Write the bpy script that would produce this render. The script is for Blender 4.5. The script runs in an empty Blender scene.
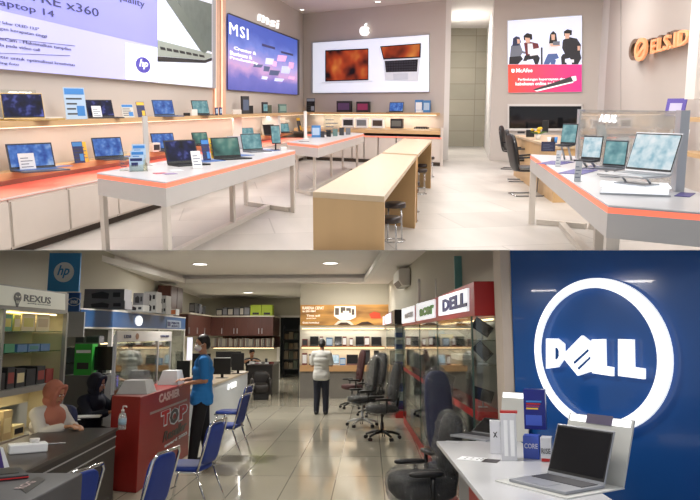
import bpy, math, random
from mathutils import Matrix, Vector, noise
PI = math.pi
R = math.radians
sc = bpy.context.scene
col = sc.collection
random.seed(7)

# ---------------------------------------------------------------- camera, world, light, exposure
F = 700.0                       # focal length in pixels (700 x 500 frame)
ROW = 222.0                     # pixel row of the optical axis
HU, HORU = 1.5, 107.5           # eye height and horizon row, showroom on the upper storey
HL, HORL = 1.75, 334.0          # eye height and horizon row, shop on the lower storey
CAM = Vector((0, 0, HL))
pitch = math.atan((HORL - ROW) / F)
cam = bpy.data.cameras.new('camera')
camo = bpy.data.objects.new('camera', cam)
col.objects.link(camo)
cam.sensor_fit = 'HORIZONTAL'
cam.sensor_width = 36.0
cam.lens = 36.0 * F / 700.0
cam.shift_y = -(250.0 - ROW) / 700.0
cam.clip_start = 0.05
cam.clip_end = 200
camo.location = CAM
camo.rotation_euler = (PI / 2 + pitch, 0, 0)
sc.camera = camo
CR = Matrix.Rotation(PI / 2 + pitch, 3, 'X')
cut_n = (CR @ Vector((0, 1, -(250.0 - ROW) / F))).normalized()     # plane of the added partition that keeps the rooms' light apart

w = bpy.data.worlds.new('world')
sc.world = w
w.use_nodes = True
w.node_tree.nodes['Background'].inputs[0].default_value = (0.93, 0.95, 1.0, 1)
w.node_tree.nodes['Background'].inputs[1].default_value = 0.55
sc.view_settings.view_transform = 'Standard'
sc.view_settings.look = 'None'
sc.view_settings.exposure = 0.0
sc.view_settings.gamma = 1.0
sc.view_settings.use_curve_mapping = False

class Room:
    def __init__(s, M, h):
        s.M = M; s.I = M.inverted(); s.h = h
        s.o = s.I @ CAM
    def ray(s, px, py):
        d = CR @ Vector(((px - 350.0) / F, (ROW - py) / F, -1.0))
        return s.I.to_3x3() @ d
    def pl(s, px, py, P, N):
        d = s.ray(px, py)
        t = (Vector(P) - s.o).dot(Vector(N)) / d.dot(Vector(N))
        return s.o + d * t
    def z(s, px, py, z): return s.pl(px, py, (0, 0, z), (0, 0, 1))
    def y(s, px, py, y): return s.pl(px, py, (0, y, 0), (0, 1, 0))
    def mpp(s, p):                       # metres per pixel at a point
        q = CR.inverted() @ ((s.M @ Vector(p)) - CAM)
        return -q.z / F
U = Room(Matrix.Translation(CAM) @ Matrix.Rotation(pitch + math.atan((ROW - HORU) / F), 4, 'X') @ Matrix.Translation((0, 0, -HU)), HU)
L = Room(Matrix.Identity(4), HL)

def area(name, room, loc, sx, sy, power, colour=(1, 1, 1), rot=(0, 0, 0), spread=180):
    l = bpy.data.lights.new(name, 'AREA'); l.shape = 'RECTANGLE'; l.size = sx; l.size_y = sy
    l.energy = power; l.color = colour; l.spread = R(spread)
    o = bpy.data.objects.new(name, l); col.objects.link(o)
    from mathutils import Euler
    o.matrix_world = room.M @ Matrix.Translation(loc) @ Euler(rot).to_matrix().to_4x4()
    return o
WARM = (1.0, 0.975, 0.95)
for (x, y) in ((-4.5, 11), (-0.5, 11), (3.4, 11), (-4, 16.5), (0.5, 16.5), (4.2, 16)):
    area('ceiling_fill_lamp', U, (x, y, 4.3), 2.6, 2.6, 135, WARM)
for x in (-3.5, 0.2, 3.8): area('ceiling_fill_lamp', U, (x, 6.0, 4.2), 2.4, 1.2, 120, WARM, rot=(.5, 0, 0))  # front row added as fill for faces turned to the camera
area('ceiling_fill_lamp', U, (3.4, 24, 4.3), 0.8, 2.5, 240, WARM)
for (x, y, z, p) in ((-2.0, 5.4, 2.28, 16), (0.5, 4.6, 2.2, 16), (0.0, 7.5, 2.5, 26), (-2.4, 10.5, 2.85, 58), (-1.6, 15.5, 3.1, 85), (-3.4, 23.5, 3.05, 60), (0.2, 19.0, 3.05, 35)):
    area('ceiling_fill_lamp', L, (x, y, z), .3, .3, p, (1.0, 0.95, 0.88))  # added fill lamps for the lower room, besides its downlights

# ---------------------------------------------------------------- materials
MATS = {}
def mat(name, c, rough=0.5, metal=0.0, var=0.06, scale=6.0, emit=0.0, stretch=None, coat=0.0, bump=0.0, alpha=None):
    if name in MATS: return MATS[name]
    m = bpy.data.materials.new(name); m.use_nodes = True
    nt = m.node_tree; b = nt.nodes['Principled BSDF']
    b.inputs['Roughness'].default_value = rough
    b.inputs['Metallic'].default_value = metal
    b.inputs['Coat Weight'].default_value = coat
    tc = nt.nodes.new('ShaderNodeTexCoord'); mp = nt.nodes.new('ShaderNodeMapping')
    nz = nt.nodes.new('ShaderNodeTexNoise'); nz.inputs['Scale'].default_value = scale; nz.inputs['Detail'].default_value = 4
    nt.links.new(tc.outputs['Object'], mp.inputs[0]); nt.links.new(mp.outputs[0], nz.inputs['Vector'])
    if stretch: mp.inputs['Scale'].default_value = stretch
    mx = nt.nodes.new('ShaderNodeMix'); mx.data_type = 'RGBA'
    lo = [max(0, v * (1 - var)) for v in c]; hi = [min(1, v * (1 + var)) for v in c]
    mx.inputs[6].default_value = (*lo, 1); mx.inputs[7].default_value = (*hi, 1)
    nt.links.new(nz.outputs['Fac'], mx.inputs[0])
    nt.links.new(mx.outputs[2], b.inputs['Base Color'])
    if emit:
        nt.links.new(mx.outputs[2], b.inputs['Emission Color']); b.inputs['Emission Strength'].default_value = emit
    if bump:
        bp = nt.nodes.new('ShaderNodeBump'); bp.inputs['Strength'].default_value = bump; bp.inputs['Distance'].default_value = 0.02
        nt.links.new(nz.outputs['Fac'], bp.inputs['Height']); nt.links.new(bp.outputs[0], b.inputs['Normal'])
    MATS[name] = m
    return m
def s2l(r, g, b):
    f = lambda v: (v / 255 / 12.92) if v / 255 <= 0.04045 else ((v / 255 + 0.055) / 1.055) ** 2.4
    return (f(r), f(g), f(b))
def gmat(name, rgb, **k): return mat(name, s2l(*rgb), **k)
def tile_mat(name, rgb, grout, w_, h_, rough, mortar=0.006, var=0.12, nscale=0.8, rot=0, offset=0.0, stretch=(1, 1, 1), spec=0.5):
    m = bpy.data.materials.new(name); m.use_nodes = True; nt = m.node_tree; b = nt.nodes['Principled BSDF']
    tc = nt.nodes.new('ShaderNodeTexCoord'); mp = nt.nodes.new('ShaderNodeMapping'); mp.inputs['Rotation'].default_value = (0, 0, rot)
    br = nt.nodes.new('ShaderNodeTexBrick'); br.offset = offset; br.squash = 1
    br.inputs['Scale'].default_value = 1.0; br.inputs['Brick Width'].default_value = w_; br.inputs['Row Height'].default_value = h_
    br.inputs['Mortar Size'].default_value = mortar; br.inputs['Mortar Smooth'].default_value = 0.3; br.inputs['Bias'].default_value = 0
    c = s2l(*rgb)
    br.inputs['Color1'].default_value = (*[v * (1 - var * .5) for v in c], 1); br.inputs['Color2'].default_value = (*[min(1, v * (1 + var * .5)) for v in c], 1)
    br.inputs['Mortar'].default_value = (*s2l(*grout), 1)
    nz = nt.nodes.new('ShaderNodeTexNoise'); nz.inputs['Scale'].default_value = nscale; nz.inputs['Detail'].default_value = 6
    mp2 = nt.nodes.new('ShaderNodeMapping'); mp2.inputs['Scale'].default_value = stretch
    rp = nt.nodes.new('ShaderNodeValToRGB'); rp.color_ramp.elements[0].position = .3; rp.color_ramp.elements[1].position = .7
    rp.color_ramp.elements[0].color = (1 - var, 1 - var, 1 - var, 1); rp.color_ramp.elements[1].color = (1, 1, 1, 1)
    mx = nt.nodes.new('ShaderNodeMix'); mx.data_type = 'RGBA'; mx.blend_type = 'MULTIPLY'; mx.inputs[0].default_value = 1
    nt.links.new(tc.outputs['Object'], mp.inputs[0]); nt.links.new(mp.outputs[0], br.inputs['Vector'])
    nt.links.new(mp.outputs[0], mp2.inputs[0]); nt.links.new(mp2.outputs[0], nz.inputs['Vector'])
    nt.links.new(nz.outputs['Fac'], rp.inputs[0]); nt.links.new(br.outputs['Color'], mx.inputs[6]); nt.links.new(rp.outputs[0], mx.inputs[7])
    nt.links.new(mx.outputs[2], b.inputs['Base Color']); b.inputs['Roughness'].default_value = rough
    b.inputs['Specular IOR Level'].default_value = spec
    MATS[name] = m
    return m
def glass_mat(name, tint=(0.93, 0.97, 0.95), gloss=0.10, rough=0.02, opaque=0.0, haze=(0.8, 0.8, 0.8), wrinkle=False):
    m = bpy.data.materials.new(name); m.use_nodes = True; nt = m.node_tree; nt.nodes.remove(nt.nodes['Principled BSDF'])
    out = nt.nodes['Material Output']
    t = nt.nodes.new('ShaderNodeBsdfTransparent'); t.inputs[0].default_value = (*tint, 1)
    g = nt.nodes.new('ShaderNodeBsdfGlossy'); g.inputs['Roughness'].default_value = rough
    if wrinkle:
        wn = nt.nodes.new('ShaderNodeTexNoise'); wn.inputs['Scale'].default_value = 16; wn.inputs['Detail'].default_value = 3; wn.inputs['Distortion'].default_value = 1.5
        bp = nt.nodes.new('ShaderNodeBump'); bp.inputs['Strength'].default_value = 1.0; bp.inputs['Distance'].default_value = .03
        nt.links.new(wn.outputs['Fac'], bp.inputs['Height']); nt.links.new(bp.outputs[0], g.inputs['Normal'])
    lw = nt.nodes.new('ShaderNodeLayerWeight'); lw.inputs[0].default_value = 0.25
    ml = nt.nodes.new('ShaderNodeMath'); ml.operation = 'MULTIPLY_ADD'; ml.inputs[1].default_value = 0.22 if wrinkle else 0.6; ml.inputs[2].default_value = gloss * .5
    nt.links.new(lw.outputs['Fresnel'], ml.inputs[0])
    mx = nt.nodes.new('ShaderNodeMixShader'); nt.links.new(ml.outputs[0], mx.inputs[0]); nt.links.new(t.outputs[0], mx.inputs[1]); nt.links.new(g.outputs[0], mx.inputs[2])
    if opaque:
        d = nt.nodes.new('ShaderNodeBsdfDiffuse'); d.inputs[0].default_value = (*haze, 1)
        m2 = nt.nodes.new('ShaderNodeMixShader')
        nz = nt.nodes.new('ShaderNodeTexNoise'); nz.inputs['Scale'].default_value = 9
        mm = nt.nodes.new('ShaderNodeMath'); mm.operation = 'MULTIPLY'; mm.inputs[1].default_value = opaque * 2
        nt.links.new(nz.outputs['Fac'], mm.inputs[0]); nt.links.new(mm.outputs[0], m2.inputs[0])
        nt.links.new(mx.outputs[0], m2.inputs[1]); nt.links.new(d.outputs[0], m2.inputs[2]); nt.links.new(m2.outputs[0], out.inputs[0])
    else: nt.links.new(mx.outputs[0], out.inputs[0])
    MATS[name] = m
    return m
def screen_mat(name, c1, c2, c3, strength=1.0, scale=3.0, dist=2.0, kind='wave'):
    m = bpy.data.materials.new(name); m.use_nodes = True; nt = m.node_tree; b = nt.nodes['Principled BSDF']
    tc = nt.nodes.new('ShaderNodeTexCoord')
    if kind == 'wave':
        t = nt.nodes.new('ShaderNodeTexWave'); t.inputs['Scale'].default_value = scale; t.inputs['Distortion'].default_value = dist; t.inputs['Detail'].default_value = 1
        t.wave_type = 'RINGS'
    else:
        t = nt.nodes.new('ShaderNodeTexNoise'); t.inputs['Scale'].default_value = scale; t.inputs['Detail'].default_value = 2
    nt.links.new(tc.outputs['Object'], t.inputs['Vector'])
    rp = nt.nodes.new('ShaderNodeValToRGB'); e = rp.color_ramp.elements
    e[0].color = (*s2l(*c1), 1); e[1].color = (*s2l(*c3), 1); n = e.new(.5); n.color = (*s2l(*c2), 1)
    if kind != 'wave': e[0].position = .3; e[2].position = .7
    nt.links.new(t.outputs['Fac'], rp.inputs[0])
    nt.links.new(rp.outputs[0], b.inputs['Emission Color']); b.inputs['Emission Strength'].default_value = strength
    b.inputs['Base Color'].default_value = (0.01, 0.01, 0.012, 1); b.inputs['Roughness'].default_value = 0.5; b.inputs['Specular IOR Level'].default_value = .15
    MATS[name] = m
    return m

white = gmat('white_laminate', (222, 220, 216), rough=.4, var=.02)
grey_lam = gmat('pale_grey_laminate', (196, 192, 188), rough=.45, var=.03)
leg_steel = gmat('champagne_steel', (206, 198, 188), rough=.4, metal=.1, var=.03)
wood = mat('oak_veneer', s2l(206, 170, 122), rough=.45, var=.13, scale=5, stretch=(1, 1, .08) )
woodh = mat('oak_shelf', s2l(202, 168, 122), rough=.45, var=.12, scale=4, stretch=(.25, .25, 6))
wood_top = mat('pale_oak_top', s2l(212, 188, 154), rough=.28, var=.06, scale=5, stretch=(6, .3, 1))
wall_u = gmat('greige_wall', (198, 190, 183), rough=.85, var=.015, scale=2)
wall_u2 = gmat('white_wall_upper', (222, 218, 214), rough=.85, var=.015, scale=2)
ceil_u = gmat('white_ceiling', (232, 228, 224), rough=.9, var=.01)
led = mat('coral_led', s2l(255, 120, 92), rough=.5, var=.05, emit=.85, scale=1.5)
black = gmat('black_plastic', (22, 22, 24), rough=.4, var=.15)
dark = gmat('dark_grey_plastic', (52, 53, 58), rough=.45, var=.12)
silver = gmat('silver_aluminium', (190, 192, 196), rough=.35, metal=.5, var=.03)
chrome = gmat('chrome', (210, 212, 215), rough=.12, metal=1, var=.03)
paper = gmat('white_card', (236, 238, 240), rough=.5, var=.03)
blue_kb = gmat('blue_cover', (62, 104, 170), rough=.5, var=.1)
leather = gmat('dark_brown_leather', (52, 40, 36), rough=.35, var=.15)
plateW = mat('backlit_white', (0.95, 0.97, 1.0), rough=.5, var=.01, emit=.55)
signW = mat('lit_white_letters', (1, 1, 1), rough=.5, var=.01, emit=.9)
glass = glass_mat('clear_glass')
haze_glass = glass_mat('reflection_haze_glass', tint=(.88, .87, .84), gloss=.16, opaque=.17, haze=(.86, .84, .80))  # reflections on the pane painted in as pale diffuse haze
S_BLOOM = screen_mat('screen_blue_bloom', (40, 72, 160), (84, 132, 214), (170, 200, 240), .8, 9, 3, 'noise')
S_DARK = screen_mat('screen_dark_swirl', (6, 8, 20), (20, 28, 80), (110, 120, 220), .8, 8, 3, 'noise')
S_GREEN = screen_mat('screen_green_hills', (30, 60, 60), (90, 140, 130), (190, 215, 190), .8, 4, 2, 'noise')
S_LIGHT = screen_mat('screen_pale_page', (150, 190, 205), (205, 225, 232), (235, 242, 245), .95, 14, 2, 'noise')
S_TEAL = screen_mat('screen_teal_page', (90, 140, 150), (130, 180, 185), (190, 220, 220), .8, 10, 2, 'noise')

# ---------------------------------------------------------------- mesh building
class MB:
    def __init__(s): s.v = []; s.f = []; s.m = []; s.s = []; s.T = Matrix.Identity(4)
    def add(s, vs, fs, m=0, smooth=False):
        o = len(s.v); s.v += [s.T @ Vector(v) for v in vs]
        for f in fs: s.f.append([i + o for i in f]); s.m.append(m); s.s.append(smooth)
        return s
    def box(s, x0, x1, y0, y1, z0, z1, m=0):
        vs = [(x, y, z) for z in (z0, z1) for (x, y) in ((x0, y0), (x1, y0), (x1, y1), (x0, y1))]
        return s.add(vs, [(3, 2, 1, 0), (4, 5, 6, 7), (0, 1, 5, 4), (1, 2, 6, 5), (2, 3, 7, 6), (3, 0, 4, 7)], m)
    def prism(s, pts, vec, m=0, mcap=None):
        n = len(pts); vec = Vector(vec); p = [Vector(q) for q in pts]
        nn = sum(((p[i] - p[0]).cross(p[(i + 1) % n] - p[0]) for i in range(n)), Vector())
        if nn.dot(vec) < 0: p = p[::-1]
        vs = p + [q + vec for q in p]
        s.add(vs, [tuple(range(n - 1, -1, -1)), tuple(range(n, 2 * n))], m if mcap is None else mcap)
        o = len(s.v) - 2 * n
        for i in range(n):
            j = (i + 1) % n; s.f.append([o + i, o + j, o + n + j, o + n + i]); s.m.append(m); s.s.append(False)
        return s
    def quad(s, pts, m=0): return s.add(pts, [tuple(range(len(pts)))], m)
    def tube(s, pts, r, n=8, m=0, closed=False, smooth=True):
        pts = [Vector(p) for p in pts]; N = len(pts); rs = r if isinstance(r, (list, tuple)) else [r] * N
        vs = []; up = Vector((0.03, 0.02, 1)).normalized()
        prev = None
        for i, p in enumerate(pts):
            if closed: t = pts[(i + 1) % N] - pts[i - 1]
            else: t = pts[min(i + 1, N - 1)] - pts[max(i - 1, 0)]
            t.normalize()
            a = prev if prev is not None else (up.cross(t) if abs(t.dot(up)) < .95 else Vector((1, 0, 0)).cross(t))
            a = (a - t * a.dot(t)).normalized(); b = t.cross(a); prev = a
            for k in range(n):
                an = 2 * PI * k / n; vs.append(p + (a * math.cos(an) + b * math.sin(an)) * rs[i])
        fs = []
        for i in range(N if closed else N - 1):
            j = (i + 1) % N
            for k in range(n): fs.append((i * n + k, i * n + (k + 1) % n, j * n + (k + 1) % n, j * n + k))
        if not closed: fs += [tuple(range(n - 1, -1, -1)), tuple((N - 1) * n + k for k in range(n))]
        return s.add(vs, fs, m, smooth)
    def lathe(s, prof, n=20, m=0, c=(0, 0, 0), smooth=True):
        vs = []; c = Vector(c)
        for (r, z) in prof:
            for k in range(n): vs.append(c + Vector((r * math.cos(2 * PI * k / n), r * math.sin(2 * PI * k / n), z)))
        fs = []
        for i in range(len(prof) - 1):
            for k in range(n): fs.append((i * n + k, i * n + (k + 1) % n, (i + 1) * n + (k + 1) % n, (i + 1) * n + k))
        fs += [tuple(range(n - 1, -1, -1)), tuple((len(prof) - 1) * n + k for k in range(n))]
        return s.add(vs, fs, m, smooth)
    def blob(s, c, rx, ry, rz, m=0, n=16, k=10, e=1.0, nz=0.0, sc=6):
        vs = []; c = Vector(c); pw = lambda v: math.copysign(abs(v) ** e, v)
        for i in range(k + 1):
            t = -PI / 2 + PI * i / k
            for j in range(n):
                a = 2 * PI * j / n
                p = Vector((rx * pw(math.cos(t)) * pw(math.cos(a)), ry * pw(math.cos(t)) * pw(math.sin(a)), rz * pw(math.sin(t))))
                if nz: p *= 1 + nz * noise.noise((p + c) * sc)
                vs.append(c + p)
        fs = [(i * n + j, i * n + (j + 1) % n, (i + 1) * n + (j + 1) % n, (i + 1) * n + j) for i in range(k) for j in range(n)]
        return s.add(vs, fs, m, True)
    def disc(s, c, r, u, v, th, n=40, m=0, r2=0.0, squash=1.0):       # disc or ring in plane u,v, thickness along th vector
        c = Vector(c); u = Vector(u); v = Vector(v); th = Vector(th)
        P = lambda rr, k: c + u * rr * math.cos(2 * PI * k / n) + v * rr * squash * math.sin(2 * PI * k / n)
        if not r2: return s.prism([P(r, k) for k in range(n)], th, m)
        vs = []
        for k in range(n): vs += [P(r, k), P(r2, k), P(r2, k) + th, P(r, k) + th]
        fs = []
        for k in range(n):
            a = 4 * k; b = 4 * ((k + 1) % n)
            for q in range(4): fs.append((a + q, b + q, b + (q + 1) % 4, a + (q + 1) % 4))
        return s.add(vs, fs, m)
    def mesh(s, name, mats):
        me = bpy.data.meshes.new(name); me.from_pydata([tuple(v) for v in s.v], [], s.f)
        for m in mats: me.materials.append(m)
        me.polygons.foreach_set('material_index', s.m); me.polygons.foreach_set('use_smooth', s.s)
        import bmesh
        bm = bmesh.new(); bm.from_mesh(me); bmesh.ops.recalc_face_normals(bm, faces=bm.faces); bm.to_mesh(me); bm.free()
        me.update(); return me

def props(o, label=None, cat=None, group=None, kind=None):
    for k, v in (('label', label), ('category', cat), ('group', group), ('kind', kind)):
        if v: o[k] = v
LOC = {}
def setm(o, room, loc, rz):
    m = Matrix.Translation(loc) @ Matrix.Rotation(rz, 4, 'Z')
    o.matrix_world = room.M @ m; LOC[o.name] = (room, m)
def thing(name, label, cat, room, loc=(0, 0, 0), rz=0.0, group=None):
    o = bpy.data.objects.new(name, None); col.objects.link(o); o.empty_display_size = .1
    setm(o, room, loc, rz); props(o, label, cat, group); return o
def part(name, mb, mats, parent, label=None, world=False, bevel=0, kind=None):
    """world=True: the vertices are in room coordinates"""
    if not isinstance(mats, (list, tuple)): mats = [mats]
    if world:
        p = parent
        while p.name not in LOC: p = p.parent
        inv = LOC[p.name][1].inverted(); mb.v = [inv @ v for v in mb.v]
    o = bpy.data.objects.new(name, mb.mesh(name, mats)); col.objects.link(o); o.parent = parent
    if label: o['label'] = label
    if kind: o['kind'] = kind
    if bevel: addbevel(o, bevel)
    return o
def addbevel(o, w_):
    b = o.modifiers.new('bevel', 'BEVEL'); b.width = w_; b.segments = 2; b.limit_method = 'ANGLE'
def solo(name, label, cat, mb, mats, room, loc=None, rz=0.0, group=None, kind=None, bevel=0):
    """one-mesh thing; loc None: vertices are in room coordinates"""
    if not isinstance(mats, (list, tuple)): mats = [mats]
    if loc is None:
        n = len(mb.v); loc = Vector((sum(v.x for v in mb.v) / n, sum(v.y for v in mb.v) / n, min(v.z for v in mb.v)))
        mb.v = [v - loc for v in mb.v]
    o = bpy.data.objects.new(name, mb.mesh(name, mats)); col.objects.link(o)
    setm(o, room, loc, rz); props(o, label, cat, group, kind)
    if bevel: addbevel(o, bevel)
    return o
def struct(name, mb, mats, room, label=None): return solo(name, label, None, mb, mats, room, None, 0, None, 'structure')
def copy_tree(src, room, loc, rz, label=None, group=None):
    def rec(o, p):
        c = o.copy(); col.objects.link(c)
        if p: c.parent = p
        for ch in list(o.children): rec(ch, c)
        return c
    c = rec(src, None); setm(c, room, loc, rz)
    if label: c['label'] = label
    if group: c['group'] = group
    return c

# vertical surface through two plan points, facing side n
class Surf:
    def __init__(s, room, A, B):
        s.room = room; s.A = Vector((A[0], A[1], 0)); s.B = Vector((B[0], B[1], 0))
        s.u = (s.B - s.A).normalized(); s.n = Vector((s.u.y, -s.u.x, 0))
        if s.n.dot(Vector((0, 0, 0)) - s.A) < 0: s.n = -s.n
        s.up = Vector((0, 0, 1))
    def hit(s, px, py, off=0.0): return s.room.pl(px, py, s.A + s.n * off, s.n)
    def poly(s, mb, pts, off0, off1, m=0):
        return mb.prism([s.hit(x, y, off0) - s.n * 0 for x, y in pts], s.n * (off1 - off0), m)
    def shift(s, d): return Surf(s.room, s.A + s.n * d, s.B + s.n * d)
def text_mesh(txt, bold=0.0, shear=0.0, ext=0.0, spacing=1.0):
    c = bpy.data.curves.new('t', 'FONT'); c.body = txt; c.offset = bold; c.shear = shear; c.extrude = ext; c.resolution_u = 2; c.space_character = spacing
    o = bpy.data.objects.new('t', c); col.objects.link(o)
    dg = bpy.context.evaluated_depsgraph_get(); me = bpy.data.meshes.new_from_object(o.evaluated_get(dg))
    vs = [v.co.copy() for v in me.vertices]; fs = [tuple(p.vertices) for p in me.polygons]
    bpy.data.objects.remove(o); bpy.data.meshes.remove(me); bpy.data.curves.remove(c)
    return vs, fs
def letters(mb, txt, O, u, v, n, width, height, depth=0.004, m=0, bold=0.02, shear=0.0, centre=False, spacing=1.0):
    """write text: O = lower left of its box, u and v unit directions, n towards the reader"""
    vs, fs = text_mesh(txt, bold, shear, 0.5, spacing)
    x0 = min(p.x for p in vs); x1 = max(p.x for p in vs); y0 = min(p.y for p in vs); y1 = max(p.y for p in vs)
    O = Vector(O); u = Vector(u); v = Vector(v); n = Vector(n)
    if centre: O = O - u * width / 2
    mb.add([O + u * ((p.x - x0) / (x1 - x0) * width) + v * ((p.y - y0) / (y1 - y0) * height) + n * ((p.z + .5) * depth) for p in vs], fs, m)
    return mb
def wl2(mb, S, txt, x0, x1, y1, h, off=.1, depth=.003, **k):
    """on a Surf: the right end of the baseline at pixel x1,y1, letters h pixels tall there"""
    b = S.hit(x1, y1, off); a = S.hit(x0, y1, off); a = Vector((a.x, a.y, b.z)); hh = (S.hit(x1, y1 - h, off) - b).z
    return letters(mb, txt, a, (b - a).normalized(), (0, 0, 1), S.n, (b - a).length, hh, depth, **k)
def wletters(mb, S, txt, x0, yb, x1, yt, off=.01, depth=.004, **k):
    """on a Surf: x0,yb the lower-left pixel, x1 the right pixel, yt the top pixel at the left end"""
    a = S.hit(x0, yb, off); t = S.hit(x0, yt, off); b = S.hit(x1, yb, off)
    wd = (b - a).dot(S.u); sgn = 1 if wd > 0 else -1
    return letters(mb, txt, a, S.u * sgn, (0, 0, 1), S.n, abs(wd), (t - a).z, depth, **k)
# ================================================================ UPPER SHOWROOM: structure
CZ = 4.48
def P2(p): return (p.x, p.y)
A_ = U.y(0, HORU, 7.9); B_ = U.y(304, HORU, 23.4); C_ = U.y(444, HORU, 20.4)
D_ = U.y(443.5, HORU, 27.5); E_ = U.y(485, HORU, 27.5); F_ = U.y(491, HORU, 20.2); G_ = U.y(597, HORU, 19.2)
H_ = U.y(604, HORU, 18.6); J_ = U.y(700, HORU, 11.4)
WL = Surf(U, A_, B_); WB = Surf(U, B_, C_); WM = Surf(U, F_, G_); WR = Surf(U, H_, J_)
def wall(name, A, B, m, z0=0.0, z1=CZ, t=.15, room=U, ext0=0, ext1=0):
    S = Surf(room, A, B); a = S.A - S.u * ext0; b = S.B + S.u * ext1
    mb = MB(); mb.prism([a + Vector((0, 0, z0)), b + Vector((0, 0, z0)), b + Vector((0, 0, z1)), a + Vector((0, 0, z1))], -S.n * t)
    return struct(name, mb, m, room)
floor_u = tile_mat('travertine_planks', (196, 190, 182), (172, 166, 158), 2.4, 1.2, .42, mortar=.010, var=.16, nscale=1.1, rot=R(-10), stretch=(2.2, .5, 1), offset=.5)
stone = tile_mat('corridor_stone', (178, 172, 154), (146, 140, 122), 1.2, .6, .6, mortar=.012, var=.14, nscale=1.0, stretch=(.6, 1, 3))
mb = MB(); mb.box(-9, 9, 5, 29, -.12, 0); struct('floor', mb, floor_u, U)
mb = MB(); mb.box(-9, 9, 5, 29, CZ, CZ + .12); struct('ceiling', mb, ceil_u, U)
wall('wall_left', A_, B_, wall_u, ext0=2.5)
wall('wall_back', B_, C_, wall_u, ext0=.3)
wall('wall_passage_left', C_, D_, wall_u2)
# tiled end of the passage: mesh is drawn upright so the brick pattern runs across it
s_end = Surf(U, D_, E_)
mb = MB(); W_ = (s_end.B - s_end.A).length + .6
mb.box(-.3, W_, 0, CZ, -.1, 0)
o = bpy.data.objects.new('wall_passage_end', mb.mesh('wall_passage_end', [stone])); col.objects.link(o); o['kind'] = 'structure'
m_ = Matrix((( s_end.u.x, 0, s_end.n.x, s_end.A.x), (s_end.u.y, 0, s_end.n.y, s_end.A.y), (0, 1, 0, 0), (0, 0, 0, 1)))
o.matrix_world = U.M @ m_
wall('wall_passage_right', E_, F_, wall_u2)
wall('wall_niche', F_, G_, wall_u, ext1=.2)
wall('wall_column_side', G_, H_, wall_u2)
wall('wall_right', H_, J_, wall_u, ext1=4)
# unseen partition, added to stop light leaking between the two rooms
mb = MB()
cs = lambda x, y, z: CR @ Vector((x, y, z)) + CAM
k = (250.0 - ROW) / F
vs = []
for (d, hw) in ((4.2, 4.0), (31, 17)):
    for x in (-hw, hw):
        vs += [cs(x, -k * d, -d), cs(x, -k * d - .002, -d)]
mb.add(vs, [(0, 2, 6, 4), (1, 5, 7, 3), (0, 1, 3, 2), (4, 6, 7, 5), (0, 4, 5, 1), (2, 3, 7, 6)])
struct('light_partition', mb, gmat('partition_offwhite', (205, 200, 192), rough=.9, var=.02), L)

# downlights in the showroom ceiling
lampE = mat('downlight_glow', (1, .96, .9), rough=.5, emit=6.0, var=.01)
def downlight(room, px, py, z, r, label, group, power=0, spot=True):
    p = room.z(px, py, z)
    t = thing('downlight', label, 'ceiling light', room, p, 0, group)
    mb = MB(); mb.disc((0, 0, -.012), r * 1.25, (1, 0, 0), (0, 1, 0), (0, 0, .012), 28, 0, r * 1.0); part('trim_ring', mb, white, t)
    mb = MB(); mb.disc((0, 0, -.006), r, (1, 0, 0), (0, 1, 0), (0, 0, .006), 28); part('diffuser', mb, lampE, t)
    if power:
        l = bpy.data.lights.new('downlight_lamp', 'AREA'); l.shape = 'DISK'; l.size = r * 2; l.energy = power; l.color = (1, .96, .9)
        lo = bpy.data.objects.new('downlight_lamp', l); col.objects.link(lo); lo.parent = t; lo.location = (0, 0, -.03)
    return t
downlight(U, 464, 19.5, CZ, .09, 'small recessed spotlight in the passage ceiling, the nearer one', None)
downlight(U, 463, 29.5, CZ, .09, 'small recessed spotlight at the far end of the passage ceiling', None)
downlight(U, 378, 1.5, CZ, .08, 'recessed spotlight above the fruit logo wall', None)
downlight(U, 549, 0.8, CZ, .08, 'recessed spotlight above the poster of four seated people', None)
downlight(U, 302, 9.5, CZ, .07, 'tiny recessed spotlight in the corner by the blue purple board', None)

# ---------------------------------------------------------------- lit boards
def frame_lines(mb, S, pts, o0, o1, m): S.poly(mb, pts, o0, o1, m)
navy = gmat('navy_print', (28, 34, 92), rough=.4, emit=.25)
hb = thing('light_box', 'huge backlit laptop advertising board on the left wall', 'advertising board', U, WL.hit(60, 160, 0))
mb = MB(); WL.poly(mb, [(-30, -60), (212.4, -3), (212.4, 88.5), (-30, 66)], 0, .08); part('frame', mb, silver, hb, world=True)
lav = mat('lavender_print', s2l(184, 186, 242), rough=.4, emit=.36, var=.05, scale=1)
lav2 = mat('violet_print', s2l(142, 144, 228), rough=.4, emit=.42, var=.05, scale=1)
wp = mat('backlit_pale_blue', s2l(226, 232, 246), rough=.4, emit=.4, var=.02)
mb = MB(); WL.poly(mb, [(-28, -58), (157, -17), (157, 82.5), (-28, 66.5)], .08, .09); part('print_panel', mb, lav, hb, world=True)
mb = MB(); WL.poly(mb, [(60, -20), (157, -10), (157, 47), (0, 10), (0, -34)], .09, .094); part('print_stripe', mb, lav2, hb, world=True)
mb = MB(); WL.poly(mb, [(125.5, 43), (157, 48), (157, 82.3), (125.5, 79)], .094, .098); part('logo_panel', mb, plateW, hb, world=True)
mb = MB(); WL.poly(mb, [(157.4, -17), (211.8, -3.5), (211.8, 87.6), (157.4, 82.6)], .08, .09); part('picture_panel', mb, wp, hb, world=True)
pl_ = MB()
WL.poly(pl_, [(157.5, -12), (171, -8), (208, 50), (204, 54), (200, 50)], .092, .1, 0)           # lid, edge on
WL.poly(pl_, [(172, -8), (211.6, 4), (211.6, 52), (206, 50)], .092, .098, 1)                    # screen
WL.poly(pl_, [(157.5, 40), (211.5, 54), (211.5, 57), (205, 60), (157.5, 56)], .092, .1, 2)   # deck with keys
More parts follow.
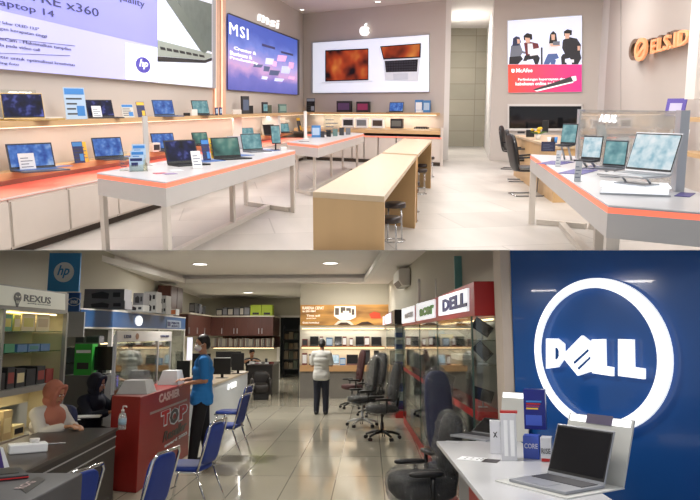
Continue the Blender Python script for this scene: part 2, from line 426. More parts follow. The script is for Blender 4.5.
for i in range(7):
    x = 160 + i * 6.5; WL.poly(pl_, [(x, 46.5 + i * 1.3), (x + 5, 47.6 + i * 1.3), (x + 5.6, 50.5 + i * 1.2), (x + .6, 49.6 + i * 1.2)], .1, .104, 3)
WL.poly(pl_, [(157.5, 56.4), (205, 60.2), (211.5, 57.5), (211.5, 60.5), (205, 63), (157.5, 61.5)], .092, .102, 3)
part('laptop_picture', pl_, [gmat('print_steel', (100, 112, 104), rough=.4, emit=.2), gmat('print_screen', (92, 104, 98), rough=.4, emit=.3, var=.3), gmat('print_deck', (150, 160, 152), rough=.4, emit=.3), gmat('print_black', (24, 30, 28), rough=.4)], hb, world=True)
tx = MB()
wl2(tx, WL, 'SPECTRE x360', -22, 99, 17.2, 8.2, bold=.0)
wl2(tx, WL, 'Laptop 14', -7, 54.3, 19.2, 8.2, bold=.0)
wl2(tx, WL, 'quality', 117, 144.8, 9.8, 8.6, bold=.0)
part('lettering', tx, navy, hb, world=True)
tx = MB()
for (t1, a, x1, y1, h) in (('layar lebar OLED 13,5"', -9, 39, 31.5, 3.6), ('dengan kerapatan tinggi', -9, 47, 38.6, 3.8), ('GlamCam - Maksimalkan tampilan', -9, 71, 51.6, 3.8), ('Anda pada video call', -9, 40, 52.4, 3.8),
                          ('Palette untuk optimalisasi kreativitas', -9, 75, 67.2, 3.6), ('setting foto', -9, 19, 66.6, 3.4)):
    wl2(tx, WL, t1, a, x1, y1, h, bold=.0)
for (x1, y0, y1) in ((75, 37.5, 45.7), (70, 52.8, 55.5)): WL.poly(tx, [(-2, y0), (x1, y1), (x1, y1 + .5), (-2, y0 + .5)], .1, .103)
part('small_print', tx, navy, hb, world=True)
c = WL.hit(143, 65, .1); r = (WL.hit(143, 57.2, .1) - c).z; mb = MB(); kx = (WL.hit(150, 65, .1) - WL.hit(136, 65, .1)).dot(WL.u) / (2 * r); mb.disc(c, r, WL.u * kx, (0, 0, 1), WL.n * .01, 32, 0)
part('round_logo', mb, gmat('logo_violet', (74, 68, 170), rough=.4, emit=.3), hb, world=True)
mb = MB(); letters(mb, 'hp', c + WL.n * .01 - WL.u * r * .62 * kx - Vector((0, 0, r * .55)), WL.u, (0, 0, 1), WL.n, r * 1.2 * kx, r * 1.25, .01, shear=.3, bold=.0); part('logo_lettering', mb, plateW, hb, world=True)

mbx = thing('light_box', 'backlit blue and purple advertising board with small text on the left wall', 'advertising board', U, WL.hit(262, 150, 0))
Q = [(227.2, 13.2), (297.6, 40), (297.6, 95.2), (227.2, 90)]
mb = MB(); WL.poly(mb, Q, 0, .06); part('frame', mb, dark, mbx, world=True)
g = bpy.data.materials.new('purple_city_print'); g.use_nodes = True; nt = g.node_tree; b = nt.nodes['Principled BSDF']
tc = nt.nodes.new('ShaderNodeTexCoord'); sx = nt.nodes.new('ShaderNodeSeparateXYZ'); nt.links.new(tc.outputs['Generated'], sx.inputs[0])
nz = nt.nodes.new('ShaderNodeTexNoise'); nz.inputs['Scale'].default_value = 5; nz.inputs['Detail'].default_value = 6; nt.links.new(tc.outputs['Generated'], nz.inputs['Vector'])
ma = nt.nodes.new('ShaderNodeMath'); ma.operation = 'MULTIPLY_ADD'; ma.inputs[1].default_value = .35; nt.links.new(nz.outputs['Fac'], ma.inputs[0])
nt.links.new(sx.outputs['Z'], ma.inputs[2])
rp = nt.nodes.new('ShaderNodeValToRGB'); e = rp.color_ramp.elements; e[0].position = .12; e[0].color = (*s2l(84, 92, 186), 1); e[1].position = 1.12 if False else 1.0; e[1].color = (*s2l(70, 96, 196), 1)
for (p, c_) in ((.35, (120, 118, 205)), (.5, (226, 176, 226)), (.62, (196, 176, 238)), (.8, (120, 140, 228))): n_ = e.new(p); n_.color = (*s2l(*c_), 1)
nt.links.new(ma.outputs[0], rp.inputs[0]); nt.links.new(rp.outputs[0], b.inputs['Emission Color']); b.inputs['Emission Strength'].default_value = .95; b.inputs['Base Color'].default_value = (.02, .02, .04, 1)
mb = MB(); WL.poly(mb, [(227.8, 14), (297, 40.4), (297, 94.7), (227.8, 89.5)], .06, .07); part('print_panel', mb, g, mbx, world=True)
tx = MB(); wletters(tx, WL, 'MSI', 229.5, 34, 248, 22, off=.075, bold=.0, spacing=1.2, depth=.01)
for (t1, x0, yb, x1, yt) in (('Creator &', 234, 49.5, 256, 46), ('Business &', 230, 54.5, 252, 50.5), ('Productivity', 230, 59.5, 258, 56)): wletters(tx, WL, t1, x0, yb, x1, yt, off=.075)
part('lettering', tx, mat('backlit_print_white', (.95, .95, 1), emit=.8, var=.01), mbx, world=True)
pb = MB(); rr = random.Random(3)
for i, (x, y, w_, h_) in enumerate(((266, 58, 8, 6), (278, 55, 9, 6), (270, 70, 10, 5), (282, 66, 9, 7), (289, 62, 5, 6), (264, 66, 6, 5), (275, 78, 9, 3), (289, 76, 6, 3), (254, 64, 9, 3), (262, 76, 6, 3), (273, 61, 4, 5))):
    WL.poly(pb, [(x, y), (x + w_, y + .8), (x + w_ * .8, y + h_ + .6), (x - w_ * .1, y + h_)], .071 + .0004 * i, .075 + .0004 * i, i % 3)
WL.poly(pb, [(262, 43.5), (275, 47.3), (275, 49.5), (262, 46)], .071, .075, 3); WL.poly(pb, [(281, 51), (293, 54), (293, 56), (281, 53)], .071, .075, 3)
part('product_picture', pb, [mat('print_pale', s2l(206, 216, 246), emit=.7), mat('print_pink', s2l(236, 180, 228), emit=.7), mat('print_slate', s2l(86, 100, 140), emit=.4), mat('print_dark', s2l(60, 60, 110), emit=.3)], mbx, world=True)
ms = thing('wall_sign', 'white raised three-letter sign above the blue purple board', 'sign', U, WL.hit(267, 27, 0))
tx = MB(); wletters(tx, WL, 'msi', 257, 20.5, 278, 10.5, off=.02, bold=.0, depth=.05, shear=.15, spacing=1.1); part('lettering', tx, mat('sign_soft_white', (.97, .97, .97), emit=.8, var=.01), ms, world=True)

ap = thing('light_box', 'wide backlit board with two orange-screened laptops on the far wall', 'advertising board', U, WB.hit(370, 93, 0))
mb = MB(); WB.poly(mb, [(312.3, 42.3), (429.8, 34.2), (429.8, 92.3), (312.3, 93.6)], 0, .07); part('frame', mb, silver, ap, world=True)
blw = mat('backlit_ice_white', s2l(232, 240, 255), rough=.4, emit=.5, var=.03, scale=1)
mb = MB(); WB.poly(mb, [(313, 43), (429, 35), (429, 91.6), (313, 92.8)], .07, .08); part('print_panel', mb, blw, ap, world=True)
og = screen_mat('orange_petal_picture', (20, 6, 6), (190, 70, 30), (240, 150, 70), .8, 1.5, 2.2, 'noise')
pb = MB()
WB.poly(pb, [(325.3, 50.3), (368.5, 48.3), (368.5, 80.2), (325.3, 81.6)], .082, .09, 0)
WB.poly(pb, [(326.3, 51.6), (367.7, 49.6), (367.7, 79), (326.3, 80.4)], .09, .096, 1)
WB.poly(pb, [(321.3, 82), (373.2, 80.4), (372.6, 82), (322.6, 83.8)], .082, .092, 2)
WB.poly(pb, [(380.2, 46.3), (421, 43.2), (420.6, 57.6), (383.5, 59.6)], .082, .09, 0)
WB.poly(pb, [(381.4, 47.3), (419.8, 44.2), (419.2, 56.4), (384.2, 58.2)], .09, .096, 1)
WB.poly(pb, [(383.5, 59.8), (420.6, 57.8), (418.2, 81.8), (385, 80.8)], .082, .09, 2)
WB.poly(pb, [(384.8, 61), (418, 59.2), (417, 71.5), (386, 72.2)], .09, .094, 0)
for r_ in range(4):
    for q in range(12):
        x = 386 + q * 2.55; y = 61.7 + r_ * 2.6 - q * .1; WB.poly(pb, [(x, y), (x + 2, y - .06), (x + 2, y + 1.8), (x, y + 1.9)], .094, .097, 3)
WB.poly(pb, [(393, 73.6), (408, 73.2), (407.8, 79.6), (393.6, 79.8)], .09, .093, 4)
part('laptop_picture', pb, [gmat('print_frame_black', (20, 20, 22)), og, gmat('print_silver', (208, 212, 220), emit=.4), gmat('print_key', (60, 60, 66)), gmat('print_pad', (190, 196, 206), emit=.4)], ap, world=True)
# round-fruit logo above it
lg = thing('wall_sign', 'white bitten fruit logo glowing above the wide laptop board', 'sign', U, WB.hit(366, 36, 0))
def apple(mb, c, r, S, o0, o1, kx=1.15):
    pts = []
    for k in range(48):
        a = 2 * PI * k / 48; rr = r * (1 - .10 * math.exp(-((a - PI / 2) / .3) ** 2) - .06 * math.exp(-((a - 3 * PI / 2) / .25) ** 2)) 
        x = rr * math.cos(a) * (1.0 + .08 * math.sin(a)); y = rr * math.sin(a) * 1.03
        d = math.hypot(x - r * 1.12, y - r * .12)
        if d < r * .42: x = r * 1.12 - r * .42 * math.cos(math.asin(max(-1, min(1, (y - r * .12) / (r * .42)))))
        pts.append(c + S.u * x * kx + Vector((0, 0, y)) + S.n * o0)
    mb.prism(pts, S.n * (o1 - o0))
    lf = [(0.02, 1.12), (.12, 1.38), (.4, 1.62), (.46, 1.62), (.36, 1.32), (.12, 1.14)]
    mb.prism([c + S.u * (x * r * kx) + Vector((0, 0, y * r)) + S.n * o0 for x, y in lf], S.n * (o1 - o0))
mb = MB(); cc = WB.hit(366, 31.3, 0); apple(mb, cc, (WB.hit(366, 26, 0) - cc)  .z * .9, WB, .03, .12); part('logo_shape', mb, signW, lg, world=True)

# poster with four seated people
ps = thing('light_box', 'backlit poster of four seated people above a red panel', 'poster', U, WM.hit(540, 93, 0))
mb = MB(); WM.poly(mb, [(507.4, 20.6), (582.2, 15.2), (582.2, 92.2), (508, 93)], 0, .06); part('frame', mb, silver, ps, world=True)
mb = MB(); WM.poly(mb, [(508, 21), (581.8, 15.8), (581.8, 64.5), (508, 64.5)], .06, .068); part('print_panel', mb, mat('print_hazy_white', s2l(214, 220, 242), emit=.62, var=.06, scale=1.2), ps, world=True)
rd = bpy.data.materials.new('red_pink_print'); rd.use_nodes = True; nt = rd.node_tree; b = nt.nodes['Principled BSDF']
tc = nt.nodes.new('ShaderNodeTexCoord'); sx = nt.nodes.new('ShaderNodeSeparateXYZ'); nt.links.new(tc.outputs['Generated'], sx.inputs[0])
rp = nt.nodes.new('ShaderNodeValToRGB'); rp.color_ramp.elements[0].color = (*s2l(224, 74, 52), 1); rp.color_ramp.elements[1].color = (*s2l(206, 40, 130), 1)
nt.links.new(sx.outputs['X'], rp.inputs[0]); nt.links.new(rp.outputs[0], b.inputs['Base Color']); nt.links.new(rp.outputs[0], b.inputs['Emission Color']); b.inputs['Emission Strength'].default_value = .5
mb = MB(); WM.poly(mb, [(508, 64.5), (581.8, 64.5), (581.8, 91.8), (508.3, 92.6)], .06, .07); part('red_panel', mb, rd, ps, world=True)
pb = MB()
MT = [gmat('print_navy', (46, 56, 92)), gmat('print_brick', (120, 40, 48)), gmat('print_cloth_white', (226, 226, 232), emit=.35), gmat('print_charcoal', (34, 34, 42)), gmat('print_skin', (222, 178, 156), emit=.25), gmat('print_jean', (84, 110, 168), emit=.1), gmat('print_grey', (120, 126, 140), emit=.1), gmat('print_hair', (28, 22, 24))]
D = [  # four people: (polygon, colour) drawn as flat shapes of the print
 ([(511, 46), (515, 43), (520, 44), (523, 52), (520, 57), (510, 57)], 6), ([(509.5, 57), (521, 56), (523, 59), (518, 64.3), (509, 64.3)], 3), ([(513, 38.5), (516, 36.2), (519.5, 37), (521, 42), (519, 45.5), (512.5, 46)], 0), ([(517, 39), (520, 39.4), (520, 43.4), (517.4, 43.6)], 4), ([(516, 49), (526, 52), (525.4, 54), (515, 51.4)], 6),
 ([(524, 43), (529, 41.5), (538, 43.5), (540, 51), (536, 56), (526, 56)], 1), ([(527.5, 43.5), (532.5, 43.5), (534, 54), (528, 54)], 2), ([(523.5, 36), (527, 33), (532, 34.3), (532.4, 39.5), (524, 40.4)], 7), ([(525, 37.6), (530, 38), (530, 42.6), (526, 43)], 4), ([(525, 55.5), (537, 54), (540, 58), (538, 64.3), (535, 64.3), (533, 59), (527, 60), (525, 64.3), (522, 64.3)], 3), ([(529, 50), (541, 47.4), (540, 54.6), (530, 56)], 2),
 ([(548, 43), (552, 41.5), (557.5, 43), (559.5, 50), (556, 55), (548, 55)], 2), ([(550, 34.5), (553, 31), (556.2, 33.5), (557.4, 43), (549, 43.6)], 7), ([(551.2, 34.5), (555, 34.5), (554.8, 40), (551.6, 40)], 4), ([(548, 54), (557, 53.5), (559, 58), (552, 60.5), (549, 64.3), (543.5, 64.3), (546, 58)], 5), ([(550, 58), (556, 60), (555, 64.3), (551, 64.3)], 5), ([(549.5, 44), (556, 43), (561, 45), (560, 46), (551, 46.6)], 4), ([(553, 41.6), (560, 41.2), (559.6, 45), (553, 45.2)], 6),
 ([(563, 40), (569, 37), (577, 38.6), (581, 45), (580, 54), (566, 56), (562, 48)], 3), ([(563.8, 31.5), (567.5, 29.3), (572, 30.4), (571.7, 35), (564, 36)], 7), ([(564.5, 33.5), (570, 33.5), (569.2, 38.5), (565.4, 39)], 4), ([(563, 54), (580, 52.6), (581.4, 58), (578, 64.3), (572, 64.3), (570, 58), (565, 59), (567, 64.3), (561.6, 64.3), (561, 57)], 3), ([(562.6, 42), (566.4, 41.4), (566, 46.5), (562.4, 46.6)], 3), ([(577.5, 46), (580.4, 46), (580, 50.5), (577.6, 50.5)], 4),
 ([(541, 47.5), (542.6, 47.5), (542.6, 64.3), (541, 64.3)], 3), ([(521.5, 61), (531, 61), (531, 64.3), (521.5, 64.3)], 2), ([(565, 59.5), (574, 59.5), (574, 62.6), (565, 62.6)], 2)]
for i, (pg, c_) in enumerate(D): WM.poly(pb, pg, .069, .0705 + i * .0006, c_)
part('people_print', pb, MT, ps, world=True)
tx = MB(); wletters(tx, WM, 'McAfee', 516, 72.6, 532.5, 68.4, off=.075, bold=.02); wletters(tx, WM, 'Perlindungan kepercayaan dan', 518, 81.5, 565, 78.2, off=.075); wletters(tx, WM, 'kebebasan online anda', 515.5, 85.5, 556, 82, off=.075)
WM.poly(tx, [(511.5, 69), (514.5, 69), (514.5, 72), (513, 72.9), (511.5, 72)], .071, .078)
part('lettering', tx, mat('print_text_white', (1, 1, 1), emit=.6, var=.01), ps, world=True)
pb = MB(); WM.poly(pb, [(533, 89.5), (571, 76.6), (573.5, 81.6), (536, 91)], .0785, .082, 0); WM.poly(pb, [(534.6, 90.6), (573, 81.4), (573.4, 82.6), (537, 91.6)], .082, .084, 1); WM.poly(pb, [(571, 76.6), (576, 75.8), (576.6, 80.4), (573.5, 81.6)], .0785, .082, 1)
part('product_picture', pb, [gmat('print_graphite', (66, 64, 68)), mat('print_edge_white', (.9, .9, .9), emit=.5)], ps, world=True)

# dark window opening with the stockroom behind it
wn = thing('window_1', None, None, U, WM.hit(540, 128, 0)); wn['kind'] = 'structure'
mb = MB()
for q in ([(508, 104), (583, 104), (583, 106.2), (508, 106.2)], [(508, 128.4), (583, 128.4), (583, 130.6), (508, 130.6)], [(508, 104), (509.4, 104), (509.4, 130.6), (508, 130.6)], [(581.4, 104), (583, 104), (583, 130.6), (581.4, 130.6)]): WM.poly(mb, q, 0, .08)
part('window_frame', mb, wall_u2, wn, world=True)
mb = MB(); WM.poly(mb, [(509.4, 106.2), (581.4, 106.2), (581.4, 128.4), (509.4, 128.4)], .01, .02)
part('window_pane', mb, mat('black_mirror_glass', (.012, .012, .014), rough=.06, var=.1), wn, world=True)

# ELS.ID sign
es = thing('wall_sign', 'orange glowing company name sign with a round emblem on the right wall', 'sign', U, WR.hit(660, 60, 0))
copper = mat('copper_glow', s2l(240, 160, 110), emit=.45, var=.03); bronze = gmat('bronze_side', (120, 96, 76), rough=.5, metal=.3)
tx = MB(); wletters(tx, WR, 'ELS.ID', 652.5, 54, 690, 40.5, off=.2, bold=.015, depth=.05); part('lettering', tx, copper, es, world=True)
tx = MB(); wletters(tx, WR, 'ELS.ID', 652.5, 54, 690, 40.5, off=.02, bold=.015, depth=.17); part('lettering_side', tx, bronze, es, world=True)
c = WR.hit(642.3, 49.5, .2); r = (WR.hit(642.3, 38.2, .2) - c).z; mb = MB(); ke = abs((WR.hit(649.5, 49.5, .2) - WR.hit(635, 49.5, .2)).dot(WR.u)) * .8 / (2 * r)
mb.disc(c, r, WR.u * ke, (0, 0, 1), WR.n * .05, 36, 0, r * .66)
a = c + WR.n * .001
mb.prism([a + WR.u * (-r * .5 * ke) + Vector((0, 0, -r * .35)), a + WR.u * (-r * .3 * ke) + Vector((0, 0, -r * .6)), a + WR.u * (r * .95 * ke) + Vector((0, 0, r * .15)), a + WR.u * (r * .8 * ke) + Vector((0, 0, r * .55))], WR.n * .052)
part('emblem', mb, copper, es, world=True)
mb = MB(); mb.disc(WR.hit(642.3, 49.5, .02), r * .98, WR.u * ke, (0, 0, 1), WR.n * .17, 36, 0, r * .6); part('emblem_side', mb, bronze, es, world=True)
# wall seam and the near white column on the right
mb = MB(); WR.poly(mb, [(620.6, -80), (621.3, -80), (621.3, 250), (620.6, 250)], 0, .01); struct('trim_2', mb, gmat('seam_shadow_gap', (170, 164, 158)), U)
p = U.y(693.5, HORU, 10.2); mb = MB(); mb.box(p.x, p.x + .7, 10.2, 10.5, 1.62, CZ); struct('wall_column', mb, wall_u2, U)
# light strips between the two big boards
for i, (x0, x1, lb) in enumerate(((213.6, 217.4, 'vertical light strip on a wood batten beside the huge laptop board'), (220.0, 223.6, 'vertical light strip on a wood batten nearer the blue purple board'))):
    t = thing('light_strip', lb, 'light strip', U, WL.hit((x0 + x1) / 2, 190, 0))
    mb = MB(); WL.poly(mb, [(x0, -25), (x1, -25), (x1, 119), (x0, 119)], 0, .05); part('batten', mb, gmat('peach_wood', (226, 186, 160), rough=.5), t, world=True)
    mb = MB(); WL.poly(mb, [(x0 + 1.1, -24), (x1 - 1.4, -24), (x1 - 1.4, 118), (x0 + 1.1, 118)], .05, .06); part('tube', mb, mat('peach_led', s2l(255, 206, 176), emit=.85, var=.01), t, world=True)
# ================================================================ UPPER SHOWROOM: furniture
def xy(p, z=0): return Vector((p.x, p.y, z))
def meet(S1, S2):
    d1, d2 = S1.u, S2.u; r = S2.A - S1.A; den = d1.x * d2.y - d1.y * d2.x
    return S1.A + d1 * ((r.x * d2.y - r.y * d2.x) / den)
FLp = Surf(U, U.z(40.8, 250, 0), U.z(157.3, 210.4, 0))
BFp = Surf(U, U.z(340, 161.4, 0), U.z(440, 166.4, 0))
K_ = meet(FLp, BFp)
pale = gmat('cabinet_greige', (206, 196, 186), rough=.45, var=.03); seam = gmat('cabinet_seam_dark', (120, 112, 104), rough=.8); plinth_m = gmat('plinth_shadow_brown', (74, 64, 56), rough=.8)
DV = xy(WB.hit(440.3, HORU, .02)) - xy(BFp.hit(440.3, HORU))       # depth direction of the far run
def cab_run(S, bounds, depth, z1, labels, grp, nv=None):
    for i in range(len(bounds) - 1):
        a, b = bounds[i], bounds[i + 1]; u = (b - a).normalized(); n = nv or S.n; g = u * .012
        t = thing('cabinet', labels[i], 'cabinet', U, (a + b) / 2, 0, grp)
        mb = MB(); mb.prism([a + g + Vector((0, 0, .1)), b - g + Vector((0, 0, .1)), b - g - n * depth + Vector((0, 0, .1)), a + g - n * depth + Vector((0, 0, .1))], (0, 0, z1 - .1)); part('body', mb, pale, t, world=True)
        mb = MB(); mb.prism([a + g * 2 + n * .002 + Vector((0, 0, .13)), b - g * 2 + n * .002 + Vector((0, 0, .13)), b - g * 2 + Vector((0, 0, z1 - .02)) + n * .002, a + g * 2 + Vector((0, 0, z1 - .02)) + n * .002], n * .02); part('door', mb, pale, t, world=True)
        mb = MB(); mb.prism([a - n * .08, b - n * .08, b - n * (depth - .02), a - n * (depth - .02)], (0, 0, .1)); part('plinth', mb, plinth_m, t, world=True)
bx = [FLp.hit(x, 180) for x in (-40, 6, 66, 116, 157)]; bx = [xy(b) for b in bx]
far = xy(K_); sp = (far - bx[-1]); bx += [bx[-1] + sp * .33, bx[-1] + sp * .66, bx[-1] + sp]
where = ['cut off by the left edge of the picture', 'second from the left edge', 'behind the left leg of the near display table', 'partly hidden under the near display table', 'just beyond the near display table corner leg', 'in the middle below the blue purple board', 'at the corner end below the blue purple board']
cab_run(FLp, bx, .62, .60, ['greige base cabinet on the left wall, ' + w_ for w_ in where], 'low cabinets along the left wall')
bb = [far] + [xy(BFp.hit(x, 160)) for x in (352, 364, 378, 396, 414, 441)]
where = ['at the left corner', 'behind the far display table', 'right of the far display table corner', 'behind the wooden counter end', 'behind the far wooden counter', 'with its right end by the passage']
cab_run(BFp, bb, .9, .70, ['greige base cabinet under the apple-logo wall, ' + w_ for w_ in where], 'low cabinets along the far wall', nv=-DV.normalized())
# worktops, the left one with LED glow painted in as coral emission
coral = mat('coral_glow_top', s2l(255, 132, 112), rough=.4, emit=.55, var=.06, scale=1.2)
Wn = meet(WL, WB); nL = FLp.n
def backpts(a, b, back, far_wall):
    if far_wall: return meet(Surf(U, a, a + DV), back), meet(Surf(U, b, b + DV), back)
    return back.A + back.u * (a - back.A).dot(back.u), back.A + back.u * (b - back.A).dot(back.u)
def top_poly(S, a, b, back, z0, z1, m, name, lab, cat='worktop', ledm=None, fw=False):
    t = thing(name, lab, cat, U, (a + b) / 2)
    pa, pb = backpts(a, b, back, fw)
    mb = MB(); mb.prism([xy(a, z0), xy(b, z0), xy(pb, z0), xy(pa, z0)], (0, 0, z1 - z0)); part('top', mb, m, t, world=True)
    if ledm:
        mb = MB(); mb.prism([xy(a, z0 + .004) + S.n * .002, xy(b, z0 + .004) + S.n * .002, xy(b, z1 - .004) + S.n * .002, xy(a, z1 - .004) + S.n * .002], S.n * .012); part('light_band', mb, ledm, t, world=True)
    return t
top_poly(FLp, bx[0], far, WL.shift(.02), .605, .63, coral, 'worktop', 'worktop with painted coral LED glow running along the left wall cabinets', ledm=gmat('top_edge_white', (226, 214, 206)))
top_poly(BFp, far, bb[-1], WB.shift(.02), .705, .735, gmat('rosy_white_top', (226, 206, 198), rough=.4), 'worktop', 'pale worktop with a thin coral edge under the apple-logo wall', ledm=led, fw=True)
# wooden shelves
def shelf(S, x0, x1, back, z0, z1, lab, a=None, b=None, fw=False):
    a = a or xy(S.hit(x0, HORU)); b = b or xy(S.hit(x1, HORU))
    pa, pb = backpts(a, b, back, fw)
    mb = MB(); mb.prism([xy(a, z0), xy(b, z0), xy(pb, z0), xy(pa, z0)], (0, 0, z1 - z0))
    return solo('wall_shelf', lab, 'shelf', mb, woodh, U)
ZS, ZW, ZB = 1.357, .80, .9001
SLu = WL.shift(.5); SBu = WB.shift(.55)
SLl = Surf(U, U.z(0, 181.6, .717), U.z(96, 166, .717)); SLl = Surf(U, SLl.A, SLl.A + WL.u)
SBl = Surf(U, U.z(363, 132.8, .81), U.z(363, 132.8, .81) + WB.u)
shelf(SLu, -60, 0, WL.shift(.01), 1.295, ZS, 'upper oak wall shelf below the two big left boards', b=meet(SLu, SBu) )
shelf(SBu, 0, 440, WB.shift(.01), 1.295, ZS, 'upper oak wall shelf below the apple-logo board', a=meet(SLu, SBu) + SBu.u * .02, fw=True)
shelf(SLl, -60, 0, WL.shift(.01), .717, ZW, 'lower oak display shelf above the left worktop', b=meet(SLl, SBl))
shelf(SBl, 0, 441, WB.shift(.01), .81, ZB, 'lower oak display shelf below the apple-logo wall', a=meet(SLl, SBl) + SBl.u * .02, fw=True)
# LED tubes that light the shelf niches
for (S, a, b, z, off, lab) in ((WL, -30, 300, 1.28, .1, 'slim light tube under the upper left shelf'), (WB, 312, 438, 1.28, .1, 'slim light tube under the upper far shelf')):
    p = xy(S.hit(a, HORU, 0)) + S.n * off; q = xy(S.hit(b, HORU, 0)) + S.n * off
    mb = MB(); mb.tube([xy(p, z), xy(q, z)], .012, 6); solo('light_tube', lab, 'light', mb, mat('warm_tube', s2l(255, 232, 205), emit=2.0, var=.01), U)
from mathutils import Euler
for S, a, b, pw in ((WL, -20, 290, 42), (WB, 316, 436, 20)):
    p, q = xy(S.hit(a, HORU)) + S.n * .2, xy(S.hit(b, HORU)) + S.n * .2; c = (p + q) / 2
    l = area('shelf_light', U, (c.x, c.y, 1.27), (q - p).length, .05, pw, (1, .93, .8), rot=(0, 0, math.atan2(S.u.y, S.u.x)))
# divider panel and shelf end panel
for x, lab in ((261, 'white upright divider between the shelves below the blue purple board'),):
    p = xy(WL.hit(x, HORU, .01)); mb = MB(); mb.prism([xy(p, .80), xy(p + WL.u * .25, .80), xy(p + WL.u * .25 + WL.n * .45, .80), xy(p + WL.n * .45, .80)], (0, 0, .49)); solo('shelf_divider', lab, 'divider', mb, white, U)
p = xy(BFp.hit(441.2, HORU)); mb = MB(); mb.prism([p, p + BFp.u * .08, p + BFp.u * .08 + DV * .98, p + DV * .98], (0, 0, .93)); solo('end_panel', 'narrow greige end panel closing the far wall cabinets by the passage', 'panel', mb, pale, U)

# display tables with a glowing edge
def display_table(P1, P2_, P3, lab, legs=((.5),), zt=.9, inset=.0, lw=.08):
    P4 = P1 + (P3 - P2_); c = (P1 + P2_ + P3 + P4) / 4
    t = thing('display_table', lab, 'table', U, xy(c))
    Q = [P1, P2_, P3, P4]
    def ring(d): return [xy(c + (q - c).normalized() * ((q - c).length + d)) for q in Q]
    def slab(nm, z0, z1, d, m, bv=0):
        mb = MB(); mb.prism([xy(q, z0) for q in ring(d)], (0, 0, z1 - z0)); return part(nm, mb, m, t, world=True, bevel=bv)
    slab('table_top', zt - .016, zt, .01, gmat('table_top_grey', (196, 194, 194), rough=.3, var=.02), .008); slab('light_band', zt - .052, zt - .016, 0, led); slab('apron', zt - .21, zt - .052, 0, grey_lam)
    ux = (P2_ - P1).normalized(); uy = (P3 - P2_).normalized()
    def post(p): 
        mb = MB(); h = lw / 2; mb.prism([xy(p - ux * h - uy * h, .0), xy(p + ux * h - uy * h, .0), xy(p + ux * h + uy * h, .0), xy(p - ux * h + uy * h, .0)], (0, 0, zt - .21)); part('leg', mb, leg_steel, t, world=True)
    def bar(p, q, nm):
        d = (q - p).normalized(); s = Vector((-d.y, d.x, 0)) * lw / 2
        mb = MB(); mb.prism([xy(p - s, .002), xy(q - s, .002), xy(q + s, .002), xy(p + s, .002)], (0, 0, lw * .8)); part(nm, mb, leg_steel, t, world=True)
    ex, ey = lw * .55 + inset, lw * .55 + inset
    a, b, c_, d = P1 + ux * ex + uy * ey, P2_ - ux * ex + uy * ey, P3 - ux * ex - uy * ey, P4 + ux * ex - uy * ey
    for p in (a, b, c_, d): post(p)
    bar(a + ux * lw, b - ux * lw, 'end_rail'); bar(d + ux * lw, c_ - ux * lw, 'end_rail')
    m1, m2 = (a + b) / 2, (c_ + d) / 2; bar(m1 + uy * lw, m2 - uy * lw, 'long_rail')
    for f in legs: post(m1.lerp(m2, f))
    return t
TL = (U.z(97, 172.6, .9), U.z(165.5, 181.8, .9), U.z(295, 150, .9))
display_table(*TL, 'white display table with a coral glowing edge, nearest on the left', legs=(.62,))
TF = (U.z(287.5, 141.8, .9), U.z(318, 144.8, .9), U.z(364, 133.4, .9))
display_table(*TF, 'white display table with a coral glowing edge, farther back before the apple-logo wall', inset=.2)
N_, FL_ = U.z(608, 204.8, .9), U.z(530.5, 154.3, .9); R_ = U.z(770, 217, .9); R_ = N_ + (R_ - N_)
TR = (R_, N_, FL_)
display_table(R_, N_, FL_, 'white display table with a coral glowing edge and tall glass partition at the right')
# glass partition on the right table
ga, gb = U.z(577, 158.3, .9), U.z(676.5, 191, .9); GP = Surf(U, ga, gb)
t = thing('glass_partition', 'reflection-hazed glass partition with glowing white letters standing on the right display table', 'partition', U, xy((ga + gb) / 2, .9))
gt = 1.475
mb = MB(); mb.prism([xy(ga, .9), xy(gb, .9), xy(gb, gt), xy(ga, gt)], -GP.n * .012); part('glass_pane', mb, haze_glass, t, world=True)
for p, w_, lb in ((ga, .03, 0), (gb, .065, 0)):
    mb = MB(); q = xy(p, .9); mb.box(q.x - w_ * .5, q.x + w_ * .5, q.y - .05, q.y + .03, .9, gt + .005); part('post', mb, silver, t, world=True)
tx = MB(); wletters(tx, GP, 'ASUS', 599.6, 121.8, 616.5, 114.2, off=.004, depth=.01, bold=.0, shear=.1, spacing=1.15); part('lettering', tx, mat('sign_soft_white', (.95, .95, .95), emit=.5, var=.01), t, world=True)

# oak counters and stools
def counter(NL, NR, FR, FL, lab):
    Q = [U.z(*p, .9) for p in (NL, NR, FR, FL)]
    t = thing('wooden_counter', lab, 'counter', U, xy((Q[0] + Q[1] + Q[2] + Q[3]) / 4))
    mb = MB(); mb.prism([xy(q, .86) for q in Q], (0, 0, .04)); part('top', mb, wood_top, t, world=True)
    def pan(a, b, c, d, nm, m): 
        mb = MB(); mb.prism([xy(a), xy(b), xy(c), xy(d)], (0, 0, .859)); part(nm, mb, m, t, world=True)
    f = .045 / (Q[3] - Q[0]).length
    pan(Q[0], Q[1], Q[1].lerp(Q[2], f), Q[0].lerp(Q[3], f), 'end_panel', wood)
    pan(Q[3].lerp(Q[0], f * 5), Q[2].lerp(Q[1], f * 5), Q[2], Q[3], 'end_panel', wood)
    i0, i1 = Q[0].lerp(Q[3], f * 1.1), Q[3].lerp(Q[0], f * 5.1); ux = (Q[1] - Q[0]).normalized() * .03
    pan(i0 + ux, i0 + ux * 2, i1 + ux * 2, i1 + ux, 'back_panel', gmat('panel_light_grey', (188, 190, 192), rough=.4))
    return t
counter((312.8, 191.8), (384.4, 196.4), (416.7, 155.6), (381.3, 153.4), 'long pale oak counter, the nearer of the two in the middle of the showroom')
counter((382.5, 152.3), (417.8, 154.4), (431.8, 139.8), (404, 138.3), 'pale oak counter, the farther of the two before the far wall')
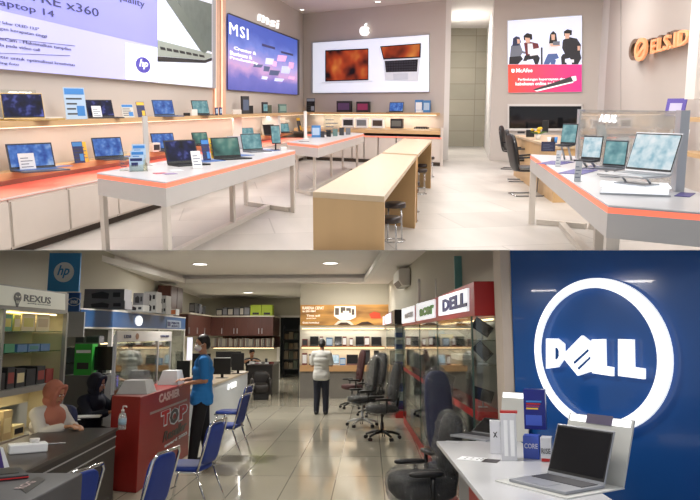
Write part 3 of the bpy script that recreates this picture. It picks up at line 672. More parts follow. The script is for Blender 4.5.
def stool(lab):
    t = thing('bar_stool', lab, 'stool', U, (0, 0, 0), 0, 'round stools under the oak counters'); r = .125; h = .45
    mb = MB(); mb.lathe([(r * .6, h - .065), (r * .96, h - .06), (r, h - .03), (r * .96, h - .006), (r * .7, h), (0.001, h)], 24); part('seat', mb, leather, t)
    mb = MB(); mb.tube([(r * .95 * math.cos(a), r * .95 * math.sin(a), .01) for a in [2 * PI * k / 24 for k in range(24)]], .006, 6, closed=True); part('base_ring', mb, chrome, t)
    for k in range(4):
        a = PI / 4 + k * PI / 2; mb = MB(); mb.tube([(r * .8 * math.cos(a), r * .8 * math.sin(a), h - .066), (r * .93 * math.cos(a), r * .93 * math.sin(a), .012)], .005, 6); part('leg', mb, chrome, t)
    return t
s0 = None
for (x, y, lb) in ((388.5, 216, 'nearest, half hidden by the near counter'), (395, 202, 'second nearest, seat beside the near counter front'), (409.5, 188, 'third nearest, at the near counter far end'), (411.5, 181.4, 'fourth nearest, at the near counter inner panel'),
                   (420.3, 168.6, 'lower one by the far counter'), (423, 163.8, 'upper one under the far counter'), (429, 156.5, 'farthest, at the far end of the far counter')):
    lb = 'round brown stool on thin chrome legs, ' + lb
    if s0 is None: s0 = stool(lb); o = s0; setm(o, U, xy(U.z(x, y, .45)), 0)
    else: copy_tree(s0, U, xy(U.z(x, y, .45)), 0, lb)

# cash desk, window sill things and cantilever chairs near the dark window
ca = xy(U.z(514, 135, .9)); cb = xy(U.y(556, HORU, 11.0)); cr = Vector((.95, .15, 0))
cd = thing('cash_desk', 'small oak cash desk below the dark window behind the right table', 'desk', U, (ca + cb) / 2)
mb = MB(); mb.prism([xy(ca, .86), xy(cb, .86), xy(cb + cr, .86), xy(ca + cr, .86)], (0, 0, .04)); part('top', mb, wood_top, cd, world=True)
i_ = Vector((.04, .08, 0)); uu = (ca - cb).normalized()
mb = MB(); mb.prism([xy(ca + i_), xy(cb + i_), xy(cb + i_ + Vector((.04, 0, 0))), xy(ca + i_ + Vector((.04, 0, 0)))], (0, 0, .858)); part('front_panel', mb, wood, cd, world=True)
mb = MB(); mb.prism([xy(cb + i_ * 1.1 + Vector((.04, 0, 0))), xy(cb + cr), xy(cb + cr + uu * .05), xy(cb + i_ * 1.1 + Vector((.04, 0, 0)) + uu * .05)], (0, 0, .858)); part('side_panel', mb, wood, cd, world=True)
def canti(lab):
    t = thing('cantilever_chair', lab, 'chair', U, (0, 0, 0), 0, 'black cantilever chairs at the cash desk')
    mb = MB(); mb.blob((0, 0, .46), .25, .26, .05, e=.6); part('seat', mb, black, t)
    mb = MB(); mb.T = Matrix.Translation((0, .27, .72)) @ Matrix.Rotation(-.18, 4, 'X'); mb.blob((0, 0, .02), .27, .05, .33, e=.6); part('backrest', mb, black, t)
    for sx in (-1, 1):
        mb = MB(); x = .24 * sx; mb.tube([(x, .32, .95), (x, .26, .62), (x, .20, .47), (x, -.2, .46), (x, -.26, .40), (x, -.24, .03), (x, -.2, .012), (x, .26, .012)], .012, 6); part('leg_frame', mb, gmat('sled_grey', (120, 118, 116), rough=.4, metal=.4), t)
        mb = MB(); mb.tube([(x * 1.08, .24, .66), (x * 1.1, -.1, .68), (x * 1.08, -.14, .5)], .018, 6); part('armrest', mb, black, t)
    mb = MB(); mb.tube([(-.24, .26, .012), (.24, .26, .012)], .012, 6); part('cross_bar', mb, chrome, t)
    return t
c0 = None
for (x, y, rz, lb) in ((513, 169, -1.2, 'farthest from the right display table'), (521, 181, -1.4, 'middle one of the three'), (527, 195, -1.6, 'nearest the glowing right display table')):
    lb = 'black chair on a sled frame at the cash desk, ' + lb
    if c0 is None: c0 = canti(lb); setm(c0, U, xy(U.z(x, y, 0)), -rz)
    else: copy_tree(c0, U, xy(U.z(x, y, 0)), -rz, lb)
# right wall shelves, with goods
SR = WR.shift(.55)
for z0, z1, lb in ((1.30, 1.36, 'upper oak shelf at the right edge behind the glass partition'), (.80, .86, 'lower oak shelf at the right edge behind the glass partition')):
    a = xy(SR.hit(682, HORU)); b = xy(SR.hit(682, HORU)) + WR.u * 3.0
    pa, pb = xy(WR.A + WR.u * (a - WR.A).dot(WR.u)) + WR.n * .01, xy(WR.A + WR.u * (b - WR.A).dot(WR.u)) + WR.n * .01
    mb = MB(); mb.prism([xy(a, z0), xy(b, z0), xy(pb, z0), xy(pa, z0)], (0, 0, z1 - z0)); solo('wall_shelf', lb, 'shelf', mb, woodh, U)
# ================================================================ UPPER SHOWROOM: goods
SCR = dict(bloom=S_BLOOM, dark=S_DARK, green=S_GREEN, light=S_LIGHT, teal=S_TEAL, off=mat('screen_off', (.012, .012, .015), rough=.12, var=.1))
def laptop(room, p, w, rz, label, scr='bloom', body=None, key=None, ang=105, h=None, d=None, group=None, kb=True, lift=0):
    body = body or dark; key = key or black
    d = d or w * .66; h = h or w * .63
    t = thing('laptop', label, 'laptop', room, p, rz, group)
    mb = MB(); mb.box(-w / 2, w / 2, -d, 0, lift, lift + .016); part('base', mb, body, t, bevel=.004)
    if kb:
        mb = MB(); mb.box(-w * .44, w * .44, -d * .5, -d * .08, lift + .0162, lift + .019); part('keyboard', mb, key, t)
        mb = MB(); mb.box(-w * .14, w * .14, -d * .93, -d * .58, lift + .0162, lift + .0175); part('touchpad', mb, body, t)
    a = R(ang - 90)
    M_ = Matrix.Translation((0, -.004, lift + .016)) @ Matrix.Rotation(-a, 4, 'X')
    mb = MB(); mb.T = M_; mb.box(-w / 2, w / 2, 0, .009, .0, h); part('lid', mb, body, t, bevel=.003)
    mb = MB(); mb.T = M_; mb.box(-w * .485, w * .485, -.002, -.0002, h * .05, h * .97); sc_ = part('bezel', mb, black, t)
    mb = MB(); mb.T = M_; mb.box(-w * .465, w * .465, -.0035, -.0022, h * .1, h * .94); part('display', mb, SCR[scr], t)
    return t
def pos(room, px, py, z):
    p = room.z(px, py, z)
    if room is U and z in (ZS, ZW, ZB):
        S = WL if px < 304 else WB; d = (p - S.A).dot(S.n); lo, hi = (.27, .42) if z == ZS else (.30, .62)
        if p.y < 0 or d < lo or d > hi or z == ZS: p = xy(S.hit(px, HORU)) ; d = min(max(d, lo), hi); p = xy(S.shift(d).hit(px, HORU), z)
    return p
def W(room, p, wpx): return wpx * room.mpp(p)
def lap(px, py, z, wpx, rz, label, scr='bloom', room=None, **k):
    room = room or U; p = pos(room, px, py, z); f = max(.7, math.cos(rz - math.atan2(-p.x, p.y)))
    w = W(room, p, wpx) / f
    if 'hpx' in k: k['h'] = W(room, p, k.pop('hpx')) * 1.04
    return laptop(room, p, w, rz, label, scr, **k)
def card(px, py, z, wpx, hpx, rz, label, m=None, tilt=.25, room=None, name='price_card', cat='price card', stripe=None, group=None, th=.006):
    """a leaning printed card on a foot"""
    room = room or U; p = pos(room, px, py, z); w = W(room, p, wpx); h = W(room, p, hpx) / math.cos(tilt)
    t = thing(name, label, cat, room, p, rz, group)
    M_ = Matrix.Translation((0, 0, .003)) @ Matrix.Rotation(-tilt, 4, 'X')
    mb = MB(); mb.T = M_; mb.box(-w / 2, w / 2, 0, th, 0, h); part('panel', mb, m or paper, t)
    mb = MB(); mb.box(-w / 2, w / 2, 0, h * math.sin(tilt) + .03, 0, .004); part('foot', mb, glass, t)
    mb = MB(); mb.T = M_
    if stripe:
        mb.box(-w * .46, w * .46, -.002, -.0003, h * .78, h * .97, 0)
        rr = random.Random(int(px * 7 + py))
        for i in range(4):
            z0 = h * (.62 - i * .16); mb.box(-w * .42, w * (rr.uniform(0, .4)), -.002, -.0003, z0, z0 + h * .05, 1)
        mb.box(w * .05, w * .42, -.0022, -.0004, h * .1, h * .42, 0)
        part('print', mb, [stripe, dark], t)
    else:
        for i in range(4): mb.box(-w * .38, w * (.1 + .25 * (i % 2)), -.002, -.0003, h * (.7 - .17 * i), h * (.74 - .17 * i), 0)
        part('print', mb, gmat('print_text_grey', (90, 100, 120)), t)
    return t
def carton(px, py, z, wpx, hpx, dm, rz, label, m, front=None, room=None, name='product_box', cat='box', group=None, logo=None, top=None):
    room = room or U; p = pos(room, px, py, z); w = W(room, p, wpx); h = W(room, p, hpx)
    t = thing(name, label, cat, room, p, rz, group)
    mb = MB(); mb.box(-w / 2, w / 2, 0, dm, 0, h); part('carton', mb, m, t, bevel=min(.004, w * .05))
    if front:
        mb = MB(); mb.box(-w * .4, w * .4, -.002, -.0002, h * .2, h * .8); part('front_print', mb, front, t)
    if logo:
        mb = MB(); letters(mb, logo[0], (-w * .4 * logo[1], -.0025, h * logo[2]), (1, 0, 0), (0, 0, 1), (0, -1, 0), w * .8 * logo[1], h * logo[3], .002); part('lettering', mb, logo[4], t)
    return t
sky = gmat('print_sky_blue', (60, 130, 200), rough=.5); ylw = gmat('print_yellow', (230, 190, 60), rough=.5); nv = gmat('deep_navy', (34, 44, 96), rough=.5); ctm = gmat('print_pale_blue', (176, 200, 224), rough=.5)
RL = .85
# ---- upper left shelf
lap(24, 115, ZS, 38, RL, 'open laptop with a dark blue-purple swirl screen under the SPECTRE sign', 'dark', body=gmat('gold_aluminium', (196, 164, 110), rough=.3, metal=.6), hpx=25, ang=100)
p = pos(U, 32, 119.4, ZS); t = thing('display_plinth', 'low gold and pale plinth under the SPECTRE laptop', 'plinth', U, p, .9)
mb = MB(); w_ = W(U, p, 66); mb.box(-w_ / 2, w_ / 2, -.03, .12, 0, .02); part('base', mb, gmat('brass_plate', (206, 176, 110), rough=.3, metal=.6), t)
mb = MB(); mb.box(-w_ / 2 * .96, w_ / 2 * .96, -.01, .11, .0202, .035); part('plate', mb, white, t)
p = xy(WL.shift(.2).hit(21, HORU), ZS); t = thing('brand_sign', 'clear acrylic sign reading SPECTRE above the first laptop of the upper left shelf', 'sign', U, xy(p, ZS), .95)
w_ = W(U, p, 36); h_ = W(U, p, 30); mb = MB(); mb.box(-w_ / 2, w_ / 2, .02, .03, 0.0, h_); part('panel', mb, glass_mat('acrylic', tint=(.95, .96, .9), gloss=.2), t)
mb = MB(); letters(mb, 'SPECTRE', (-w_ * .3, .018, h_ * .84), (1, 0, 0), (0, 0, 1), (0, -1, 0), w_ * .66, h_ * .1, .004, bold=.04); part('lettering', mb, signW, t)
card(76.5, 119.5, ZS, 22, 31, RL, 'tall blue and white leaflet display board between the two upper left laptops', ctm, .12, stripe=sky, name='leaflet_display', cat='display board')
lap(101, 118, ZS, 25, RL, 'open laptop with a black swirl screen and white card beside the tall leaflet board', 'dark', hpx=17)
card(97.5, 116.5, ZS, 10, 12, RL, 'white price card leaning on the black-screened laptop of the upper left shelf')
card(128.5, 118.3, ZS, 13, 13, RL, 'pale leaflet in a stand left of the narrow yellow-edged leaflet', gmat('print_sand', (206, 204, 196)), stripe=sky, name='leaflet_stand', cat='leaflet')
card(142, 117.7, ZS, 9, 15, RL, 'narrow dark blue leaflet with a yellow edge on the upper left shelf', nv, stripe=ylw, name='leaflet_stand', cat='leaflet')
lap(164.5, 116.8, ZS, 20, RL, 'open laptop with a blue bloom screen in the middle of the upper left shelf', 'bloom', body=gmat('steel_blue_body', (74, 96, 132)), hpx=15.5)
card(167, 116.5, ZS, 7, 8, RL, 'white price card leaning on the middle laptop of the upper left shelf')
carton(188, 116, ZS, 5, 3, .08, RL, 'small black gadget box left of the white box on the upper left shelf', black)
carton(194.5, 116, ZS, 7, 6.3, .1, RL, 'small white gadget box between two laptops on the upper left shelf', white)
lap(201.5, 115.8, ZS, 16, RL, 'open laptop with a grey screen at the right end of the huge board', 'teal', hpx=14)
for x, m_, lb in ((216.8, nv, 'small dark phone stand at the left light strip'), (221, nv, 'small dark phone stand at the right light strip')):
    carton(x, 115.5, ZS, 3, 7.4, .03, RL, lb, m_, front=ctm, name='phone_stand', cat='phone stand')
# ---- lower left shelf
ZL = ZW
lap(29, 170, ZL, 42, RL, 'open laptop with a blue screen, leftmost on the lower left shelf', 'bloom', key=blue_kb, hpx=25, body=gmat('slate_body', (70, 78, 96)))
card(24, 168.6, ZL, 16, 17, RL, 'pale price card before the leftmost laptop of the lower left shelf')
def mat_pad(px, py, z, wpx, dm, rz, label, room=None, m=None):
    room = room or U; p = pos(room, px, py, z); w = W(room, p, wpx); mb = MB(); mb.box(-w / 2, w / 2, -dm / 2, dm / 2, 0.0005, .005); mb.T = Matrix.Identity(4)
    return solo('counter_mat', label, 'mat', mb, m or blue_kb, room, p, rz, bevel=.001)
mat_pad(52, 163.5, ZL, 30, .16, RL, 'blue mat right of the leftmost lower shelf laptop')
card(77, 160.3, ZL, 11, 21, RL, 'tall dark blue leaflet stand on the lower left shelf', nv, stripe=sky, name='leaflet_stand', cat='leaflet')
card(83, 159.5, ZL, 6, 20, RL, 'tall yellow leaflet beside the dark blue one on the lower left shelf', ylw, name='leaflet_stand', cat='leaflet')
lap(107, 157.5, ZL, 28, RL, 'open laptop with a blue bloom screen, second on the lower left shelf', 'bloom', hpx=20)
card(109, 156.5, ZL, 11, 11, RL, 'white price card before the second laptop of the lower left shelf')
mat_pad(122, 153, ZL, 22, .16, RL, 'blue mat right of the second lower shelf laptop')
lap(163, 147.5, ZL, 22, RL, 'open laptop with a blue screen on the lower shelf behind the near table', 'bloom', hpx=16.5)
carton(155, 149.5, ZL, 8.5, 9, .1, RL, 'white box with a dark picture on the lower shelf behind the near table', white, front=dark)
card(171, 149, ZL, 7, 8, RL, 'white price card on the lower shelf right of the boxed gadget')
lap(200, 140.5, ZL, 15, RL, 'open laptop with a pale green screen on the lower left shelf near the light strips', 'green', hpx=12)
lap(247.5, 134.5, ZL, 13, RL, 'small grey laptop on the lower shelf left of the white divider', 'teal', hpx=10, body=silver)
lap(269.5, 133.3, ZL, 11, RL, 'small dark laptop on the lower shelf right of the white divider', 'off', hpx=10)
lap(285, 132.6, ZL, 9, RL, 'small dark-screened laptop on the lower shelf near the room corner', 'teal', hpx=9)
card(300.5, 131.8, ZL, 5, 14, RL, 'narrow dark product card in the room corner of the lower shelf', dark, stripe=ylw, name='leaflet_stand', cat='leaflet')
# white slab panel by the light strips
p = xy(WL.shift(.3).hit(237, HORU), ZL); t = thing('white_slab', 'tall white panel with a small dark dot standing by the light strips', 'panel', U, p, .5)
w_ = W(U, p, 9.5); h_ = W(U, p, 30); mb = MB(); mb.box(-w_ / 2, w_ / 2, 0, .05, 0, h_); part('panel', mb, white, t, bevel=.01)
mb = MB(); mb.disc((0, -.003, h_ * .82), w_ * .12, (1, 0, 0), (0, 0, 1), (0, .002, 0), 16); part('dot', mb, black, t)
# gadgets above, below the blue purple board
p = U.z(247.5, 112, ZS)
for (x, wp_, hp_, m_, fr, lb) in ((246, 9, 17.5, dark, gmat('print_slate_blue', (90, 104, 130)), 'tall dark tablet stand on the upper shelf, leftmost below the blue purple board'), (251, 6, 8, black, None, 'black box leaning at the tall tablet stand'), (265.5, 6.5, 11, dark, S_TEAL, 'dark boxed tablet in the middle below the blue purple board'),
                              (270, 5, 8, gmat('olive_carton', (80, 86, 70)), None, 'olive box right of the boxed tablet'), (283, 10, 8.5, gmat('teal_carton', (96, 128, 124)), gmat('teal_print', (140, 170, 160)), 'teal box on the upper shelf near the room corner')):
    carton(x, 113.5 - (x - 246) * .02, ZS, wp_, hp_, .06, RL, lb, m_, front=fr)
RB = -.35
card(310.5, 112.6, ZS, 9, 13.5, RB, 'black product board with a picture, leftmost below the apple-logo board', black, .06, stripe=gmat('print_ash', (150, 160, 176)), name='leaflet_stand', cat='leaflet')
# ---- far wall, upper shelf
grn = gmat('carton_green_side', (92, 120, 84)); blk = gmat('carton_black', (34, 32, 38))
carton(343.5, 111.8, ZS, 15, 11, .16, RB, 'black box with a violet picture, leftmost on the upper far shelf', blk, front=gmat('print_violet', (96, 66, 108)))
carton(362.5, 111.8, ZS, 13.5, 10.5, .16, RB, 'black box with a magenta picture on the upper far shelf', blk, front=gmat('print_magenta', (150, 48, 92)))
lap(396, 111.6, ZS, 14, RB, 'small laptop with a plain blue screen alone on the upper far shelf', 'bloom', hpx=9.5, kb=False)
carton(418.8, 111.3, ZS, 8, 12.5, .1, RB, 'upright blue and white box, left one at the right end of the upper far shelf', gmat('carton_blue', (66, 128, 190)), front=paper)
carton(426.5, 111.2, ZS, 7, 12, .1, RB, 'upright blue box, right one at the right end of the upper far shelf', gmat('carton_blue', (66, 128, 190)), front=ctm)
carton(422, 112.3, ZS, 13, 2.2, .06, RB, 'flat white tray before the two blue boxes', paper)
# ---- far wall, lower shelf
for (x, fr, m_, lb) in ((348, dark, paper, 'white picture box with a dark square, leftmost on the lower far shelf'), (361.5, gmat('print_steel_grey', (120, 126, 132)), paper, 'white picture box with a grey laptop print on the lower far shelf'), (377.5, gmat('print_umber', (70, 56, 50)), paper, 'white picture box with a brown square on the lower far shelf'),
                     (396.5, gmat('print_dim_grey', (104, 108, 104)), blk, 'black box with a pale print on the lower far shelf')):
    carton(x, 129.6, ZB, 12.5, 9.5, .14, RB, lb, m_, front=fr)
p = pos(U, 421, 129.6, ZB); w_ = W(U, p, 14); mb = MB(); mb.box(-w_ / 2, w_ / 2, 0, .2, 0, .04); mb.box(-w_ * .4, w_ * .4, .05, .15, .04, .06)
for k in range(5): mb.box(-w_ * .4 + k * w_ * .18, -w_ * .4 + k * w_ * .18 + w_ * .06, -.004, 0, .012, .028, 1)
solo('router', 'flat black router at the right end of the lower far shelf', 'router', mb, [black, silver], U, p, RB)
# ---- near left table
p = U.z(147, 165.5, .9); t = thing('sign_post', 'grey square post standing on the near display table', 'post', U, p, .5)
w_ = W(U, p, 4.6); mb = MB(); mb.box(-w_ / 2, w_ / 2, -w_ / 2, w_ / 2, 0, W(U, p, 49)); part('post', mb, grey_lam, t); mb = MB(); mb.box(-w_, w_, -w_, w_, 0, .008); part('foot_plate', mb, grey_lam, t)
p = U.z(139, 171.5, .9); t = thing('brochure_rack', 'clear stepped brochure rack full of leaflets on the near display table', 'rack', U, p, .35)
w_ = W(U, p, 16); st = W(U, p, 9.5)
mb = MB()
for k in range(3): mb.box(-w_ / 2, w_ / 2, k * .085, k * .085 + .005, 0, st * (1 + k * .65) * .7)
mb.box(-w_ / 2 - .004, -w_ / 2, 0, .2, 0, st * .8); mb.box(w_ / 2, w_ / 2 + .004, 0, .2, 0, st * .8); part('holder', mb, MATS['acrylic'], t)
for k in range(3):
    mb = MB(); z0 = k * st * .62 + .004; mb.T = Matrix.Translation((-.02 + .02 * k, .012 + k * .085, z0)) @ Matrix.Rotation(-.2, 4, 'X'); mb.box(-w_ * .42, w_ * .42, 0, .02, 0, st * 1.5); mb.box(-w_ * .36, w_ * .36, -.002, 0, st * 1.05, st * 1.35, 1); mb.box(-w_ * .3, w_ * .1, -.002, 0, st * .5, st * .9, 1)
    part('leaflet', mb, [ctm, sky if k else nv], t)
card(124, 171, .9, 8, 19, .35, 'clear empty acrylic leaflet pocket at the left corner of the near display table', glass, .1, name='leaflet_stand', cat='leaflet stand')
for (x, y, m_, lb) in ((160, 173.5, gmat('red_sticker_sheet', (196, 90, 100)), 'flat sheet with red print near the glowing corner of the near table'), (176, 170.5, paper, 'white flat leaflet on the near table front'), (170, 174, gmat('violet_sheet', (150, 130, 170)), 'violet flat leaflet on the near table front')):
    mat_pad(x, y, .9, 12, .1, .6, lb, m=m_)
RT = .72
lap(183.5, 164.5, .9, 31, RT, 'black laptop with a violet bloom screen, nearest on the near display table', 'dark', body=black, hpx=23, ang=108)
card(198, 168.5, .9, 10.5, 17, RT, 'white price card before the nearest laptop of the near display table')
mat_pad(207, 161, .9, 26, .3, .95, 'long blue mat under the laptops of the near display table, near part')
card(207.5, 161, .9, 8.5, 21, RT, 'dark blue leaflet stand between the first two laptops of the near table', nv, stripe=sky, name='leaflet_stand', cat='leaflet')
card(214, 158.5, .9, 5, 20, RT, 'yellow and green leaflet behind the dark blue one on the near table', ylw, name='leaflet_stand', cat='leaflet')
lap(227.5, 158.5, .9, 27, RT, 'black laptop with a dark green screen, second on the near display table', 'green', body=black, hpx=19.5)
mat_pad(237, 155.5, .9, 26, .3, .95, 'long blue mat under the laptops of the near display table, middle part')
lap(238, 149, .9, 15, RT + 2.6, 'grey laptop seen from behind in the middle of the near display table', 'off', body=silver, hpx=12)
lap(253, 151.5, .9, 20, RT, 'grey laptop with a pale teal screen, third on the near display table', 'teal', body=gmat('ash_body', (110, 114, 122)), hpx=16.5)
mat_pad(268, 150.5, .9, 22, .3, .95, 'long blue mat under the laptops of the near display table, far part')
p = U.z(276.5, 150.4, .9); t = thing('tablet_stand', 'dark upright tablet on a black stand at the far end of the near display table', 'tablet', U, p, .5)
w_ = W(U, p, 10); h_ = W(U, p, 22); mb = MB(); mb.box(-w_ * .4, w_ * .4, -.05, .08, 0, .012); part('foot', mb, black, t)
mb = MB(); mb.tube([(0, .03, .01), (0, .02, h_ * .5)], .012, 8); part('stem', mb, black, t)
mb = MB(); mb.T = Matrix.Translation((0, -.01, h_ * .3)) @ Matrix.Rotation(-.2, 4, 'X'); mb.box(-w_ / 2, w_ / 2, 0, .012, 0, h_ * .85); part('tablet', mb, black, t, bevel=.004)
mb = MB(); mb.T = Matrix.Translation((0, -.01, h_ * .3)) @ Matrix.Rotation(-.2, 4, 'X'); mb.box(-w_ * .44, w_ * .44, -.002, 0, h_ * .05, h_ * .8); part('display', mb, S_TEAL, t)
mat_pad(268, 152.8, .9, 10, .12, .6, 'white leaflet lying at the far end of the near display table', m=paper)
carton(284, 151, .9, 6, 4, .08, .3, 'small white gadget at the far corner of the near display table', white)
# ---- far left table
p = U.z(305.5, 138.5, .9); t = thing('sign_post', 'slim white post standing on the far display table', 'post', U, p, .4)
w_ = W(U, p, 2.6); mb = MB(); mb.box(-w_ / 2, w_ / 2, -w_ / 2, w_ / 2, 0, W(U, p, 27)); part('post', mb, white, t); mb = MB(); mb.box(-w_, w_, -w_, w_, 0, .01); part('foot_plate', mb, white, t)
carton(316, 137.5, .9, 9, 12, .06, -.1, 'blue upright box on the far display table', gmat('carton_blue', (66, 128, 190)), front=ctm)
card(332, 134.5, .9, 17, 20, -.1, 'clear acrylic display case on the far display table', MATS['acrylic'], .02, name='acrylic_case', cat='display case', th=.05)
rr = random.Random(5)
for i, lb in enumerate(('leftmost', 'second from the left', 'in the middle', 'second from the right', 'rightmost')):
    x = 322 + i * 6.5; carton(x, 137.5 - i * .7, .9, 4.5, rr.uniform(3, 8), .08, -.1, 'small dark gadget in the row before the acrylic case, ' + lb, [dark, black, gmat('teal_carton', (96, 128, 124)), dark, gmat('ash_body', (110, 114, 122))][i], name='gadget', cat='gadget')
mat_pad(304, 141.5, .9, 10, .12, .2, 'dark leaflet lying at the near edge of the far display table', m=dark)
# ---- right table
RR = -.55
purp = gmat('deep_violet_mat', (66, 60, 130), rough=.5, var=.2)
for (x, y, w_, d_, lb) in ((556, 163, 24, .5, 'violet-blue printed mat at the far end of the right table'), (578, 172, 24, .5, 'violet-blue printed mat in the middle of the right table'), (600, 168, 30, .4, 'violet-blue printed mat under the middle laptops of the right table'), (650, 176, 22, .5, 'violet-blue printed mat behind the big laptop'), (685, 195, 14, .25, 'dark printed mat right of the glass partition post')):
    mat_pad(x, y, .9, w_, d_, -.6, lb, m=purp)
def riser_laptop(px, py, z, wpx, hpx, lift, rz, lab_l, lab_s, scr, body, ang=100):
    p = U.z(px, py, z); w = W(U, p, wpx); d = w * .7
    t = thing('laptop_riser', lab_s, 'stand', U, p, rz)
    mb = MB(); mb.box(-w * .3, w * .3, -d * .75, .05, 0, .008); part('foot', mb, silver, t)
    for s in (-1, 1):
        mb = MB(); mb.tube([(s * w * .22, .02, .01), (s * w * .22, -.06, lift - .006)], .012, 8); part('strut', mb, silver, t)
    mb = MB(); mb.box(-w * .3, w * .3, -d * .8, .0, lift - .012, lift - .002); part('plate', mb, silver, t)
    laptop(U, p + Vector((0, 0, lift)), w, rz, lab_l, scr, body, ang=ang, h=W(U, p, hpx) * 1.03)
riser_laptop(567, 160.5, .9, 17, 20, .17, -.85, 'dark laptop with a pale teal page raised high, farthest on the right table', 'silver riser under the farthest laptop of the right table', 'teal', dark)
riser_laptop(590, 168, .9, 21, 23, .07, -.85, 'dark laptop with a pale page, second farthest on the right table', 'silver riser under the second farthest laptop of the right table', 'light', dark)
riser_laptop(613, 176.5, .9, 24, 26, .07, -.85, 'grey laptop with a pale green page, second nearest on the right table', 'silver riser under the second nearest laptop of the right table', 'teal', gmat('ash_body', (110, 114, 122)))
p = U.z(634, 193, .9)
pw = W(U, p, 64); mb = MB(); mb.box(-pw / 2, pw / 2, -.16, .17, 0, .012); mb.box(-pw * .47, pw * .47, -.14, .15, .012, .055, 1); mb.box(-pw * .5, pw * .5, -.16, .17, .055, .062, 1)
solo('glowing_plinth', 'glowing white acrylic plinth under the big laptop at the near end of the right table', 'plinth', mb, [silver, mat('lit_acrylic', (.95, .97, 1), emit=.7, var=.03)], U, p, -.35)
p = U.z(646, 192, .9)
laptop(U, p + Vector((0, 0, .125)), W(U, p, 52), -1.0, 'big silver laptop with a pale document page, nearest on the right table', 'light', silver, gmat('silver_keys', (150, 152, 156)), ang=112, h=W(U, p, 42), d=W(U, p, 44))
mb = MB(); mb.box(-.13, .13, -.2, -.04, 0, .01); mb.tube([(-.1, -.1, .01), (-.1, -.16, .062)], .008); mb.tube([(.1, -.1, .01), (.1, -.16, .062)], .008); 
solo('laptop_riser', 'slim wire riser between the big laptop and its glowing plinth', 'stand', mb, silver, U, p + Vector((0, 0, .063)), -1.0)
for (x, y, w_, h_, lb) in ((557.5, 167, 5, 16, 'tall narrow white card, left one before the right table laptops'), (577, 182, 6.5, 20, 'tall narrow white card, right one before the right table laptops')):
    card(x, y, .9, w_, h_, -.5, lb, silver, .3)
card(548, 151.5, .9, 13.5, 9.5, -.35, 'dark navy sign with pale letters at the far end of the right table', gmat('deep_navy_card', (28, 34, 66)), .1, name='table_sign', cat='sign')
# shapes behind the glass: goods on the cash desk
carton(545, 132.5, .9, 6, 12, .15, -.3, 'small dark monitor stand on the cash desk', black, name='card_terminal', cat='terminal')
carton(530, 137, .9, 8, 7, .12, -.3, 'black printer box on the cash desk', black, name='receipt_printer', cat='printer')
carton(521, 133.5, .9, 7, 2, .1, -.3, 'flat dark tray on the cash desk far end', dark, name='tray', cat='tray')
p = U.z(538, 139.5, .9); t = thing('flower_bouquet', 'yellow flower bouquet with green leaves on the cash desk', 'flowers', U, p)
mb = MB(); mb.lathe([(.04, 0), (.05, .06), (.045, .1)], 12); part('pot', mb, white, t)
rr = random.Random(9)
mb = MB()
for k in range(16): a = rr.uniform(0, 6.28); r_ = rr.uniform(0, .13); mb.blob((r_ * math.cos(a), r_ * math.sin(a) * .7, .13 + rr.uniform(0, .09)), .03, .03, .025, n=8, k=6, nz=.3, sc=30)
part('blossoms', mb, gmat('flower_yellow', (232, 190, 40)), t)
mb = MB()
for k in range(14):
    a = rr.uniform(0, 6.28); c_, s_ = math.cos(a), math.sin(a); mb.quad([(0, 0, .08), (c_ * .09 - s_ * .03, s_ * .09 + c_ * .03, .14), (c_ * .17, s_ * .17, .15), (c_ * .09 + s_ * .03, s_ * .09 - c_ * .03, .13)])
part('leaves', mb, gmat('leaf_green', (74, 110, 44)), t)
for x, m_, lb in ((549, paper, 'white paper cup left on the cash desk'), (552.5, gmat('print_umber', (70, 56, 50)), 'brown paper cup on the cash desk'), (555.5, sky, 'blue pen holder on the cash desk')):
    p = U.z(x, 143, .9); mb = MB(); mb.lathe([(.025, 0), (.035, .1), (.03, .1), (.022, .01)], 12); solo('cup', lb, 'cup', mb, m_, U, p)
# right wall shelf goods
def on(S, px, z, off): q = xy(S.hit(px, HORU)); return xy(q + S.n * off, z)
RW = -1.15
p = on(WR, 697, 1.36, .35); t = thing('tablet_box', 'violet tilted tablet board on the upper right shelf', 'display board', U, p, RW + .3)
mb = MB(); mb.T = Matrix.Rotation(-.3, 4, 'X'); mb.box(-.16, .16, 0, .02, 0, .3); part('panel', mb, gmat('vivid_violet', (86, 70, 160)), t)
mb = MB(); mb.T = Matrix.Rotation(-.3, 4, 'X'); mb.box(-.1, .1, -.003, 0, .06, .22); part('print', mb, gmat('print_lilac', (190, 186, 214)), t)
p = on(WR, 699, .86, .3); t = thing('leaflet_stand', 'white leaning leaflet stand on the lower right shelf', 'leaflet', U, p, RW + .3)
mb = MB(); mb.T = Matrix.Rotation(-.25, 4, 'X'); mb.box(-.16, .16, 0, .02, 0, .3); part('panel', mb, paper, t)
mb = MB(); mb.T = Matrix.Rotation(-.25, 4, 'X'); mb.box(-.1, .1, -.003, 0, .18, .26); part('print', mb, gmat('print_tangerine', (226, 140, 90)), t)
p = on(WR, 688, .86, .3)
t = thing('tablet_box', 'coral red box with a grey band on the lower right shelf', 'box', U, p, -.7)
mb = MB(); mb.box(-.14, .14, 0, .16, 0, .2); part('carton', mb, gmat('coral_red_print', (236, 100, 76)), t, bevel=.003)
mb = MB(); mb.quad([(-.05, -.002, .2), (.05, -.002, .2), (.13, -.002, .0), (.03, -.002, .0)]); part('print', mb, gmat('print_steel_grey', (120, 126, 132)), t)
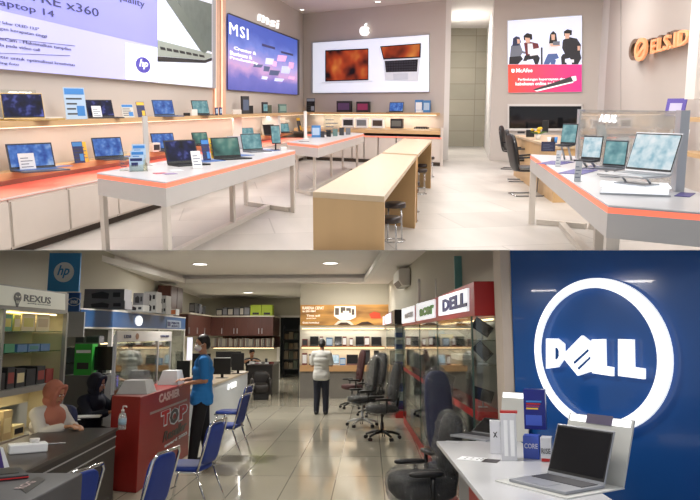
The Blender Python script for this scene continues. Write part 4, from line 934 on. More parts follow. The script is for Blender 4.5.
# ================================================================ LOWER SHOP: structure
wl_m = gmat('shop_wall_cream', (196, 192, 178), rough=.85, var=.02, scale=1); cl_m = gmat('shop_ceiling', (232, 228, 226), rough=.9, var=.02, scale=1)
lip = gmat('soffit_lip_white', (236, 234, 232), rough=.8, var=.01)
fl_m = tile_mat('polished_floor_tiles', (190, 185, 168), (128, 124, 112), .575, 1.44, .10, mortar=.007, var=.06, nscale=1.4, rot=R(1.6), spec=.6)
mb = MB(); mb.box(-6.5, 3.2, 2.6, 33, -.1, 0); struct('floor', mb, fl_m, L)
a1, a2 = L.z(100, 260, 3.2), L.z(197, 297, 3.2)
LWs = Surf(L, a1, a2)
la = xy(LWs.hit(-60, HORL)); lb_ = xy(LWs.hit(199, HORL)); YB = lb_.y; YR = 20.5
lx = lambda px, Y: (px - 350) / F * Y            # x of a pixel column on the horizon at depth Y
wall('wall_left', Vector((LWs.A + LWs.u * -9)), lb_, wl_m, 0, 3.5, room=L)
wall('wall_back', lb_, Vector((lx(281, YB), YB, 0)), wl_m, 0, 3.5, room=L)
mb = MB(); mb.box(lx(281, YB), lx(302, YB), YB, YB + .15, 2.42, 3.5); struct('wall_above_doorway', mb, wl_m, L)
mb = MB(); mb.box(lx(300.5, YR), lx(388.5, YR), YR, YR + .15, 0, 3.5); struct('wall_display', mb, wl_m, L)
mb = MB(); mb.box(lx(300.5, YR), lx(300.5, YR) + .15, YR + .15, 32, 0, 3.5); struct('wall_passage', mb, wl_m, L)
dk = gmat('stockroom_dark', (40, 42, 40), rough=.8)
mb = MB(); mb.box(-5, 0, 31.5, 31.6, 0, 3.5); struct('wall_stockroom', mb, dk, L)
mb = MB(); mb.box(lx(281, YB) - .12, lx(281, YB), YB - .03, YB + .18, 0, 2.46); mb.box(lx(281, YB) - .12, lx(300, YB), YB - .03, YB, 2.42, 2.5); struct('door_1', mb, lip, L)
rr0 = Vector((lx(388, YR), YR, 0)); rr1 = rr0 + Vector((.0286, -1, 0)) * (YR - 5.9)
wall('wall_right', rr1, rr0, wl_m, 0, 3.5, room=L)
# tray ceiling with a lower soffit round it
T1, T2, T3, T4 = L.z(54, 250, 3.2), L.z(183, 283, 3.2), L.z(368, 282, 3.2), L.z(391.7, 250, 3.2)
ext = lambda p, q, d: p + (p - q).normalized() * d
T1, T4 = ext(T1, T2, 3), ext(T4, T3, 3)
mb = MB(); mb.box(-7, 3, 9, 32, 3.42, 3.5); struct('ceiling', mb, cl_m, L)
mb = MB()
mb.prism([xy(T1, 3.2), xy(T2, 3.2), Vector((T2.x, 32, 3.2)), Vector((-7, 32, 3.2)), Vector((-7, T1.y, 3.2))], (0, 0, .22))
mb.prism([xy(T2, 3.2), xy(T3, 3.2), Vector((T3.x, 32, 3.2)), Vector((T2.x, 32, 3.2))], (0, 0, .22))
mb.prism([xy(T3, 3.2), xy(T4, 3.2), Vector((3, T4.y, 3.2)), Vector((3, 32, 3.2)), Vector((T3.x, 32, 3.2))], (0, 0, .22))
struct('ceiling_soffit', mb, cl_m, L)
mb = MB()
for p, q in ((T1, T2), (T2, T3), (T3, T4)):
    d = (q - p).normalized(); n = Vector((d.y, -d.x, 0)); mb.prism([xy(p, 3.19), xy(q, 3.19), xy(q + n * .12, 3.19), xy(p + n * .12, 3.19)], (0, 0, .12))
struct('trim_3', mb, lip, L)
for (x, y, z, r, p_, lb) in ((200, 264, 3.42, .17, 35, 'round white ceiling downlight, left one of the two front ones'), (330.5, 263, 3.42, .17, 35, 'round white ceiling downlight, right one of the two front ones'), (248, 292.5, 3.2, .17, 20, 'round white ceiling downlight over the back corner')):
    downlight(L, x, y, z, r, lb, None, power=p_)
# column and blue logo wall on the right
D0 = Vector((1.288, 5.6, 0)); dd = Vector((.6, -.8, 0)); DW = Surf(L, D0, D0 + dd * 3)
blue = gmat('glossy_brand_blue', (27, 82, 152), rough=.2, var=.05, scale=1, coat=.3)
mb = MB(); a, b = D0 + Vector((0, 0, 0)), D0 + dd * 3.4
mb.prism([a, b, b - DW.n * .12, a - DW.n * .12], (0, 0, 3.4)); struct('wall_blue_panel', mb, blue, L)
mb = MB(); x0, x1 = lx(497.5, 5.75), lx(511, 5.6); mb.box(x0, x1, 5.62, 5.9, 0, 3.4); struct('wall_column', mb, gmat('column_beige', (206, 190, 174), rough=.7, var=.03), L)
# ring logo
DL = thing('wall_sign', 'big glowing white ring with four white letters on the blue wall', 'sign', L, DW.hit(606, 434, 0))
cc = DW.hit(606.5, 354, .03); top = DW.hit(606.5, 277.5, .03); rR = (top - cc).z
glow = mat('backlit_ring_white', (.92, .96, 1), rough=.4, emit=.8, var=.01)
kx = (DW.hit(673.5, 354, .03) - DW.hit(537, 354, .03)).dot(DW.u) / (2 * rR); cx_ = (DW.hit(673.5, 354, .03) + DW.hit(537, 354, .03)) / 2; cc = Vector((cx_.x, cx_.y, cc.z))
mb = MB(); n = 64; vs = []
for q in range(n):
    a = 2 * PI * q / n; o_ = cc + DW.u * rR * kx * math.cos(a) + Vector((0, 0, rR * math.sin(a))); th = .128 + .05 * math.cos(a) 
    i_ = cc + DW.u * rR * kx * (1 - th) * math.cos(a) + Vector((0, 0, rR * (1 - th) * math.sin(a)))
    vs += [o_, i_, i_ + DW.n * .03, o_ + DW.n * .03]
mb.add(vs, [(4 * q + k, 4 * ((q + 1) % n) + k, 4 * ((q + 1) % n) + (k + 1) % 4, 4 * q + (k + 1) % 4) for q in range(n) for k in range(4)])
part('ring', mb, glow, DL, world=True)
for nm, pg in (('letter_d', [(548.5, 338.5), (559, 338.6), (565.5, 344), (565.5, 358), (559.5, 367), (548.5, 368.5)]), ('letter_e', [(564, 356), (584, 335.5), (596, 345), (592, 371.5), (580, 375.5)]), ('letter_l', [(594, 339.5), (606.5, 339), (607, 366), (614.5, 367.2), (614.5, 376), (594.5, 373)]), ('letter_l', [(620.5, 339), (635, 339.5), (635.5, 367), (646, 368.5), (646, 379), (620.5, 375.7)])):
    mb = MB(); DW.poly(mb, pg, .03, .06)
    part(nm, mb, glow, DL, world=True)
for pg in ([(555.5, 347.5), (557.5, 348), (558.8, 351), (558.8, 356), (557.3, 359), (555.5, 359.5)], [(573.5, 362), (588, 349), (589, 351), (574.8, 364)], [(577.5, 368), (590, 356.5), (590.6, 358.6), (579, 369.8)]):
    mb = MB(); DW.poly(mb, pg, .06, .062); part('letter_counter', mb, blue, DL, world=True)

# ================================================================ LOWER SHOP: back part
warm = mat('warm_shelf_tube', s2l(255, 226, 176), emit=3, var=.01)
brown = mat('walnut_brown', s2l(88, 50, 42), rough=.4, var=.2, scale=5, stretch=(4, 4, .5)); steelh = silver
def bxs(px0, px1, Y, y0, y1, d, room=L):
    """box seen between pixel columns px0..px1 and rows y0 (top)..y1 (bottom) at depth Y"""
    c = room.y((px0 + px1) / 2, y1, Y); m = room.mpp(c); z0 = c.z; z1 = room.y((px0 + px1) / 2, y0, Y).z
    return c.x - (px1 - px0) * m / 2, c.x + (px1 - px0) * m / 2, Y, Y + d, z0, z1
def boxthing(name, lab, cat, px0, px1, Y, y0, y1, d, m, group=None, front=None, bevel=0, txt=None, rest=None):
    X0, X1, Y0, Y1, Z0, Z1 = bxs(px0, px1, Y, y0, y1, d)
    if rest is not None: Z0 = rest
    t = thing(name, lab, cat, L, ((X0 + X1) / 2, Y0, Z0), 0, group); w, h = X1 - X0, Z1 - Z0
    mb = MB(); mb.box(-w / 2, w / 2, 0, d, 0, h); part('carton', mb, m, t, bevel=bevel)
    if front:
        mb = MB(); mb.box(-w * .42, w * .42, -.003, -.0005, h * .15, h * .85); part('front_print', mb, front, t)
    if txt:
        mb = MB(); letters(mb, txt[0], (-w * txt[2] / 2, -.005, h * txt[3]), (1, 0, 0), (0, 0, 1), (0, -1, 0), w * txt[2], h * txt[4], .002); part('lettering', mb, txt[1], t)
    return t
YC = 26.4; zt0, zt1 = 1.68, 2.38
for i, (a, b) in enumerate(((212, 225), (225, 237), (237, 249.3), (249.3, 261.5), (261.5, 274))):
    X0, X1 = lx(a, YC), lx(b, YC)
    t = thing('wall_cabinet', 'brown wall cabinet in the back corner, ' + ['leftmost, at the inner corner', 'second from the left', 'in the middle', 'second from the right', 'rightmost, below the lime boxes'][i], 'cabinet', L, ((X0 + X1) / 2, YC, zt0), 0, 'brown wall cabinets on the back wall')
    mb = MB(); mb.box(X0, X1, YC, YB - .02, zt0, zt1); part('body', mb, brown, t, world=True)
    mb = MB(); mb.box(X0 + .01, X1 - .01, YC - .02, YC - .001, zt0 + .01, zt1 - .01); d_ = part('door', mb, brown, t, world=True)
    hx = X1 - .06 if i in (0, 1, 3) else X0 + .06
    mb = MB(); mb.box(hx - .012, hx + .012, YC - .05, YC - .021, zt0 + .08, zt0 + .28); mb.T = Matrix.Identity(4); part('handle', mb, steelh, d_, world=True)
XL = lx(212, YC)
lv = Vector((-.0286 * -1, -1, 0)).normalized()
for i in range(3):
    Y1 = YC - i * 1.35; Y0 = Y1 - 1.33; X0 = XL + .03 * i
    t = thing('wall_cabinet', 'brown wall cabinet along the left wall, ' + ['beside the inner corner', 'middle one', 'nearest, behind the masked man'][i], 'cabinet', L, (X0, (Y0 + Y1) / 2, zt0), 0, 'brown wall cabinets on the left wall')
    mb = MB(); mb.box(X0 - .45, X0, Y0, Y1, zt0, zt1); part('body', mb, brown, t, world=True)
    mb = MB(); mb.box(X0 + .001, X0 + .02, Y0 + .02, Y1 - .02, zt0 + .01, zt1 - .01); d_ = part('door', mb, brown, t, world=True)
    mb = MB(); mb.box(X0 + .021, X0 + .05, Y0 + .1, Y0 + .14, zt0 + .08, zt0 + .28); part('handle', mb, steelh, d_, world=True)
mb = MB(); mb.prism([Vector((XL - .3, YC - 4.1, zt1)), Vector((XL + .14, YC - 4.1, zt1)), Vector((XL + .05, YC - .08, zt1)), Vector((lx(275, YC), YC - .08, zt1)), Vector((lx(275, YC), YB - .02, zt1)), Vector((XL - .3, YB - .02, zt1))], (0, 0, .05)); solo('cabinet_top_board', 'pale L-shaped board lying on the brown wall cabinets', 'shelf', mb, gmat('cream_board', (206, 198, 184), rough=.5), L)
t = thing('wall_cabinet', 'tall dark brown cabinet high under the ceiling by the left wall', 'cabinet', L, (XL - .3, 19.5, 2.3))
mb = MB(); X0 = lx(183, 20.8); mb.box(X0 - .35, X0, 19.4, 20.8, 2.35, 3.08); part('body', mb, brown, t, world=True)
for k in range(2):
    mb = MB(); mb.box(X0 + .001, X0 + .02, 19.42 + k * .7, 20.08 + k * .7, 2.37, 3.06); part('door', mb, brown, t, world=True)
# file rack and lit wall under it
t = thing('file_rack', 'long rack of upright pale files under the brown back cabinets', 'rack', L, (lx(243, YC), YC + .2, 1.28))
mb = MB(); mb.box(lx(213, YC), lx(274.5, YC), YC + .1, YB - .03, 1.24, 1.28); mb.box(lx(213, YC), lx(274.5, YC), YB - .08, YB - .03, 1.28, 1.66); part('rack_body', mb, brown, t, world=True)
rr = random.Random(11); fm = [gmat('file_cream', (196, 190, 178)), gmat('file_grey', (150, 146, 140)), gmat('file_brown', (120, 92, 80))]
for k in range(34):
    x = lx(214 + k * 1.78, YC); mb = MB(); mb.box(x, x + .036, YC + .15, YC + .5, 1.281, 1.281 + rr.uniform(.28, .33)); part('file', mb, fm[k % 3 if k % 5 else 0], t, world=True)
mb = MB(); mb.tube([(lx(214, YC), YC + .35, 1.225), (lx(274, YC), YC + .35, 1.225)], .014, 6); solo('light_tube', 'slim warm light tube under the file rack', 'light', mb, warm, L)
area('under_cabinet_light', L, (lx(243, YC), YC + .35, 1.2), 2.1, .1, 60, (1, .94, .82))
# goods on top of the brown cabinets
ztop = zt1 + .0505
bl = [gmat('carton_anthracite', (44, 44, 48)), gmat('carton_slate', (90, 90, 98)), gmat('carton_ash', (140, 140, 146))]
for i, (x0, x1, y0) in enumerate(((189, 194.5, 303), (195, 199, 304), (199.5, 203, 306))):
    boxthing('product_box', 'black box on the left wall cabinets, ' + ['leftmost', 'middle one', 'right one'][i], 'box', x0, x1, 23.0 + i * .5, y0, 316, .4, bl[i == 1], front=bl[2], rest=ztop, group='boxes on the left wall cabinets')
for i, (x0, x1, y0) in enumerate(((216, 222, 309), (222.5, 227, 307.5), (227.5, 233, 308), (233.5, 239, 308), (239.5, 243.5, 307), (244, 249.5, 307))):
    boxthing('product_box', 'dark picture box on the back cabinets, ' + ['leftmost of the row', 'second from the left', 'third from the left', 'third from the right', 'second from the right', 'rightmost, touching the lime boxes'][i], 'box', x0, x1, YC + .2, y0, 317, .4, bl[i % 2], front=bl[2] if i % 2 else fm[0], rest=ztop, group='boxes on the back wall cabinets')
lime = gmat('lime_carton', (176, 200, 40), rough=.5)
for i, (x0, x1) in enumerate(((250.2, 261), (261.4, 272.3))):
    t = boxthing('product_box', 'lime green box on the back cabinets, ' + ['left one of the pair', 'right one of the pair'][i], 'box', x0, x1, YC + .2, 304.8, 317, .5, lime, rest=ztop)
    mb = MB(); mb.box(-.12, .12, -.003, -.0005, .04, .12); part('front_print', mb, black, t)
# stockroom shelf behind the doorway
t = thing('stock_shelf', 'metal stock shelf full of brown cartons seen through the doorway', 'shelf', L, (lx(291, 29.5), 29.6, 0))
mb = MB(); xa, xb = lx(284, 29.5), lx(300, 29.5)
for z in (.3, .7, 1.1, 1.5, 1.9): mb.box(xa, xb, 29.5, 30.0, z, z + .03)
for x in (xa, xb - .03): mb.box(x, x + .03, 29.5, 30.0, 0, 2.1)
part('shelf_frame', mb, dark, t, world=True)
kcar = [gmat('kraft_brown', (112, 92, 66)), gmat('kraft_pale', (132, 118, 96)), gmat('kraft_green', (74, 82, 66))]
for r_, z in enumerate((.33, .73, 1.13, 1.53)):
    for q in range(3):
        xw = (xb - xa - .1) / 3; mb = MB(); mb.box(xa + .05 + q * xw, xa + .03 + (q + 1) * xw, 29.52, 29.9, z + .0005, z + rr.uniform(.22, .33))
        solo('carton', 'brown carton on the stockroom shelf, ' + ['bottom', 'second lowest', 'second highest', 'top'][r_] + ' row, ' + ['left', 'middle', 'right'][q], 'carton', mb, kcar[(r_ + q) % 3], L, group='cartons on the stockroom shelf')

# ---- display wall with the picture banner
DY = 20.2
DB = Surf(L, (lx(300, DY), YR - .01, 0), (lx(392, DY), YR - .01, 0))
t = thing('banner', 'long warm orange picture banner lit from the front on the display wall', 'banner', L, DB.hit(344, 326, 0))
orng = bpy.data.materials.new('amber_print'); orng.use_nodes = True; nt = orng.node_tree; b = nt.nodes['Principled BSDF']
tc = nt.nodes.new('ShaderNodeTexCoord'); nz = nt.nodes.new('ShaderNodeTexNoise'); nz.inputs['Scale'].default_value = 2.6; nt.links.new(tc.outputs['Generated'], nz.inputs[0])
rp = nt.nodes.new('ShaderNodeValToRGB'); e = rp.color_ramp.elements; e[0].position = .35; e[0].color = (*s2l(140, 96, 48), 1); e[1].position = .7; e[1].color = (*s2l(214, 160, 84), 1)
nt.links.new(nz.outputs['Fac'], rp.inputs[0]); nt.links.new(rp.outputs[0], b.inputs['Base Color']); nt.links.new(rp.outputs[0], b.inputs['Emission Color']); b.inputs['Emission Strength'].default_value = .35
mb = MB(); DB.poly(mb, [(300.5, 305), (391, 304.5), (391, 325), (300.5, 325.5)], .0, .04); part('print_panel', mb, orng, t, world=True)
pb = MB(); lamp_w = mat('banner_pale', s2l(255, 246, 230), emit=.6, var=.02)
DB.poly(pb, [(334.5, 306), (355.5, 306), (356, 317), (350, 320), (340, 320), (334, 316)], .041, .045, 0)
for (x, y, w_, h_) in ((335, 308, 4, 7), (340.5, 307, 5, 6), (346, 308, 5, 5), (351.5, 309, 3, 6)): DB.poly(pb, [(x, y), (x + w_, y), (x + w_, y + h_), (x, y + h_)], .0455, .048, 1)
DB.poly(pb, [(343, 311), (349, 311), (349, 316), (343, 316)], .0485, .05, 0)
DB.poly(pb, [(334, 325), (338, 321), (344, 319.8), (350, 321), (354, 325)], .0455, .049, 2); DB.poly(pb, [(337, 325), (341, 322.5), (347, 322.5), (351, 325)], .0495, .052, 3)
DB.poly(pb, [(356, 325), (362, 322), (368, 321.5), (374, 324.6)], .0455, .049, 3)
DB.poly(pb, [(369, 314), (374, 311.5), (380, 313), (381, 318.5), (371, 318.5)], .0455, .049, 4)
part('picture', pb, [lamp_w, gmat('print_grey_device', (104, 92, 84)), gmat('print_bone', (226, 214, 196), emit=.3), gmat('print_shadow_brown', (70, 50, 34)), gmat('print_vermilion', (206, 74, 44), emit=.2)], t, world=True)
tx = MB()
for (s_, x0, yb, x1, yt) in (('KARENA CEPAT', 302.5, 309.5, 324, 306.5), ('dan LEBIH HEMAT', 302.5, 312.2, 316, 310.2), ('Tinta asli', 306.5, 316.6, 320, 314.6), ('garansi resmi', 306.5, 319.2, 316, 317.6), ('Gratis konsultasi', 302.5, 323.5, 319, 321.6)): wletters(tx, DB, s_, x0, yb, x1, yt, off=.042, bold=.02)
part('lettering', tx, lamp_w, t, world=True)
area('banner_lamp', L, (.1, YR - .9, 3.05), 2.2, .1, 9, (1, .92, .78), rot=(.7, 0, 0))
XD0, XD1 = lx(301, 19.76), lx(385, 19.76)
t = thing('display_counter', 'grey display counter with a light wood top below the picture banner', 'counter', L, ((XD0 + XD1) / 2, 19.8, 0))
mb = MB(); mb.box(XD0, XD1, 19.78, YR - .02, 0, .73); part('body', mb, gmat('counter_dim_grey', (116, 112, 106), rough=.5), t, world=True)
mb = MB(); mb.box(XD0, XD1, 19.7, YR - .02, .731, .895); part('top', mb, mat('warm_oak', s2l(190, 148, 102), rough=.45, var=.1, stretch=(.4, 3, 3)), t, world=True)
mb = MB(); mb.box(XD0, XD1, 20.12, YR - .02, 1.37, 1.41); solo('wall_shelf', 'light wood wall shelf with laptops below the picture banner', 'shelf', mb, MATS['warm_oak'], L)
for z, y_, lb in ((1.355, 20.4, 'slim warm light tube under the laptop wall shelf'), (1.9, 20.45, 'slim warm light tube under the picture banner')):
    mb = MB(); mb.tube([(XD0, y_, z), (XD1, y_, z)], .012, 6); solo('light_tube', lb, 'light', mb, warm, L)
area('shelf_light', L, ((XD0 + XD1) / 2, 20.35, 1.33), 2.2, .08, 7, (1, .9, .72)); area('shelf_light', L, ((XD0 + XD1) / 2, 20.38, 1.87), 2.2, .08, 5, (1, .95, .85))
MAR = gmat('carton_maroon', (110, 50, 48)); CBL = gmat('carton_steel_blue', (74, 104, 140))
for (x0, x1, y0, m_, fr, lb) in ((302, 307.5, 339, MAR, dark, 'dark red box, leftmost on the laptop wall shelf'), (326, 332.5, 337.5, CBL, ctm, 'steel blue box on the laptop wall shelf'), (349.5, 353, 338, MAR, paper, 'small maroon box in the middle of the laptop wall shelf'),
                         (319.5, 323, 336.5, MAR, paper, 'narrow red box right of the first laptop on the wall shelf'), (342.5, 346.5, 336.5, MAR, paper, 'narrow red box right of the second laptop on the wall shelf'), (364.5, 369.5, 336.5, MAR, paper, 'narrow red box right of the third laptop on the wall shelf')):
    boxthing('product_box', lb, 'box', x0, x1, 20.2, y0, 346, .12, m_, front=fr, rest=1.4105)
def lapL(x0, x1, Y, z, hpx, lab, scr, body=None, rz=0, **k):
    X = lx((x0 + x1) / 2, Y); p = Vector((X, Y, z)); m = L.mpp(p)
    return laptop(L, p, (x1 - x0) * m / max(.6, math.cos(rz - math.atan2(-X, Y))), rz, lab, scr, body, h=hpx * m * 1.03, d=k.pop('d', .28), **k)
lapL(310.5, 319, 20.42, 1.4105, 9, 'dark laptop, left one on the wall shelf under the banner', 'off')
lapL(334.8, 342, 20.42, 1.4105, 9, 'dark laptop, middle one on the wall shelf under the banner', 'off')
lapL(355.5, 364, 20.42, 1.4105, 9, 'dark laptop, right one on the wall shelf under the banner', 'off')
lapL(371, 381, 20.42, 1.4105, 8.5, 'dark laptop at the right end of the wall shelf under the banner', 'off')
for (x0, x1, y0, m_, fr, lb) in ((302, 307, 353, MAR, paper, 'red and white box, leftmost on the grey display counter'), (309, 313.5, 354, dark, paper, 'dark card box left of the man in the white shirt'), (339.8, 345.5, 358, sky, ctm, 'small blue box on the grey display counter'), (362.5, 370, 350, black, dark, 'tall black box on the grey display counter'), (374, 379, 350.5, black, dark, 'tall black box at the right end of the grey display counter'), (326, 330, 355, MAR, paper, 'red box right of the man in the white shirt')):
    boxthing('product_box', lb, 'box', x0, x1, 19.9, y0, 365, .12, m_, front=fr, rest=.8955)
lapL(331, 339.5, 20.1, .8955, 9.5, 'laptop with a bright pale screen on the grey display counter', 'light', silver)
lapL(346.5, 358, 20.1, .8955, 9.5, 'dark laptop with a black screen on the grey display counter', 'off', MAR)

# ---- air conditioner
p = Vector((rr0.x + .0286 * 5.2 - .02, 15.3, 2.6)); t = thing('air_conditioner', 'white split air conditioner high on the right wall', 'air conditioner', L, p, PI / 2 * -1 + .03)
zz0 = 1.75 + (334 - 288) * 15.3 / 700; hh = .36
mb = MB(); mb.prism([(-.6, 0, zz0 - 2.6), (-.6, -.16, zz0 - 2.6), (-.6, -.24, zz0 - 2.6 + .12), (-.6, -.24, zz0 - 2.6 + hh - .04), (-.6, -.2, zz0 - 2.6 + hh), (-.6, 0, zz0 - 2.6 + hh)], (1.2, 0, 0)); part('casing', mb, gmat('appliance_white', (214, 212, 206), rough=.4), t, bevel=.01)
mb = MB(); mb.prism([(-.5, -.166, zz0 - 2.6 + .004), (-.5, -.236, zz0 - 2.6 + .112), (-.5, -.24, zz0 - 2.6 + .108), (-.5, -.17, zz0 - 2.6)], (1.0, 0, 0)); part('louvre', mb, dark, t)
# ================================================================ LOWER SHOP: right side
red = gmat('signal_red', (176, 36, 34), rough=.4, var=.06); whS = mat('backlit_sign_white', (.93, .95, 1), emit=.6, var=.01)
XS = 1.07
def yf(px, X=XS): return X * F / (px - 350)
HZ0, HZ1 = 1.905, 2.2
Yn, Yf_ = 6.06, yf(402)
t = thing('showcase', 'long glass showcase with a red header and brand signs in front of the right wall', 'showcase', L, (XS + .12, (Yn + Yf_) / 2, 0))
xb_ = 1.29
ctr = [yf(470), yf(436), yf(418.5), Yf_]
mb = MB(); mb.box(XS, xb_, Yn, Yf_, HZ0, HZ1); part('header', mb, red, t, world=True, bevel=.004)
mb = MB(); mb.box(XS, xb_, Yn, Yf_, 0, .14); part('base', mb, red, t, world=True)
mb = MB(); mb.box(XS + .01, xb_, Yn + .01, Yf_, 1.03, 1.10); part('middle_board', mb, red, t, world=True)
mb = MB(); mb.box(xb_ - .006, xb_, Yn, Yf_, .14, HZ0); part('back_panel', mb, gmat('showcase_back', (120, 116, 110), rough=.3), t, world=True)
for z in (1.48, 1.69, .55):
    mb = MB(); mb.box(XS + .012, xb_ - .01, Yn + .012, Yf_ - .01, z, z + .008); part('glass_shelf', mb, glass, t, world=True)
for a, b in zip(ctr[:-1], ctr[1:]):
    for (z0, z1) in ((.141, 1.029), (1.101, HZ0 - .001)):
        mb = MB(); mb.box(XS, XS + .006, a + .006, b - .006, z0, z1); part('glass_door', mb, glass, t, world=True)
mb = MB(); mb.box(XS + .007, xb_ - .007, Yn, Yn + .006, .141, HZ0 - .001); part('glass_side', mb, glass, t, world=True)
edge_g = gmat('glass_edge_green', (70, 92, 84), rough=.2)
for y in ctr:
    mb = MB(); mb.box(XS - .004, XS + .012, y - .012, y + .012, .141, HZ0 - .001); part('upright', mb, edge_g, t, world=True)
SH = Surf(L, (XS, Yf_, 0), (XS, Yn, 0))
for (x0, x1, (ta, tb_), (ba, bb_), s_, c_, nm) in ((402.5, 415, 0, 0, '', None, 0),) if False else (): pass
def sign(x0, x1, yt0, yb0, yt1, yb1, txt, colr, geo):
    mb = MB(); SH.poly(mb, [(x0, yt0), (x1, yt1), (x1, yb1), (x0, yb0)], .002, .02); f_ = part('brand_plate', mb, whS, t, world=True)
    if txt:
        mb = MB(); wletters(mb, SH, txt, *geo, off=.022, depth=.008, bold=.05); o_ = part('lettering', mb, colr, f_, world=True)
sign(440, 469.3, 297, 316, 288, 311, 'DELL', gmat('letter_navy', (24, 34, 110), rough=.4), (443, 312, 467.5, 300))
sign(417.5, 435.6, 304, 321, 299.2, 317.5, 'acer', gmat('letter_green', (70, 168, 40), rough=.4), (419.8, 317, 434.5, 309))
sign(402.6, 415, 309, 323.6, 305.6, 321.8, 'asus', gmat('letter_grey', (208, 212, 222), rough=.4), (405, 319, 413.5, 314))
# second, farther showcase with small plates
Y2a, Y2b = 15.2, 18.8; X2 = .96; x2b = 1.2
t = thing('showcase', 'dark far glass showcase with three small lit plates, beyond the red one', 'showcase', L, (X2 + .12, (Y2a + Y2b) / 2, 0))
mb = MB(); mb.box(X2, x2b, Y2a, Y2b, 1.96, 2.27); part('header', mb, black, t, world=True)
mb = MB(); mb.box(X2, x2b, Y2a, Y2b, 0, .14); part('base', mb, red, t, world=True)
mb = MB(); mb.box(x2b - .006, x2b, Y2a, Y2b, .141, 1.959); part('back_panel', mb, MATS['showcase_back'], t, world=True)
for z in (.5, .95, 1.4, 1.65):
    mb = MB(); mb.box(X2 + .01, x2b - .01, Y2a + .01, Y2b - .01, z, z + .008); part('glass_shelf', mb, glass, t, world=True)
mb = MB(); mb.box(X2, X2 + .006, Y2a + .006, Y2b - .006, .141, 1.959); part('glass_door', mb, glass, t, world=True)
mb = MB(); mb.box(X2 + .007, x2b - .007, Y2a, Y2a + .006, .141, 1.959); part('glass_side', mb, glass, t, world=True)
S2 = Surf(L, (X2, Y2b, 0), (X2, Y2a, 0))
for x0, x1 in ((386, 391.5), (380.8, 384.8), (376.5, 380)):
    mb = MB(); ym = [334 - (334 - 319) * 0 for _ in (0,)]; SH_ = [(x0, 334 - 1), (x1, 333)]
    pa, pb_ = S2.hit(x0, HORL, .002), S2.hit(x1, HORL, .002)
    mb.prism([xy(pa, 2.0), xy(pb_, 2.0), xy(pb_, 2.24), xy(pa, 2.24)], S2.n * .015); part('brand_plate', mb, mat('backlit_sign_rose', s2l(246, 226, 240), emit=.6, var=.01), t, world=True)
# things inside the showcases
prb = gmat('printer_box_blue', (58, 84, 150), rough=.5); prw = gmat('printer_box_white', (206, 208, 214), rough=.5)
k_ = 0
for (Y, z, lb) in ((15.4, 1.41, 'on the upper shelf of the far showcase'), (15.4, .96, 'on the middle shelf of the far showcase'), (15.4, .51, 'on the lower shelf of the far showcase'), (15.4, 1.661, 'on the top shelf of the far showcase'), (15.4, .141, 'on the floor of the far showcase')):
    h_ = .22 if z == 1.661 or z == 1.41 else .36
    mb = MB(); mb.box(X2 + .03, x2b - .03, Y, Y + .5, z, z + h_); mb.box(X2 + .035, x2b - .035, Y - .003, Y - .0005, z + .02, z + h_ * .55, 1); mb.box(X2 + .028, X2 + .0295, Y + .03, Y + .47, z + .02, z + h_ * .55, 1)
    solo('printer_box', 'white and blue printer box ' + lb, 'box', mb, [prw, prb], L)
def tablet_on_stand(Y, x, z, w_, h_, rz, tilt, lb, m=black):
    t = thing('laptop', lb, 'laptop', L, (x, Y, z), rz)
    mb = MB(); mb.T = Matrix.Translation((0, 0, .11)) @ Matrix.Rotation(-tilt, 4, 'Y'); mb.box(-w_ / 2, w_ / 2, -.01, .01, -h_ / 2, h_ / 2); part('lid', mb, m, t, bevel=.003)
    mb = MB(); mb.T = Matrix.Translation((0, 0, .11)) @ Matrix.Rotation(-tilt, 4, 'Y'); mb.box(-w_ * .45, w_ * .45, -.013, -.0105, -h_ * .42, h_ * .42); part('display', mb, SCR['off'], t)
    mb = MB(); mb.tube([(0, .03, .0), (0, .015, .1)], .006, 6); mb.box(-.04, .04, .0, .06, 0, .006); part('stand', mb, silver, t)
for (Y, z, w_, tl, lb) in ((6.3, 1.70, .17, -.5, 'dark tilted laptop on the top shelf at the near end of the red showcase'), (6.3, 1.49, .16, -.7, 'dark tilted laptop on the second shelf at the near end of the red showcase'), (7.4, 1.70, .16, -.45, 'dark tilted laptop on the top shelf below the four-letter navy sign'),
                       (6.35, 1.11, .17, -.2, 'dark laptop on the red middle board at the near end of the showcase'), (8.6, 1.11, .15, -.2, 'dark tablet on the red middle board halfway along the showcase'), (8.0, 1.49, .14, -.3, 'dark laptop on the second shelf below the green brand sign')):
    tablet_on_stand(Y, 1.175, z, w_ * 1.05, .105, -.1, tl - .1, lb)
